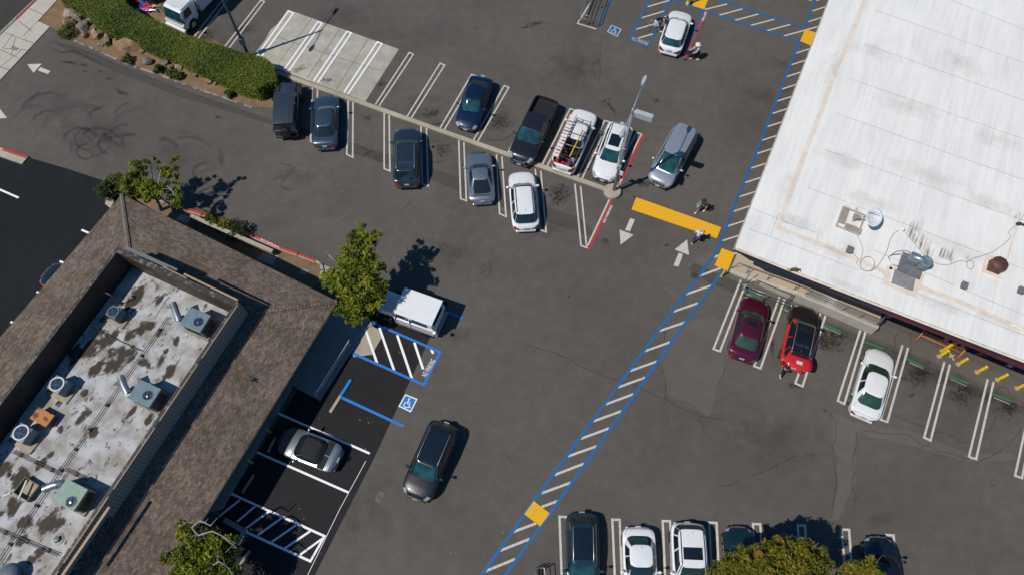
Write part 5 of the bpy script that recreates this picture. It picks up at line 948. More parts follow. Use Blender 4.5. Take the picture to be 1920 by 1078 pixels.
    def fr(y0, y1, v0, v1, sgn, mname, mat, off=.008, ny=12, nv=6, taper=0):
        m = MB(); vs = []
        for j in range(nv):
            v = v0 + (v1 - v0) * j / (nv - 1)
            for i in range(ny):
                y = (y0 + (y1 - y0) * i / (ny - 1)); vs.append(cab(sgn * sl(y), y, v, off))
        fs = [(j * ny + i, j * ny + i + 1, (j + 1) * ny + i + 1, (j + 1) * ny + i) for j in range(nv - 1) for i in range(ny - 1)]
        if sgn < 0: fs = [f[::-1] for f in fs]
        return m.add(vs, fs).build(mname, mat, root, True)
    def side(x0, x1, v0, v1, sgn, mat, off=.008, nx=8, nv=5):
        m = MB(); vs = []
        for j in range(nv):
            v = v0 + (v1 - v0) * j / (nv - 1)
            for i in range(nx):
                x = (x0 + (x1 - x0) * i / (nx - 1)); vs.append(cab(x, sgn * sl(x), v, off))
        fs = [(j * nx + i, j * nx + i + 1, (j + 1) * nx + i + 1, (j + 1) * nx + i) for j in range(nv - 1) for i in range(nx - 1)]
        if sgn > 0: fs = [f[::-1] for f in fs]
        return m.add(vs, fs).build('side_window', mat, root, True)
    fr(-.90, .90, .06, .97, 1, 'windscreen', glass)
    if rearglass != 'none': fr(-.84, .84, .12, .93, -1, 'rear_window', rearglass or 'glass')
    m = MB(); 
    for sg in (-1, 1):
        y = .30 * sg - .1; p0 = Vector(cab(sl(.35 * sg), .35 * sg - .15, .05, .02)); p1 = Vector(cab(sl(.2), .2 + .35 * sg - .2, .16, .02)); m.tube([p0, p1], .012, 4)
    m.build('wiper', 'trim', root)
    for sg in (-1, 1):
        if kind in ('coupe', 'roadster'): side(-.5, .72, .12, .88, sg, 'glass')
        else:
            side(.04, .80, .12, .90, sg, 'glass'); side(-.58 if kind != 'pickup' else -.62, -.04, .12, .90, sg, 'glass')
            if kind in ('suv', 'van', 'wagon'): side(-.90, -.65, .16, .88, sg, 'glass')
    # lights, grille, plates, gaps
    for sd_ in (-1, 1):
        m = MB(); patch(m, .925 if kind != 'roadster' else .92, .978, .30, .62, sd_, .012); m.build('headlight', 'lampc', root, True)
        m = MB(); patch(m, .004, .026 if kind in ('sedan', 'coupe', 'roadster') else .040, .40, .76, sd_, .012); m.build('taillight', 'lampr', root, True)
    gz = .58 * (1.25 if kind in ('suv', 'van', 'pickup') else 1)
    MB().rbox((L / 2 - .035, 0, gz - .08), (.09, Wd * .46, .22), .03).build('grille', 'grille', root)
    MB().rbox((L / 2 - .10, 0, .36), (.22, Wd * .66, .16), .05).build('bumper', 'trim', root); MB().rbox((-L / 2 + .08, 0, .40), (.2, Wd * .72, .2), .05).build('bumper', 'trim' if cladding else paint, root)
    if plates:
        MB().box((L / 2 + .02, 0, .45), (.02, .32, .16)).build('number_plate', 'plate', root); MB().box((-L / 2 - .015, 0, .78), (.03, .32, .16)).build('number_plate', 'plate', root)
    m = MB(); g = .0035
    def glx(u0, u1, s, sd_): patch(m, u0, u1, s - .006, s + .006, sd_, .003, 12, 2)
    def gsx(u, s0, s1, sd_): patch(m, u - .0011, u + .0011, s0, s1, sd_, .003, 2, 9)
    for sd_ in (-1, 1):
        glx(min(.74, b1 - .01), .955, .40, sd_); gsx(.955, 0, .40, sd_)
        if kind in ('sedan', 'coupe', 'roadster'): glx(.03, .13, .34, sd_); gsx(.03, 0, .34, sd_)
        for u in (.70, .49, .30) if kind not in ('coupe', 'roadster') else (.68, .40): gsx(u, .56, .97, sd_)
    m.build('panel_gaps', 'gap', root)
    for sd_ in (-1, 1):
        for xw in wx:
            yo = sd_ * (hw - .13); w_ = MB().lathe((xw, yo - sd_ * .0 - .11, wheel_r), [(wheel_r * .62, 0), (wheel_r * .96, .0), (wheel_r, .03), (wheel_r, .19), (wheel_r * .96, .22), (wheel_r * .62, .22)], 28, ax='y', capb=True, capt=True).build('wheel', 'tyre', root, True, 40)
            m2 = MB(); yy = yo + sd_ * .112
            for k in range(5):
                a = k * 2 * math.pi / 5; m2.add([(xw + .04 * math.cos(a + 1.3), yy, wheel_r + .04 * math.sin(a + 1.3)), (xw + .04 * math.cos(a - 1.3), yy, wheel_r + .04 * math.sin(a - 1.3)), (xw + wheel_r * .62 * math.cos(a - .18), yy, wheel_r + wheel_r * .62 * math.sin(a - .18)), (xw + wheel_r * .62 * math.cos(a + .18), yy, wheel_r + wheel_r * .62 * math.sin(a + .18))], [(0, 1, 2, 3)])
            m2.build('rim', rim, w_)
        mx_ = X(b1) - .36 * (1 if kind != 'van' else 1.6); zm = zb + .16
        m3 = MB(); m3.ell((mx_, sd_ * (hw + .10), zm), (.09, .125, .085), 12, 8); m3.tube([(mx_, sd_ * (hw - .12), zm - .04), (mx_, sd_ * (hw + .04), zm - .02)], .03, 6); m3.build('wing_mirror', mirrors or paint, root, True)
    def rz(x, y):
        r = (min(1, abs((x - ct) / rt)) ** n + min(1, abs(y / yt)) ** n) ** (1 / n); return zt + cr * (1 - min(1, r) ** 2)
    if rails:
        for sg in (-1, 1):
            y = sg * yt * .86; q = [(ct - rt * .88, y, rz(ct - rt * .88, y)), (ct - rt * .80, y, rz(ct, y) + .05), (ct, y * 1.01, rz(ct, y) + .07), (ct + rt * .78, y, rz(ct, y) + .05), (ct + rt * .9, y * .99, rz(ct + rt * .88, y))]; MB().tube(q, .022, 6).build('roof_rail', rails, root, True)
    if sunroof:
        x0, x1, yw = sunroof; m = MB(); vs = []; nx, ny = 8, 8
        for i in range(nx):
            for j in range(ny): x = ct + rt * (x0 + (x1 - x0) * i / 7); y = yt * yw * (2 * j / 7 - 1); vs.append((x, y, rz(x, y) + .007))
        m.add(vs, [(i * ny + j, (i + 1) * ny + j, (i + 1) * ny + j + 1, i * ny + j + 1) for i in range(7) for j in range(7)]); m.build('sunroof', 'roofglass', root, True)
    if ribs:
        m = MB()
        for k in range(-3, 4): y = k * yt * .2; m.tube([(ct - rt * .82, y, rz(ct - rt * .8, y) + .0), (ct, y, rz(ct, y) + .006), (ct + rt * .82, y, rz(ct + rt * .8, y) + .0)], .012, 4)
        m.build('roof_ribs', roofcol or paint, root, True)
    if kind != 'roadster':
        MB().rbox((ct - rt * .78, 0, rz(ct - rt * .7, 0) + .035), (.15, .035, .07), .015, taper=.5).build('antenna_fin', paint if kind != 'pickup' else 'trim', root)
    if kind == 'coupe':
        m = MB()
        for sd_ in (-1, 1): patch(m, .085, .125, 0, .26, sd_, .008, 4, 6)
        m.build('engine_louvre', 'grille', root, True)
    if kind == 'roadster':
        m = MB()
        for sd_ in (-1, 1): patch(m, .145, .26, .02 if sd_ > 0 else 0, .42, sd_, .010, 8, 8)
        m.build('soft_top_cover', 'softtop', root, True)
    if hoodcol:
        m = MB(); 
        for sd_ in (-1, 1): patch(m, min(.75, b1), .95, 0, .38, sd_, .006, 12, 10)
        m.build('bonnet', hoodcol, root, True)
    root['_'] = 0; del root['_']
    return root, dict(L=L, ct=ct, rt=rt, yt=yt, zt=zt, zb=zb, X=X, hw=hw, rz=rz)
K = 'cars parked in the lot'
carpaint('p_navyblk', (.006, .014, .026), .3, .28)
bg_, wh = carpaint('p_bluegray', (.075, .115, .165), .7, .32), carpaint('p_white', (.74, .75, .76), .0, .35)
carpaint('p_dgray', (.060, .085, .115), .75, .28); carpaint('p_silver', (.38, .41, .44), .8, .3); carpaint('p_silverblue', (.42, .46, .50), .55, .30); carpaint('p_navy', (.003, .018, .060), .4, .3); carpaint('p_black', (.006, .008, .012), .1, .25)
carpaint('p_charcoal', (.022, .026, .034), .5, .33); carpaint('p_maroon', (.11, .008, .035), .5, .3); carpaint('p_red', (.60, .02, .02), .1, .3); carpaint('p_green', (.004, .035, .035), .4, .3); carpaint('p_slate', (.030, .058, .085), .6, .26); carpaint('p_glare', (.034, .031, .034), .6, .36); carpaint('p_blackb', (.018, .012, .012), .2, .35)
M('softtop', (.016, .017, .019), (.012, .013, .015), 20, rough=.9)
vehicle('parked_car', 'slate blue sedan with a glinting rear window beside the black boxy off-roader', 'car', 'sedan', (612, 174), (609, 277), 1.85, bg_, 'glass_teal', group=K, rearglass='glass')
vehicle('parked_car', 'dark gray sport utility vehicle with roof rails and red tail lamps, lower row', 'car', 'suv', (763.5, 239), (763, 349), 1.95, 'p_dgray', 'glass_green', group=K, rails='rail_silver' if 'rail_silver' in MATS else M('rail_silver', (.45, .47, .5), rough=.3, metal=.7), ribs=True, cladding=True)
vehicle('parked_car', 'silver sports coupe with a narrow louvred tail in the lower row', 'car', 'coupe', (896.5, 281), (904.5, 380), 1.86, 'p_silver', 'glass_teal', group=K)
vehicle('parked_car', 'white sport utility vehicle with black roof rails in the lower row', 'car', 'wagon', (976.5, 318), (986.5, 431), 1.88, 'p_white', 'glass_teal', group=K, rails='trim', H=1.62)
vehicle('parked_car', 'deep blue sedan facing down left in the upper row', 'car', 'sedan', (871.5, 240), (906, 143), 1.84, 'p_navy', 'glass_teal', group=K)
r, i_ = vehicle('pickup_truck', 'black crew cab pickup with an empty black bed', 'pickup truck', 'pickup', (972, 303), (1029, 183), 1.95, 'p_charcoal', 'glass_teal', group=K, cargo=(.03, .325, .72), wheel_r=.40, ribs=False, zc=.9)
m = MB()
for k in range(-4, 5): m.box((i_['X'](.18), k * .15, .735), (i_['L'] * .26, .05, .02))
m.build('bed_liner', 'trim', r); m = MB()
for x in (.06, .29):
    for y in (-.6, .6): m.lathe((i_['X'](x), y, .745), [(.035, 0), (0, .02)], 8, capt=False)
m.build('tie_down', 'chrome', r)
r, i_ = vehicle('pickup_truck', 'white work pickup with a ladder rack and a bed full of red tools', 'pickup truck', 'pickup', (1102, 204), (1053, 317), 1.90, 'p_white', 'glass_teal', group=K, cargo=(.03, .40, .70), wheel_r=.38, zc=.9)
X = i_['X']; rk_ = MB(); zt = 2.0
for x in (.03, .22, .42, .66): rk_.tube([(X(x), -.86, 1.1), (X(x), -.80, zt), (X(x), .80, zt), (X(x), .86, 1.1)], .025, 6)
for y in (-.80, .80): rk_.tube([(X(.02), y, zt), (X(.68), y, zt)], .025, 6)
rk_.build('ladder_rack', M('rackm', (.05, .05, .055), rough=.5, metal=.3), r, True)
lt = thing('ladder', 'red and white ladder lying along the rack of the white work pickup', 'ladder', r.location, r.rotation_euler[2]); m = MB()
for y in (.34, .80): m.box((X(.33), y, zt + .07), (i_['L'] * .72, .04, .09))
m.build('stile', M('ladred', (.45, .05, .08), (.55, .3, .3), 5), lt); m = MB()
for k in range(13): m.box((X(-.01 + .68 * (k + .5) / 13), .57, zt + .075), (.17 if k % 3 else .26, .44, .03))
m.build('rung', M('ladw', (.75, .72, .68)), lt)
t = thing('orange_pole', 'long orange yellow level lying in the work pickup', 'pole', r.location, r.rotation_euler[2]); MB().tube([(X(.05), -.38, zt + .06), (X(.50), -.50, zt + .06)], .045, 6).build('pole_bar', M('yor', (.75, .38, .03)), t, True)
random.seed(11); tc_ = [('tool_red', (.5, .03, .03)), ('tool_blk', (.02, .02, .02)), ('tool_gry', (.3, .32, .35)), ('tool_blu', (.03, .1, .3)), ('tool_brn', (.2, .12, .07))]
for nme, cc in tc_: M(nme, cc)
for k in range(26):
    x, y = X(random.uniform(.06, .38)), random.uniform(-.62, .62); s_ = (random.uniform(.12, .4), random.uniform(.1, .3), random.uniform(.15, .45)); cc = tc_[k % 5][0] if k % 2 else ('tool_red' if x < X(.2) else 'tool_blk')
    o = thing('tool_box', 'small %s tool case in the bed of the white work pickup' % {'tool_red': 'red', 'tool_blk': 'black', 'tool_gry': 'gray', 'tool_blu': 'blue', 'tool_brn': 'brown'}[cc], 'tool case', r.matrix_basis @ Vector((x, y, .71)), r.rotation_euler[2] + random.random() * 3, 'tools loose in the work pickup bed ' + cc[5:])
    MB().rbox((0, 0, s_[2] / 2), s_, .02).build('case', cc, o); MB().tube([(-.05, 0, s_[2]), (-.04, 0, s_[2] + .04), (.04, 0, s_[2] + .04), (.05, 0, s_[2])], .01, 5).build('handle', 'tool_blk', o)
vehicle('parked_car', 'white hatchback with a dark glass roof beneath the tall twin lamp', 'car', 'wagon', (1129, 336), (1167, 231), 1.86, 'p_white', 'glass_teal', group=K, rails='rail_silver', sunroof=(-.15, .75, .62), H=1.58)
vehicle('parked_car', 'silver blue minivan facing down left, outside the bays by the yellow stripe', 'car', 'van', (1233, 345), (1289, 243), 1.96, 'p_silverblue', 'glass_teal', group=K)
rw, iw = vehicle('parked_car', 'white sedan with its left front door open in the blue bay at the top', 'car', 'wagon', (1280, 19), (1254, 97), 1.86, 'p_white', 'glass', group=K, H=1.46, rearglass='glass_teal')
vehicle('parked_car', 'maroon sedan with a dark sunroof beside the dock', 'car', 'sedan', (1421, 555), (1390, 674), 1.85, 'p_maroon', 'glass_green', group=K, sunroof=(.15, .75, .6), rearglass='glass_green')
rr, ir = vehicle('parked_car', 'red car with black bonnet and roof and its tailgate raised', 'car', 'wagon', (1514, 571), (1487, 692), 1.84, 'p_red', 'glass_green', group=K, roofcol='p_black', rails='rail_silver', sunroof=(.42, .86, .6), H=1.62, hoodcol='p_blackb', ribs=True, rearglass='none', twotone=(.60, 'p_blackb'), mirrors='p_black')
vehicle('parked_car', 'white sedan with green tinted windows in the right hand row', 'car', 'sedan', (1656, 653), (1618, 784), 1.84, 'p_white', 'glass_green', group=K, rearglass='glass_green')
vehicle('moving_car', 'black sport utility vehicle with a bonnet lightened for glare driving through the lower middle of the lot', 'car', 'suv', (776, 936), (838.5, 791), 1.98, 'p_black', 'glass_teal', rails='rail_silver', sunroof=(-.75, .85, .72), hoodcol='p_glare', H=1.66, mirrors='p_charcoal')  # bonnet patch puts the sun glare into a lighter paint
vehicle('parked_car', 'silver convertible with a closed black soft top in the freshly paved bay', 'car', 'roadster', (523, 818), (636, 863), 1.80, 'p_silver', 'glass', rearglass='none', group=K, roofcol='softtop')
vehicle('parked_car', 'dark slate sport utility vehicle with a black glass roof, leftmost in the bottom row', 'car', 'wagon', (1093, 1128), (1091, 980), 1.88, 'p_slate', 'glass_teal', group=K, sunroof=(-.8, .8, .8), LL=4.7, H=1.55, rails='rail_silver')
vehicle('parked_car', 'white sedan in the bottom row between the slate car and the boxy white one', 'car', 'sedan', (1203, 1125), (1196, 985), 1.86, 'p_white', 'glass', group=K, H=1.5)
vehicle('parked_car', 'boxy white sport utility vehicle with a dark sunroof in the bottom row', 'car', 'suv', (1297, 1128), (1288, 977), 1.98, 'p_white', 'glass', group=K, sunroof=(-.05, .6, .72), rails='trim', H=1.8)
vehicle('parked_car', 'dark green sedan nosing up beside the boxy white car in the bottom row', 'car', 'sedan', (1385, 984), (1397, 1125), 1.84, 'p_green', 'glass_green', group=K)
vehicle('parked_car', 'dark car mostly hidden under the orange green tree at the bottom', 'car', 'sedan', (1473, 997), (1486, 1135), 1.84, 'p_charcoal', 'glass_teal', group=K)
vehicle('parked_car', 'dark navy sedan at the right end of the bottom row beside the small tree', 'car', 'sedan', (1648, 1003), (1668, 1140), 1.86, 'p_navyblk', 'glass', group=K, roofcol='p_black')
vehicle('parked_car', 'red and black car peeking out past the left eave of the shingled building', 'car', 'wagon', (80, 507), (190, 560), 1.85, 'p_red', 'glass', group=K, roofcol='p_black', H=1.5, hoodcol='p_black')
# raised tailgate of the red car
hx = ir['ct'] - ir['rt'] * .9; hz = ir['zt'] + .03; tg = MB(); nv = 9; vs = []
for i in range(nv):
    u = i / (nv - 1); x = hx - .10 - u * 1.0; z = hz + .05 + .12 * math.sin(u * 2.6); w_ = (.66 + .14 * math.sin(u * 2.4)) * (1 if u < .9 else .93)
    for k in range(7): y = w_ * (k / 3 - 1); vs.append((x - .08 * (1 - (k / 3 - 1) ** 2) * u, y, z + .04 * (1 - (k / 3 - 1) ** 2)))
fs = [(i * 7 + k, i * 7 + k + 1, (i + 1) * 7 + k + 1, (i + 1) * 7 + k) for i in range(nv - 1) for k in range(6)]
tg.add(vs, fs); o = tg.build('tailgate', 'p_red', rr, True); md = o.modifiers.new('s', 'SOLIDIFY'); md.thickness = .06; md.offset = -1
ms = MB().add([(hx - .14, -.5, hz + .10), (hx - .14, .5, hz + .10), (hx - .40, .58, hz + .18), (hx - .40, -.58, hz + .18)], [(0, 3, 2, 1)]).build('rear_window', 'glass', o); MB().box((hx - .78, 0, hz + .232), (.22, .36, .02)).build('number_plate', 'plate', o)
m = MB(); m.box((-ir['L'] / 2 + .55, 0, ir['zb'] - .0), (.85, 1.1, .06)); m.build('boot_floor', 'gap', rr)
# open door of the white sedan at the top
m = MB(); dx = iw['X'](.66); hwv = iw['hw']; m.rbox((dx - .30, hwv + .40, .62), (.10, .98, .62), .04, math.radians(18)); o = m.build('front_door', 'p_white', rw, True, 40)
m = MB(); m.rbox((dx - .32, hwv + .36, 1.10), (.04, .80, .34), .015, math.radians(18)); m.build('door_glass', 'glass_teal', o)
# ---------------------------------------------------------------- black boxy off-roader
n_, t_ = P(541, 154, 1.0), P(536, 256, .9); L = (n_ - t_).length; c = (n_ + t_) / 2
t = thing('offroad_car', 'black boxy off-roader with a ribbed hard top and a spare wheel, beside the hedge', 'car', (c.x, c.y, G2), ang(t_, n_), K); carpaint('p_jeep', (.028, .036, .05), .2, .45); M('jeeproof', (.03, .042, .062), (.024, .034, .05), 6, rough=.45)
m = MB(); m.rbox((-.35, 0, .80), (L - 1.35, 1.60, .62), .08); m.rbox((L / 2 - .78, 0, .88), (1.35, 1.22, .42), .10, taper=.93); m.rbox((L / 2 - .15, 0, .75), (.12, 1.3, .5), .03); m.build('body', 'p_jeep', t, True, 40)
m = MB(); m.rbox((-.62, 0, 1.42), (L - 2.0, 1.56, .74), .06, taper=.93); m.build('cabin', 'p_jeep', t, True, 40)
m = MB(); m.rbox((-.62, 0, 1.83), (L - 2.02, 1.48, .10), .04)
for k in range(7): m.rbox((-.62, -.6 + .2 * k, 1.885), (L - 2.3, .07, .025), .01)
m.build('hard_top', 'jeeproof', t, True, 40)
m = MB(); xw = -.62 + (L - 2.0) / 2; m.add([(xw + .035, -.68, 1.12), (xw + .035, .68, 1.12), (xw - .01, .64, 1.74), (xw - .01, -.64, 1.74)], [(0, 1, 2, 3)]); m.build('windscreen', 'glass', t)
for sg in (-1, 1):
    for x0, x1 in ((-.0, .55), (-.75, -.12), (-1.5, -.9)):
        MB().add([(x0, sg * .785, 1.18), (x1, sg * .785, 1.18), (x1, sg * .755, 1.66), (x0, sg * .755, 1.66)], [(0, 1, 2, 3) if sg < 0 else (3, 2, 1, 0)]).build('side_window', 'glass', t)
    for x in (L / 2 - .72, -L / 2 + .95):
        w_ = MB().lathe((x, sg * .80 - .13, .41), [(.25, 0), (.39, 0), (.41, .04), (.41, .22), (.39, .26), (.25, .26)], 24, ax='y').build('wheel', 'tyre', t, True, 40); MB().lathe((x, sg * .80 + sg * .135, .41), [(.24, 0), (.001, sg * .02)], 20, ax='y', capb=False).build('rim', 'rim_dark', w_)
        MB().rbox((x, sg * .80, .90), (.98, .34, .09), .04).build('fender', 'trim', t)
    MB().rbox((xw - .12, sg * .98, 1.2), (.12, .2, .2), .03).build('wing_mirror', 'trim', t)
    MB().lathe((L / 2 - .09, sg * .42, .92), [(.11, 0), (.10, .03), (0, .04)], 16, ax='x', capb=False, capt=False).build('headlight', 'lampc', t, True)
    MB().rbox((-L / 2 + .36, sg * .73, .88), (.06, .13, .2), .02).build('taillight', 'lampr', t)
MB().rbox((L / 2 + .02, 0, .55), (.2, 1.6, .18), .04).build('bumper', 'trim', t); MB().rbox((-L / 2 + .28, 0, .52), (.2, 1.6, .18), .04).build('bumper', 'trim', t)
w_ = MB().lathe((-L / 2 + .06, 0, 1.05), [(.2, 0), (.38, 0), (.40, .04), (.40, .2), (.38, .24), (.2, .24)], 28, ax='x').build('spare_wheel', 'tyre', t, True, 40); MB().lathe((-L / 2 + .05, 0, 1.05), [(.22, 0), (.001, -.03)], 20, ax='x', capb=False).build('rim', 'rim_dark', w_)
m = MB(); m.box((L / 2 - .75, -.35, 1.10), (.1, .04, .03)); m.box((L / 2 - .75, .35, 1.10), (.1, .04, .03)); m.build('bonnet_latch', 'chrome', t)
# ---------------------------------------------------------------- white boxy mail van
cr_ = [P(x, y, 2.12) for x, y in ((761, 540), (831, 565), (808, 611.5), (735.5, 584))]; c = sum(cr_, Vector()) / 4; a = ang(cr_[1], cr_[0]); Lr = ((cr_[0] - cr_[1]).length + (cr_[3] - cr_[2]).length) / 2; Wr = ((cr_[0] - cr_[3]).length + (cr_[1] - cr_[2]).length) / 2
t = thing('delivery_van', 'boxy white delivery van half under the shade of the middle tree', 'van', (c.x, c.y, G2), a); carpaint('p_vanw', (.78, .80, .80), 0, .4)
m = MB(); m.rbox((0, 0, 1.75), (Lr, Wr, .80), .05, taper=.97); m.rbox((.02, 0, .92), (Lr + .14, Wr + .16, 1.0), .08); m.rbox((Lr / 2 + .66, 0, .90), (1.38, Wr * .86, .56), .12, taper=.92, tx=-.05); m.build('body', 'p_vanw', t, True, 35)
MB().rbox((-.0, 0, 2.165), (Lr + .02, Wr + .02, .04), .015).build('roof', 'p_vanw', t)
MB().add([(Lr / 2 + .035, -Wr * .42, 1.30), (Lr / 2 + .035, Wr * .42, 1.30), (Lr / 2 + .0, Wr * .41, 2.02), (Lr / 2 + .0, -Wr * .41, 2.02)], [(0, 1, 2, 3)]).build('windscreen', 'glass', t)
for sg in (-1, 1):
    for x0, x1 in ((.35, 1.15), (-.95, .1)):
        y = sg * (Wr / 2 + .012); MB().add([(x0, y, 1.44), (x1, y, 1.44), (x1, y - sg * .012, 1.98), (x0, y - sg * .012, 1.98)], [(0, 1, 2, 3) if sg < 0 else (3, 2, 1, 0)]).build('side_window', 'glass', t)
    MB().box((.02, sg * (Wr / 2 + .087), 1.22), (Lr + .1, .012, .035)).build('red_stripe', M('vred', (.4, .03, .04)), t); MB().box((.02, sg * (Wr / 2 + .087), 1.17), (Lr + .1, .011, .03)).build('blue_stripe', M('vblu', (.02, .06, .25)), t)
    m = MB()
    for x in (.22, 1.22): m.box((x, sg * (Wr / 2 + .05), 1.2), (.02, .10, 1.3))
    m.build('door_gap', 'gap', t)
    for x in (Lr / 2 + .58, -Lr / 2 + .55):
        w_ = MB().lathe((x, sg * (Wr / 2 - .06) - .1, .33), [(.2, 0), (.31, 0), (.33, .03), (.33, .18), (.31, .21), (.2, .21)], 24, ax='y').build('wheel', 'tyre', t, True, 40); MB().lathe((x, sg * (Wr / 2 - .06) + sg * .108, .33), [(.2, 0), (.001, sg * .02)], 16, ax='y', capb=False).build('rim', 'rim', w_)
        MB().lathe((x, sg * (Wr / 2 + .073) - .005, .36), [(.40, 0), (.40, .01)], 24, ax='y').build('wheel_arch', 'gap', t)
    o = MB().lathe((Lr / 2 + .15, sg * (Wr / 2 + .22), 1.35), [(.10, 0), (.10, .04), (0, .05)], 14, ax='x').build('wing_mirror', 'trim', t)
    MB().rbox((-Lr / 2 - .06, sg * (Wr / 2 - .12), .85), (.05, .14, .3), .02).build('taillight', 'lampr', t)
    MB().lathe((Lr / 2 + 1.32, sg * .5, .82), [(.10, 0), (.09, .03), (0, .04)], 16, ax='x', capb=False).build('headlight', 'lampc', t)
MB().add([(-Lr / 2 - .012, -Wr * .36, 1.44), (-Lr / 2 - .012, Wr * .36, 1.44), (-Lr / 2 + .0, Wr * .36, 1.98), (-Lr / 2 + .0, -Wr * .36, 1.98)], [(3, 2, 1, 0)]).build('rear_window', 'glass', t)
MB().rbox((-Lr / 2 - .14, 0, .48), (.16, Wr, .14), .03).build('bumper', M('bmp', (.3, .31, .32)), t); MB().rbox((Lr / 2 + 1.37, 0, .48), (.14, Wr * .85, .16), .03).build('bumper', 'trim', t)
q = (-Lr / 2 - .22, Wr / 2 + .16, 1.62); o = MB().lathe(q, [(.13, 0), (.12, .03), (.02, .07), (0, .07)], 18, capt=False).build('round_mirror', 'dishw', t, True, 50); MB().tube([(q[0] + .2, q[1] - .25, 1.5), q], .015, 5).build('mirror_arm', 'trim', t)
# ---------------------------------------------------------------- box truck in the corner
f0, f1 = ZM(280, 0, 7.983)(250, 345, .6), ZM(280, 0, 7.983)(535, 478, .6); c = (f0 + f1) / 2; a = ang(P(421, 89), P(489, 1.5)); a = ang(f0, f1) + math.pi / 2
t = thing('box_truck', 'white cab over box truck nosing up to the hedge in the top left', 'truck', (c.x, c.y, G2), a + math.pi); W_ = (f1 - f0).length * 1.0
m = MB(); m.rbox((-.95, 0, 1.35), (1.75, W_ * .98, 1.5), .14, taper=.94, tx=-.30); m.rbox((-.85, 0, .75), (1.6, W_ * .96, .5), .06); m.build('cab', 'p_white', t, True, 40)
MB().rbox((-1.24, 0, 2.12), (1.30, W_ * .84, .10), .05).build('cab_roof', 'p_white', t); m = MB()
for k in range(9): m.rbox((-1.24, (k - 4) * W_ * .085, 2.18), (1.10, .035, .02), .008)
m.build('roof_ribs', 'p_white', t); m = MB()
for k in (-1, 0, 1): m.rbox((-.66, k * .22, 2.20), (.05, .07, .03), .01)
m.build('marker_lamp', M('amber', (.5, .12, .02)), t)
MB().add([(-.175, -W_ * .43, 1.16), (-.175, W_ * .43, 1.16), (-.40, W_ * .42, 2.03), (-.40, -W_ * .42, 2.03)], [(0, 1, 2, 3)]).build('windscreen', 'glass_teal', t)
for sg in (-1, 1):
    MB().add([(-1.35, sg * W_ * .487, 1.32), (-.50, sg * W_ * .487, 1.32), (-.68, sg * W_ * .472, 1.95), (-1.35, sg * W_ * .472, 1.95)], [(0, 1, 2, 3) if sg < 0 else (3, 2, 1, 0)]).build('side_window', 'glass', t)
    for x in (-1.0, -5.2):
        w_ = MB().lathe((x, sg * W_ * .44 - .12, .42), [(.25, 0), (.39, 0), (.42, .04), (.42, .2), (.39, .24), (.25, .24)], 24, ax='y').build('wheel', 'tyre', t, True, 40); MB().lathe((x, sg * W_ * .44 + sg * .125, .42), [(.25, 0), (.12, sg * .01), (.001, sg * .05)], 16, ax='y', capb=False).build('rim', 'rim', w_)
        MB().lathe((x, sg * W_ * .483, .44), [(.5, 0), (.5, .01)], 24, ax='y').build('wheel_arch', 'gap', t)
    m = MB().tube([(-.25, sg * W_ * .49, 1.9), (-.1, sg * (W_ / 2 + .25), 1.75)], .02, 5); m.rbox((-.1, sg * (W_ / 2 + .28), 1.6), (.08, .2, .35), .03); m.build('wing_mirror', 'trim', t)
    MB().rbox((-.09, sg * W_ * .38, .82), (.06, .3, .18), .02).build('headlight', 'lampc', t)
MB().rbox((-.02, 0, .52), (.22, W_ * 1.04, .26), .05).build('bumper', 'p_white', t); MB().rbox((-.15, 0, 1.02), (.05, W_ * .8, .1), .01).build('grille', 'grille', t)
bx = thing('x', 'x', 'x'); bpy.data.objects.remove(bx)
MB().box((-5.05, 0, 2.0), (5.9, W_ * 1.12, 2.2)).build('cargo_box', M('cargo', (.58, .62, .66), (.52, .56, .60), 2, rough=.5), t)
m = MB(); 
for sg in (-1, 1): m.box((-2.09, sg * W_ * .56, 2.0), (.06, .06, 2.24)); m.box((-5.05, sg * W_ * .562, 3.1), (5.95, .05, .08))
m.build('box_trim', M('boxtrim', (.22, .17, .14), (.3, .28, .26), 3), t)
m = MB(); m.box((-4.5, 0, .72), (7, .8, .18)); m.build('chassis', 'trim', t)
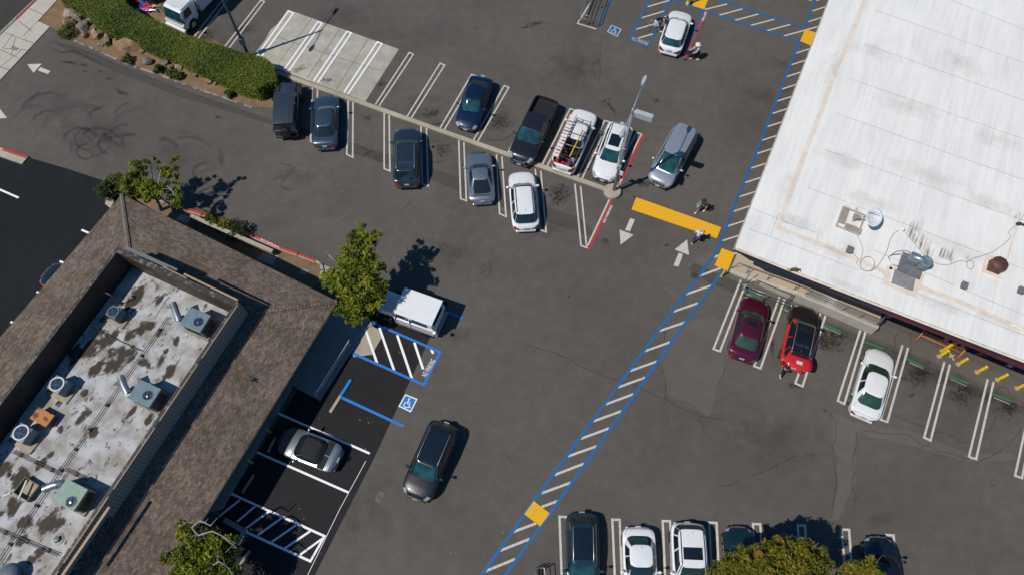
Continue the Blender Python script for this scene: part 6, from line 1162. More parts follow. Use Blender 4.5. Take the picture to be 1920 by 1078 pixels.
# ================================================================= LAMP POSTS
def lamp_post(base, a_arm, lab, banner=None, H=9.3, tilt=None, col='steelp', box=True):
    b = P(*base); t = thing('street_lamp', lab, 'street lamp', b, a_arm, 'tall twin headed lamps'); 
    MB().tube([(0, 0, 0), (0, 0, H * .4), (0, 0, H)], [.12, .10, .07], 12).build('pole', col, t, True); MB().rbox((0, 0, .06), (.42, .42, .1), .02).build('base_plate', col, t); m = MB()
    for x in (-.15, .15):
        for y in (-.15, .15): m.lathe((x, y, .1), [(.025, 0), (.025, .06)], 6)
    m.build('anchor_bolt', 'galv', t)
    for sg in (-1, 1):
        d = 1.75; o = MB().tube([(0, 0, H - .25), (sg * .5, 0, H - .02), (sg * d, 0, H + .12)], .035, 8).build('arm', col, t, True)
        m = MB(); m.add([(sg * (d + x), y, H + .10 + z) for z, k in ((0, 1), (.12, .8), (.17, .4)) for x, y in ((-.05, -.08 * k), (.2, -.14 * k), (.50, -.15 * k), (.62, -.08 * k), (.62, .08 * k), (.50, .15 * k), (.2, .14 * k), (-.05, .08 * k))], [tuple(range(8))[::-1] if sg > 0 else tuple(range(8))] + [((j * 8 + i, j * 8 + (i + 1) % 8, (j + 1) * 8 + (i + 1) % 8, (j + 1) * 8 + i) if sg > 0 else ((j + 1) * 8 + i, (j + 1) * 8 + (i + 1) % 8, j * 8 + (i + 1) % 8, j * 8 + i)) for j in range(2) for i in range(8)] + [tuple(16 + i for i in range(8)) if sg > 0 else tuple(16 + i for i in range(8))[::-1]])
        m.build('lamp_head', M('lamph', (.42, .47, .50), (.36, .40, .44), 6, rough=.4), t, True, 40)
    return t
M('steelp', (.36, .38, .38), (.28, .30, .30), 3, rough=.45, metal=.3); M('steelb', (.05, .085, .11), (.04, .07, .09), 3, rough=.4, metal=.3)
b = P(1150, 361); hd = P(1212, 145, 9.45) - P(1188, 205, 9.3)
t = lamp_post((1150, 361), ang((0, 0), hd), 'gray twin lamp with a side bracket standing at the right end of the long kerb')
A_ = -ang((0, 0), hd); p0 = P(1190, 206, 9.2) - b; p1 = P(1225, 217, 9.2) - b; R_ = Matrix.Rotation(A_, 3, 'Z'); p0, p1 = R_ @ Vector((p0.x, p0.y, 0)), R_ @ Vector((p1.x, p1.y, 0))
MB().box(((p0 + p1) / 2 + Vector((0, 0, 8.9))), ((p1 - p0).length, .30, .42), ang(p0, p1)).build('side_bracket', 'lamph', t)
m = MB(); m.rbox((0, 0, 3.2), (.3, .3, .5), .04); m.rbox((0, 0, 5.3), (.26, .26, .12), .03); m.build('control_box', 'steelp', t)
s = P(1163, 330); t2 = thing('sign_post', 'small blank white sign at the foot of the right hand twin lamp', 'sign', P(1158, 352), 1.1); MB().tube([(0, 0, 0), (0, 0, 2.0)], .03, 6).build('post', 'galv', t2, True); MB().box((0, 0, 1.8), (.05, .34, .45)).build('sign_plate', 'dishw', t2)
hd2 = P(627, 17) - P(578, 93)
t = lamp_post((467, 106), ang((0, 0), hd2), 'dark steel twin lamp beside the hedge, its shadow across the concrete pad', H=9.0, col='steelb'); m = MB(); m.rbox((0, 0, 1.6), (.34, .34, .7), .05); m.build('control_box', 'steelb', t)
# ================================================================= CORRALS, SIGN POST
M('railw', (.5, .5, .5), rough=.4, metal=.5)
def corral(c4, zt, lab, nb=3):
    q = [P(*p, 0) for p in c4]; o = sum(q, Vector()) / 4; t = thing('trolley_corral', lab, 'trolley corral', (o.x, o.y, 0)); q = [p - o for p in q]; m = MB()
    for z in (zt, zt * .55): m.tube([q[1] + up * z, q[0] + up * z, q[3] + up * z, q[2] + up * z], .028, 6)
    m.build('rail', 'steel', t, True)
    for (a, b_) in ((1, 0), (0, 3), (3, 2)):
        for k in (0, .5, 1) if a != 0 else (0.5,): p = q[a].lerp(q[b_], k); MB().tube([p, p + up * zt], .03, 6).build('post', 'steel', t, True)
    m = MB()
    for k in range(1, nb + 1): 
        f = k / (nb + 1)
        for d in (-.03, .03): m.tube([q[0].lerp(q[3], f + d) + up * .12, q[1].lerp(q[2], f + d) + up * .12], .022, 5)
    m.build('floor_track', 'pipe_dark', t, True); return t
corral(((1087, 43), (1114, -28), (1140, -20), (1116, 52)), .95, 'steel trolley corral with long floor tracks inside the white and blue bay lines')
corral(((1002, 1066), (1004, 1130), (1026, 1130), (1020, 1066)), 1.0, 'steel trolley corral cut by the bottom edge beside the slate car', 2)
t = thing('sign_post', 'thick yellow sign post above the white sedan at the top', 'sign', P(1289, 9)); MB().lathe((0, 0, 0), [(.16, 0), (.16, .25), (.12, .3)], 14).build('footing', M('yelf', (.55, .5, .3)), t, True, 40); MB().lathe((0, 0, .3), [(.10, 0), (.10, 1.7), (0, 1.75)], 14, capt=False).build('post', 'yel', t, True, 40); MB().box((0, 0, 2.2), (.04, .34, .45), .5).build('sign_plate', 'fresh_blue', t); MB().tube([(0, 0, 2.0), (0, 0, 2.45)], .025, 6).build('pipe', 'galv', t)
# ================================================================= PEOPLE
def skin_mesh(name, joints, edges, mat, parent, sub=2):
    keys = list(joints); me = bpy.data.meshes.new(name); me.from_pydata([joints[k][:3] for k in keys], [(keys.index(a), keys.index(b)) for a, b in edges], []); o = bpy.data.objects.new(name, me); C.objects.link(o)
    o.modifiers.new('k', 'SKIN'); 
    for i, k in enumerate(keys):
        r = joints[k][3]; r = r if isinstance(r, tuple) else (r, r); me.skin_vertices[0].data[i].radius = r
    me.skin_vertices[0].data[0].use_root = True; s = o.modifiers.new('s', 'SUBSURF'); s.levels = s.render_levels = sub
    bpy.context.view_layer.update(); dg = bpy.context.evaluated_depsgraph_get(); m2 = bpy.data.meshes.new_from_object(o.evaluated_get(dg)); bpy.data.objects.remove(o)
    m2.materials.clear(); m2.materials.append(MATS[mat]); m2.polygons.foreach_set('use_smooth', [True] * len(m2.polygons)); o = bpy.data.objects.new(name, m2); C.objects.link(o); o.parent = parent; return o
def person(px, heading, lab, J=None, shirt='sh_w', pants='sh_n', skin='skin_l', hair='hair_d', hat=None, shoes='shoe_w', sleeves=.6, h=1.68, loc_=None, shorts=False, lean=0.0, stride=.22, arms=None, headfwd=.0):
    k = h / 1.72; c = loc_ if loc_ is not None else P(*px); t = thing('person', lab, 'person', c, heading)
    l = lean
    hip, ch, nk, hd = .93, 1.30, 1.48, 1.62
    def tl(x, y, z): return (x + l * max(0, z - hip), y, z - .35 * l * l * max(0, z - hip))
    j = dict(pel=(*tl(0, 0, hip), (.135, .10)), sp=(*tl(.01, 0, 1.12), (.12, .09)), ch=(*tl(.02, 0, ch), (.145, .105)), nk=(*tl(.03, 0, nk), .052), hd=(*tl(.05 + headfwd, 0, hd), (.082, .095)), ht=(*tl(.04 + headfwd, 0, hd + .09), (.07, .08)))
    A = arms or {}
    for s, sg in (('l', 1), ('r', -1)):
        sh = tl(.02, sg * .19, 1.42); el = A.get('e' + s, (-.05 if sg > 0 else .14, sg * .27, 1.14)); ha = A.get('h' + s, (.02 if sg > 0 else .33, sg * .27, .95 if sg > 0 else 1.02))
        j['s' + s] = (*sh, .058); j['e' + s] = (*el, .042); j['w' + s] = (*ha, .030); d = (Vector(ha) - Vector(el)).normalized(); pm = Vector(ha) + d * .06; j['p' + s] = (*pm, (.040, .022))
        side = Vector((0, 1, 0)) if abs(d.y) < .8 else Vector((1, 0, 0))
        for f in range(4): b0 = pm + side * (.012 * (f * 2 - 3)); j['f%s%d' % (s, f)] = (*(b0 + d * (.045 + .008 * (f in (1, 2)))), .010); j['g%s%d' % (s, f)] = (*(b0 + d * (.08 + .012 * (f in (1, 2))) + Vector((.01, 0, -.012))), .008)
        j['t' + s] = (*(Vector(ha) + d * .05 + side * .05 * -sg), .011)
        st_x = stride * (1 if sg < 0 else -1); j['h' + s] = (0.0, sg * .10, hip - .06, .092); j['k' + s] = (st_x * .5 + .04, sg * .11, .50, .062); j['a' + s] = (st_x, sg * .11, .09 + (.05 if st_x < 0 else 0), .042); j['o' + s] = (st_x + .15, sg * .12, .035, (.045, .03))
    E = [('pel', 'sp'), ('sp', 'ch'), ('ch', 'nk'), ('nk', 'hd'), ('hd', 'ht')]
    for s in 'lr': E += [('ch', 's' + s), ('s' + s, 'e' + s), ('e' + s, 'w' + s), ('w' + s, 'p' + s), ('pel', 'h' + s), ('h' + s, 'k' + s), ('k' + s, 'a' + s), ('a' + s, 'o' + s), ('w' + s, 't' + s)] + [('p' + s, 'f%s%d' % (s, f)) for f in range(4)] + [('f%s%d' % (s, f), 'g%s%d' % (s, f)) for f in range(4)]
    j = {q: (v[0] * k, v[1] * k, v[2] * k, v[3]) for q, v in j.items()}
    skin_mesh('body', j, E, skin, t, 1)
    def sub_(names, grow, E2, name, mat, mod=None):
        jj = {q: (*j[q][:3], tuple(r + grow for r in (j[q][3] if isinstance(j[q][3], tuple) else (j[q][3],) * 2))) for q in names}
        if mod: jj.update(mod)
        return skin_mesh(name, jj, E2, mat, t, 1)
    def mid(a, b, u, r): return (*(Vector(j[a][:3]).lerp(Vector(j[b][:3]), u)), r)
    md = {'ml': mid('sl', 'el', sleeves, .058), 'mr': mid('sr', 'er', sleeves, .058)} if sleeves < 1 else {'ml': mid('el', 'wl', .9, .045), 'mr': mid('er', 'wr', .9, .045)}
    if sleeves < 1: sub_(['pel', 'sp', 'ch', 'sl', 'sr'], .022, [('pel', 'sp'), ('sp', 'ch'), ('ch', 'sl'), ('ch', 'sr'), ('sl', 'ml'), ('sr', 'mr')], 'shirt', shirt, md)
    else: sub_(['pel', 'sp', 'ch', 'sl', 'sr', 'el', 'er'], .020, [('pel', 'sp'), ('sp', 'ch'), ('ch', 'sl'), ('ch', 'sr'), ('sl', 'el'), ('sr', 'er'), ('el', 'ml'), ('er', 'mr')], 'shirt', shirt, md)
    if shorts: sub_(['pel', 'hl', 'hr'], .022, [('pel', 'hl'), ('pel', 'hr'), ('hl', 'ml2'), ('hr', 'mr2')], 'shorts', pants, {'ml2': mid('hl', 'kl', .85, .085), 'mr2': mid('hr', 'kr', .85, .085)})
    else: sub_(['pel', 'hl', 'hr', 'kl', 'kr', 'al', 'ar'], .018, [('pel', 'hl'), ('pel', 'hr'), ('hl', 'kl'), ('hr', 'kr'), ('kl', 'al'), ('kr', 'ar')], 'trousers', pants)
    for s in 'lr':
        a, o = Vector(j['a' + s][:3]), Vector(j['o' + s][:3]); c_ = (a + o) / 2; MB().rbox((c_.x + .01, c_.y, max(.045, c_.z - .01)), (.28, .10, .09), .035).build('shoe', shoes, t, True)
    H_ = Vector(j['hd'][:3]) + Vector((0, 0, .03)); m = MB(); m.ell((H_.x - .012, H_.y, H_.z + .02), (.105, .092, .115), 16, 10); hm = m.build('hair', hair, t, True)
    m = MB(); 
    for sg in (-1, 1): m.ell((H_.x + .088, sg * .032, H_.z + .005), (.012, .013, .009), 8, 6)
    m.build('eyes', 'trim', t); m = MB(); m.ell((H_.x + .10, 0, H_.z - .03), (.02, .013, .022), 8, 6)
    for sg in (-1, 1): m.ell((H_.x, sg * .093, H_.z - .01), (.02, .012, .03), 8, 6)
    m.build('nose_and_ears', skin, t, True); MB().rbox((H_.x + .092, 0, H_.z - .065), (.015, .045, .012), .004).build('mouth', M('lip', (.35, .12, .10)), t)
    if hat:
        MB().lathe((H_.x - .01, H_.y, H_.z + .05), [(.215, -.02), (.20, 0), (.115, .02), (.11, .09), (.06, .12), (0, .125)], 22, capb=True, capt=False).build('hat', hat, t, True, 50)
    return t
for nme, cc in (('sh_w', (.62, .68, .72)), ('sh_n', (.012, .018, .05)), ('sh_l', (.50, .46, .62)), ('sh_k', (.015, .015, .018)), ('sh_j', (.03, .05, .10)), ('sh_r', (.35, .04, .07)), ('skin_l', (.45, .24, .16)), ('skin_d', (.28, .14, .09)), ('hair_d', (.015, .010, .008)), ('hair_w', (.5, .5, .5)), ('shoe_w', (.7, .7, .7)), ('hatp', (.78, .72, .66)), ('bagc', (.20, .45, .50))): M(nme, cc, rough=.8)
person((1304, 112), math.radians(190), 'person in a cream sun hat and lilac top pushing a stroller', shirt='sh_l', pants='sh_k', hat='hatp', sleeves=1, stride=.26, lean=.18, arms=dict(el=(.24, .24, 1.12), hl=(.45, .2, 1.0), er=(.24, -.24, 1.12), hr=(.45, -.2, 1.0)))
person((1314, 397), math.radians(215), 'person in navy shorts and shirt carrying a pale blue bag above the yellow stripe', shirt='sh_n', pants='sh_n', shorts=True, sleeves=.6, hair='hair_d', stride=.3, lean=.1)
o = P(1307, 396); t = thing('handbag', 'pale blue bag on the arm of the person in navy', 'bag', (o.x, o.y, .72), .6); MB().rbox((0, 0, .0), (.40, .17, .32), .05).build('bag_body', 'bagc', t, True, 40); MB().tube([(-.14, 0, .15), (-.1, 0, .34), (.1, 0, .34), (.14, 0, .15)], .014, 6).build('strap', 'bagc', t, True)
person((1303, 455), math.radians(55), 'white haired person in a white shirt and dark trousers below the yellow stripe', shirt='sh_w', pants='sh_j', hair='hair_w', sleeves=.8, stride=.24, lean=.10, arms=dict(er=(.14, -.27, 1.16), hr=(.38, -.22, 1.12)))
# stroller
o = P(1291, 108); t = thing('stroller', 'dark folding stroller pushed by the person in the sun hat', 'stroller', o, math.radians(190)); m = MB()
m.tube([(-.35, -.22, 1.02), (-.38, .22, 1.02)], .02, 6)
for y in (-.22, .22): m.tube([(-.37, y, 1.02), (-.05, y, .6), (.38, y, .12)], .018, 6); m.tube([(.15, y, .62), (-.28, y, .12)], .018, 6)
m.build('frame', 'pipe_dark', t, True); MB().rbox((.06, 0, .52), (.42, .36, .10), .03).build('seat', 'sh_k', t, True); MB().rbox((-.12, 0, .72), (.08, .36, .42), .03).build('backrest', 'sh_k', t, True); MB().ell((0.0, 0, .86), (.22, .19, .14), 14, 8).build('canopy', M('cano', (.18, .16, .22)), t, True)
for x in (.38, -.28):
    for y in (-.24, .24): MB().lathe((x, y - .02, .10), [(.05, 0), (.10, 0), (.10, .04), (.05, .04)], 14, ax='y').build('wheel', M('wr', (.10, .03, .03)), t)
# person getting into the white sedan, folded wheelchair frame beside
dl = rw.matrix_basis @ Vector((iw['X'](.58), iw['hw'] + .42, 0))
person(None, rw.rotation_euler[2] - math.radians(100), 'person in dark clothes leaning into the open door of the top white sedan', loc_=Vector((dl.x, dl.y, 0)), shirt='sh_k', pants='sh_j', skin='skin_l', sleeves=.55, lean=.65, stride=.2, arms=dict(el=(.40, .24, 1.20), hl=(.62, .30, 1.05), er=(.36, -.28, 1.15), hr=(.60, -.30, 1.0)))
o = rw.matrix_basis @ Vector((iw['X'](.50), iw['hw'] + 1.05, 0)); t = thing('folding_walker', 'gray folding walker frame beside the open car door', 'walker', Vector((o.x, o.y, 0)), rw.rotation_euler[2]); m = MB()
for x in (-.25, .25): m.tube([(x, .2, 0), (x, .15, .88), (x, -.22, .88), (x * 1.1, -.25, 0)], .018, 6)
m.tube([(-.25, .16, .7), (.25, .16, .7)], .018, 6); m.tube([(-.25, .18, .4), (.25, .18, .4)], .015, 6); m.build('frame', 'railw', t, True)
m = MB()
for x in (-.25, .25): m.tube([(x, -.1, .89), (x, -.24, .89)], .026, 6)
m.build('grip', 'trim', t, True)
# person loading the red car: legs and white shoes show below the tailgate
o = rr.matrix_basis @ Vector((-ir['L'] / 2 - .25, .42, 0)); person(None, rr.rotation_euler[2] + .25, 'person in black with white shoes bent under the raised red tailgate', loc_=Vector((o.x, o.y, 0)), shirt='sh_k', pants='sh_k', sleeves=1, lean=.55, stride=.34, h=1.6, shoes='shoe_w', arms=dict(el=(.40, .22, 1.1), hl=(.62, .2, .95), er=(.40, -.22, 1.1), hr=(.62, -.2, .95)))
# ================================================================= PLANTS
foliage('leaf_tree', (.022, .044, .005), (.31, .35, .014), (.44, .38, .03)); foliage('leaf_dark', (.014, .032, .008), (.07, .10, .014), (.12, .12, .02)); foliage('leaf_gold', (.07, .09, .006), (.27, .24, .012), (.40, .18, .02)); foliage('leaf_hedge', (.045, .085, .006), (.19, .25, .016), (.30, .20, .03)); foliage('leaf_shrub', (.03, .06, .008), (.12, .17, .02))
M('bark', (.22, .19, .16), (.13, .11, .09), 8, rough=.9); M('bark_d', (.10, .08, .065), (.06, .05, .04), 8, rough=.9)
def clumps(c, r, n, k, leaf=1.0, sq=.75):
    pts = []; tint = []
    for _ in range(n):
        d = RNG.normal(size=3); d /= np.linalg.norm(d); cc = np.array(c) + d * r * RNG.uniform(.25, 1.0) * np.array([1, 1, sq]); cr_ = RNG.uniform(.22, .45) * min(1, r); q = RNG.normal(size=(k, 3)); q /= np.linalg.norm(q, axis=1)[:, None]
        q = cc + q * cr_ * RNG.uniform(.5, 1.05, (k, 1)) * np.array([1, 1, .6]); pts.append(q); tint.append(np.clip(RNG.normal(.45, .22) + RNG.normal(0, .2, k), 0, 1))
    return np.concatenate(pts), np.concatenate(tint)
def tree(name, lab, base, lobes, mat, leaf=.11, trunk_r=.16, barkm='bark', dens=1.0, k=60, grp=None, dead=(), shrink=1.0):
    b = P(*base); t = thing(name, lab, 'tree', b, 0, grp); LP, LT_ = [], []; L = []
    for x, y, z, r in lobes: r *= shrink; c = P(x, y, z); L.append((c, r)); p, tt = clumps(c, r, max(4, int(26 * r * r * dens)), k); LP.append(p); LT_.append(tt)
    pts = np.concatenate(LP) - np.array([b.x, b.y, 0]); pts = pts[pts[:, 2] > .3] if True else pts; tn = np.concatenate(LT_)[:len(pts)] if len(pts) == sum(len(q) for q in LP) else RNG.uniform(0, .9, len(pts))
    leafmesh('crown', pts, leaf, mat, t, tn)
    m = MB(); zm = min(c.z for c, r in L) * .55; cx = sum((c.x for c, r in L)) / len(L) - b.x; cy = sum((c.y for c, r in L)) / len(L) - b.y; f1 = Vector((cx * .3, cy * .3, zm)); m.tube([(0, 0, -.05), (cx * .1, cy * .1, zm * .5), f1], [trunk_r * 1.3, trunk_r, trunk_r * .85], 10)
    for c, r in L:
        e = c - b; md_ = f1.lerp(e, .5) + Vector((random.uniform(-.25, .25), random.uniform(-.25, .25), random.uniform(0, .3))); m.tube([f1, md_, e], [trunk_r * .6, trunk_r * .35, trunk_r * .12], 6)
        for _ in range(3): m.tube([md_.lerp(e, .5), e + Vector((random.gauss(0, r * .5), random.gauss(0, r * .5), random.gauss(.1, r * .4)))], [trunk_r * .18, .012], 4)
    m.build('trunk', barkm, t, True)
    for dd in dead:
        m = MB(); q = [P(*p) - b for p in dd]; m.tube(q, [.05, .045, .035, .02][:len(q)] if len(q) <= 4 else [.04] * len(q), 5)
        for _ in range(4): i = random.randrange(len(q) - 1); p = q[i].lerp(q[i + 1], random.random()); m.tube([p, p + Vector((random.gauss(0, .3), random.gauss(0, .3), random.uniform(0, .2)))], [.02, .008], 4)
        m.build('bare_branch', M('deadw', (.35, .33, .32), (.25, .23, .22), 6), t, True)
    return t
tree('street_tree', 'open crowned small tree at the upper corner of the shingled building', (303, 394), [(238, 345, 3.0, .75), (255, 330, 3.2, .7), (250, 318, 3.6, .55), (268, 352, 2.8, .8), (283, 345, 3.2, .6), (283, 305, 3.8, .38), (300, 312, 3.9, .35), (329, 302, 4.2, .38), (312, 325, 3.6, .6), (322, 318, 3.7, .35), (300, 350, 3.1, .55), (305, 362, 2.9, .6), (330, 340, 3.4, .4), (333, 372, 2.7, .6), (328, 385, 2.4, .5), (278, 362, 2.6, .65), (258, 362, 2.5, .7), (276, 370, 2.3, .5), (240, 358, 2.4, .6), (265, 312, 3.7, .4)], 'leaf_tree', .092, .11, dens=1.0, dead=(((297, 345, 3.4), (301, 325, 3.7), (302, 316, 3.8)), ((328, 366, 3.2), (321, 356, 3.4), (314, 350, 3.5))))
tree('street_tree', 'dense tall green tree at the corner beside the white delivery van', (693, 578), [(676, 420, 5.0, .45), (672, 440, 5.0, .8), (660, 458, 4.9, .8), (690, 450, 4.9, .75), (706, 440, 4.9, .4), (655, 478, 4.6, .9), (675, 475, 4.9, .9), (694, 478, 4.7, .7), (640, 500, 4.2, .7), (660, 505, 4.7, 1.1), (685, 508, 4.6, 1.1), (703, 505, 4.2, .8), (620, 522, 3.8, .8), (612, 526, 3.6, .6), (640, 532, 4.0, 1.0), (662, 540, 4.2, 1.1), (688, 540, 4.0, 1.1), (708, 542, 3.6, .9), (650, 568, 3.2, .9), (672, 572, 3.4, 1.0), (695, 568, 3.2, .9), (650, 592, 2.5, .6), (667, 592, 2.6, .7), (685, 585, 2.8, .7), (705, 560, 3.2, .6)], 'leaf_tree', .095, .17, dens=.95, shrink=.84, dead=(((617, 478, 4.2), (622, 484, 4.1), (630, 492, 4.0)),))
tree('street_tree', 'bushy tree with bare pale branches at the lower left over the shingled eave', (448, 1040), [(352, 1000, 3.6, .8), (345, 990, 3.6, .5), (322, 1042, 3.6, .6), (335, 1045, 3.8, .8), (362, 1030, 4.0, 1.0), (388, 1010, 3.8, .8), (400, 1000, 3.5, .6), (412, 1020, 3.5, .8), (430, 1030, 3.2, .7), (395, 1040, 4.0, 1.0), (420, 1050, 3.4, .9), (370, 1060, 4.0, 1.1), (345, 1072, 3.8, .9), (400, 1075, 3.6, 1.0), (430, 1075, 3.0, .8), (365, 1095, 4, 1.1), (405, 1100, 3.6, 1.0)], 'leaf_tree', .092, .14, dens=.95, shrink=.88, dead=(((372, 1003, 4.4), (398, 995, 4.5), (415, 1003, 4.4), (426, 1012, 4.2), (444, 1026, 4.0)), ((360, 988, 4.4), (375, 975, 4.5), (395, 985, 4.4), (408, 970, 4.5)), ((372, 1003, 4.4), (360, 990, 4.3), (378, 978, 4.2)), ((395, 1062, 4.5), (410, 1052, 4.5), (425, 1060, 4.4))))
tree('street_tree', 'broad golden green tree with orange tips at the bottom edge over the parked cars', (1420, 1100), [(1352, 1068, 4.5, .8), (1378, 1056, 5.0, .9), (1400, 1045, 5.3, .9), (1425, 1034, 5.5, .8), (1445, 1028, 5.5, .8), (1470, 1028, 5.5, .8), (1500, 1030, 5.3, .8), (1520, 1040, 5.2, .9), (1535, 1052, 5.0, .8), (1460, 1050, 6.0, 1.2), (1420, 1060, 6.0, 1.2), (1500, 1062, 5.8, 1.2), (1530, 1075, 5.2, 1.0), (1380, 1080, 5.5, 1.1), (1440, 1085, 6.2, 1.4), (1490, 1092, 6.0, 1.4), (1345, 1090, 4.5, .9), (1545, 1085, 4.6, .7)], 'leaf_gold', .088, .2, dens=1.5, k=60, shrink=.80)
tree('small_tree', 'small golden green tree at the bottom edge beside the navy sedan', (1600, 1110), [(1585, 1072, 3.6, .6), (1605, 1066, 3.8, .6), (1628, 1068, 3.8, .6), (1645, 1076, 3.5, .5), (1612, 1086, 3.8, .9), (1590, 1095, 3.6, .8), (1640, 1092, 3.5, .7)], 'leaf_gold', .095, .12, dens=1.8, k=60)
# hedges
def hedge(pxs, h, lab, leaf=.062, per=520, mat='leaf_hedge', label_cat='hedge'):
    q = [P(p[0], p[1], h if len(p) < 3 else p[2]) for p in pxs]; o = sum(q, Vector()) / len(q); o = Vector((o.x, o.y, 0)); t = thing('hedge', lab, label_cat, o); pts2 = [(p - o).xy for p in q]
    MB().poly([tuple(p) for p in inset(pts2, .14)], 0.0, h - .14).build('twigs', M('twig', (.03, .035, .012), (.05, .04, .02), 5, rough=.9), t)
    arr = np.array(pts2); n = len(arr); xs0, ys0 = arr.min(0); xs1, ys1 = arr.max(0); area = (xs1 - xs0) * (ys1 - ys0); N = int(area * per); c = RNG.uniform((xs0, ys0), (xs1, ys1), (N, 2)); ins = np.zeros(N, bool)
    for i in range(n):
        (x1, y1), (x2, y2) = arr[i], arr[(i + 1) % n]; cond_ = ((y1 > c[:, 1]) != (y2 > c[:, 1])) & (c[:, 0] < (x2 - x1) * (c[:, 1] - y1) / (y2 - y1 + 1e-9) + x1); ins ^= cond_
    c = c[ins]; hx = np.sin(c[:, 0] * 1.3 + 2 * np.sin(c[:, 1])) * np.sin(c[:, 1] * 1.7) * .05; z = h + hx + RNG.normal(0, .045, len(c)) - .05; top_ = np.column_stack([c, z]); side_ = []
    for i in range(n):
        a, b_ = arr[i], arr[(i + 1) % n]; Ls = np.linalg.norm(b_ - a); k = int(Ls * h * per * .7); u = RNG.uniform(0, 1, (k, 1)); nn = np.array([b_[1] - a[1], a[0] - b_[0]]) / Ls; zz = RNG.uniform(.05, h, (k, 1)); bul = RNG.normal(0, .06, (k, 1)) - .04; side_.append(np.hstack([a + (b_ - a) * u + nn * bul * 1.0, zz]))
    p = np.vstack([top_] + side_); tn = .45 + .20 * np.sin(p[:, 0] * .9 + 1.3 * np.sin(p[:, 1] * 1.1)) + RNG.normal(0, .2, len(p)); return leafmesh('leaves', p, leaf, mat, t, tn, flat=.9), t
HG = [(118, -40, .1), (119, 6, .1), (126, 14, .1), (143, 24, .1), (158, 33, .1), (176, 38, .1), (182, 54, .1), (194, 62, .1), (214, 73, .1), (245, 81, .1), (264, 90, .1), (276, 98, .1), (301, 110, .1), (322, 117, .1), (341, 125, .1), (380, 145, .1), (420, 163, .1), (460, 182, .1), (492, 189, .1), (512, 176, .2), (519, 150), (512, 122), (497, 108), (455, 98), (415, 86), (370, 74), (330, 57), (290, 38), (268, 28), (249, 17), (236, 7), (228, -2), (224, -40)]
hedge(HG, 1.45, 'long clipped green hedge running down to the black off-roader')
hedge([(236, -40), (242, -8), (254, 1, .1), (270, 5, .1), (292, 8, .1), (304, -2, .1), (310, -40)], 1.0, 'dark rounded hedge at the top edge left of the box truck', mat='leaf_dark')
def shrub(px, py, r, h, lab, mat='leaf_shrub', grp=None, n=26, name='shrub'):
    t = thing(name, lab, 'shrub', P(px, py), 0, grp); p, tt = clumps((0, 0, h * .6), r, n, 34, 1, h / r * .6); leafmesh('leaves', p[p[:, 2] > .02], .08, mat, t, tt[p[:, 2] > .02], flat=.6); m = MB()
    for k in range(5): m.tube([(0, 0, 0), (r * .6 * math.cos(k * 1.25), r * .6 * math.sin(k * 1.25), h * .7)], [.02, .008], 4)
    m.build('stems', 'bark_d', t, True)
for x, y, r, l in ((130, 66, .75, 'bright green shrub under the big rocks near the corner'), (243, 116, .42, 'small round shrub below the largest flat rock'), (300, 134, .40, 'small shrub left of a pair along the hedge bed'), (322, 143, .36, 'left one of two touching small shrubs in the hedge bed'), (335, 146, .36, 'right one of two touching small shrubs in the hedge bed'), (432, 181, .36, 'small shrub alone at the lower end of the hedge bed')): shrub(x, y, r, .55, l, grp='low shrubs in the hedge bed')
shrub(210, 362, .75, .9, 'dense low bush wrapped round the corner of the shingled building', 'leaf_dark', n=60); shrub(226, 352, .7, .9, 'green bush beneath the small corner tree', n=40)
for x, y, r, l in ((399, 416, .45, 'yellow green bush at the left end of the low wall'), (412, 424, .5, 'yellow green bush with an orange tip behind the low wall'), (425, 429, .45, 'yellow green bush at the right end of the low wall row')): shrub(x, y, r, .7, l, 'leaf_gold', 'low bushes behind the tan wall')
shrub(447, 440, .8, .8, 'dark shaded bush next to the red kerb', 'leaf_dark', n=34)
# rocks
def rock(px, py, sx, sy, sz, rz, lab, mat, seed):
    rn = random.Random(seed); bm = bmesh.new(); bmesh.ops.create_icosphere(bm, subdivisions=3, radius=1)
    pl_ = [(Vector((rn.gauss(0, 1), rn.gauss(0, 1), rn.gauss(.3, 1))).normalized(), rn.uniform(.42, .80)) for _ in range(15)]
    for v in bm.verts:
        for n_, d in pl_:
            k = v.co.dot(n_)
            if k > d: v.co -= n_ * (k - d)
        v.co = Vector((v.co.x * sx, v.co.y * sy, v.co.z * sz)) * rn.uniform(.96, 1.04)
    m = MB(); bm.verts.ensure_lookup_table(); m.add([v.co for v in bm.verts], [[v.index for v in f.verts] for f in bm.faces]); bm.free(); o = m.build('rock', mat); o.location = P(px, py) + Vector((0, 0, sz * .35)); o.rotation_euler = (0, 0, rz); return tag(o, lab, 'rock', 'landscape rocks beside the hedge')
M('rk_tan', (.33, .21, .11), (.15, .10, .065), 2.5, rough=.9, bump=.8); M('rk_gry', (.24, .20, .15), (.11, .10, .085), 2.5, rough=.9, bump=.8); M('rk_pale', (.42, .35, .27), (.22, .17, .13), 2.5, rough=.9, bump=.8)
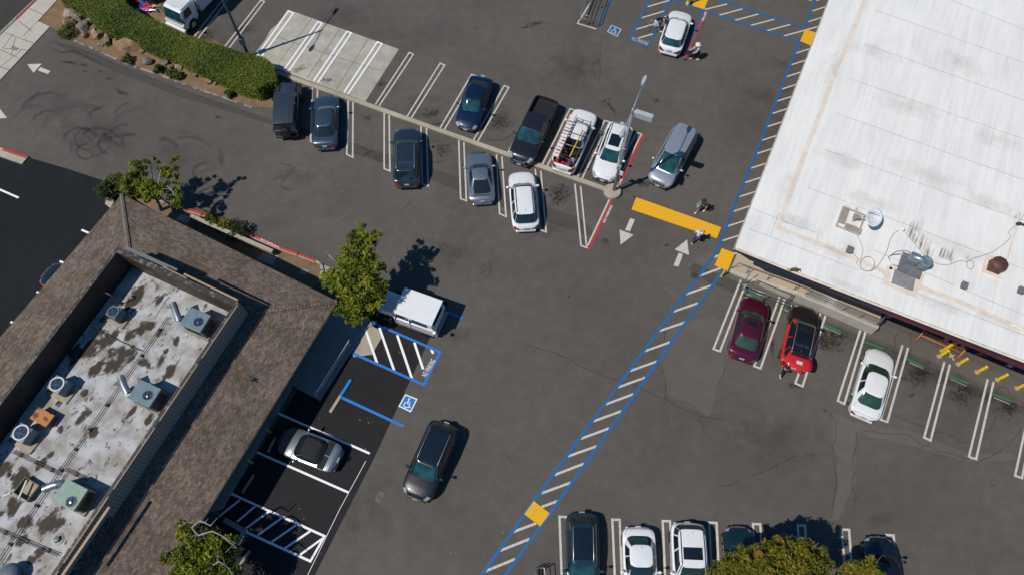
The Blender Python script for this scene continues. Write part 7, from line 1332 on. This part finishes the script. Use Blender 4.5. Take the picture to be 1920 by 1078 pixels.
for i, q in enumerate(((133, 28, .75, .5, .5, .3, 'pale topped rock at the upper end by the hedge', 'rk_pale'), (148, 36, .95, .55, .55, -.2, 'broad brown gray rock behind the square tan one', 'rk_gry'), (131, 47, .62, .66, .5, .1, 'squarish orange tan rock above the bright shrub', 'rk_tan'), (156, 53, .95, .72, .55, .3, 'large flat gray green rock right of the square tan rock', 'rk_gry'), (170, 42, .42, .34, .4, .3, 'small dark rock tucked against the hedge end', 'rk_gry'), (160, 68, .42, .42, .35, .9, 'small tan rock alone below the big gray one', 'rk_tan'),
    (174, 55, .32, .28, .3, 0, 'little tan rock beside the big gray one', 'rk_tan'), (184, 70, .62, .5, .45, .9, 'rough tan rock in the middle of the bed', 'rk_tan'), (180, 63, .45, .35, .4, .4, 'pale rock above the rough tan one', 'rk_pale'), (204, 82, .40, .70, .55, .15, 'upright narrow tan rock with a black gap beside it', 'rk_tan'), (218, 82, .35, .45, .4, .5, 'dark rock leaning behind the narrow upright one', 'rk_gry'), (236, 90, 1.35, .85, .62, -.15, 'largest rock, flat topped, with a deep shadow', 'rk_tan'), (188, 86, .35, .25, .2, 0, 'flat stone low in the bed', 'rk_gry'),
    (267, 98, .28, .24, .22, 0, 'small brick coloured rock right of the largest rock', 'rk_tan'), (243, 107, .35, .22, .15, 0, 'thin pale stone under the largest rock', 'rk_pale'), (279, 119, .55, .4, .4, .4, 'dark rock with a round shadow in the lower bed', 'rk_gry'), (311, 123, .3, .5, .4, .2, 'upright gray rock left in the group of three', 'rk_gry'), (322, 128, .36, .3, .32, 0, 'orange rock in the middle of the group of three', 'rk_tan'), (334, 130, .34, .42, .36, .2, 'pale rock right in the group of three', 'rk_pale'), (368, 143, .35, .25, .25, .2, 'small dark rock against the hedge foot', 'rk_gry'), (391, 155, .45, .22, .25, -.7, 'long tan stone near the lower shrub', 'rk_tan'), (404, 158, .25, .3, .22, .2, 'last small rock toward the lower end of the bed', 'rk_tan'))): rock(*q, 100 + i)
# fallen colourful banner on the soil
t = thing('foil_banner', 'crumpled pink red and blue foil bunting lying on soil behind the hedge', 'bunting', P(262, 14)); random.seed(5)
for k, (cc, x0, y0, x1, y1) in enumerate((('pink', -1.6, .7, -.5, -.5), ('pink', -1.2, .5, -.2, -.8), ('white', -1.9, .9, -.6, -.1), ('rd', -.6, .2, .1, .5), ('blue', -.1, -.1, .8, .3), ('rd', .4, .1, 1.2, -.3), ('pink', -.5, -.6, .1, -1.0), ('white', -.2, -.5, 1.5, -.6), ('blue', .1, .4, .6, -.4), ('white', .6, -.2, 1.6, -.1), ('pink', .2, -.3, 1.0, -.6))):
    mm_ = M('foil_' + cc, dict(pink=(.65, .10, .30), white=(.6, .6, .7), rd=(.7, .02, .03), blue=(.03, .07, .30))[cc], rough=.25); m = MB(); a, b_ = Vector((x0, y0, .15)), Vector((x1, y1, .12)); nn = Vector((-(b_ - a).y, (b_ - a).x, 0)).normalized() * (.22 if cc != 'white' else .06); vs = []
    for i in range(5): p = a.lerp(b_, i / 4); dz = Vector((0, 0, random.uniform(0, .25))); s_ = math.sin(math.pi * (i + .5) / 5); vs += [p - nn * s_ + dz, p + nn * s_ + Vector((0, 0, random.uniform(0, .25)))]
    m.add(vs, [(2 * i, 2 * i + 2, 2 * i + 3, 2 * i + 1) for i in range(4)]); m.build('foil_strip', mm_, t)
m = MB().ell((-.15, .45, .22), (.3, .25, .2), 12, 8); m.build('foil_strip', 'foil_rd', t, True)
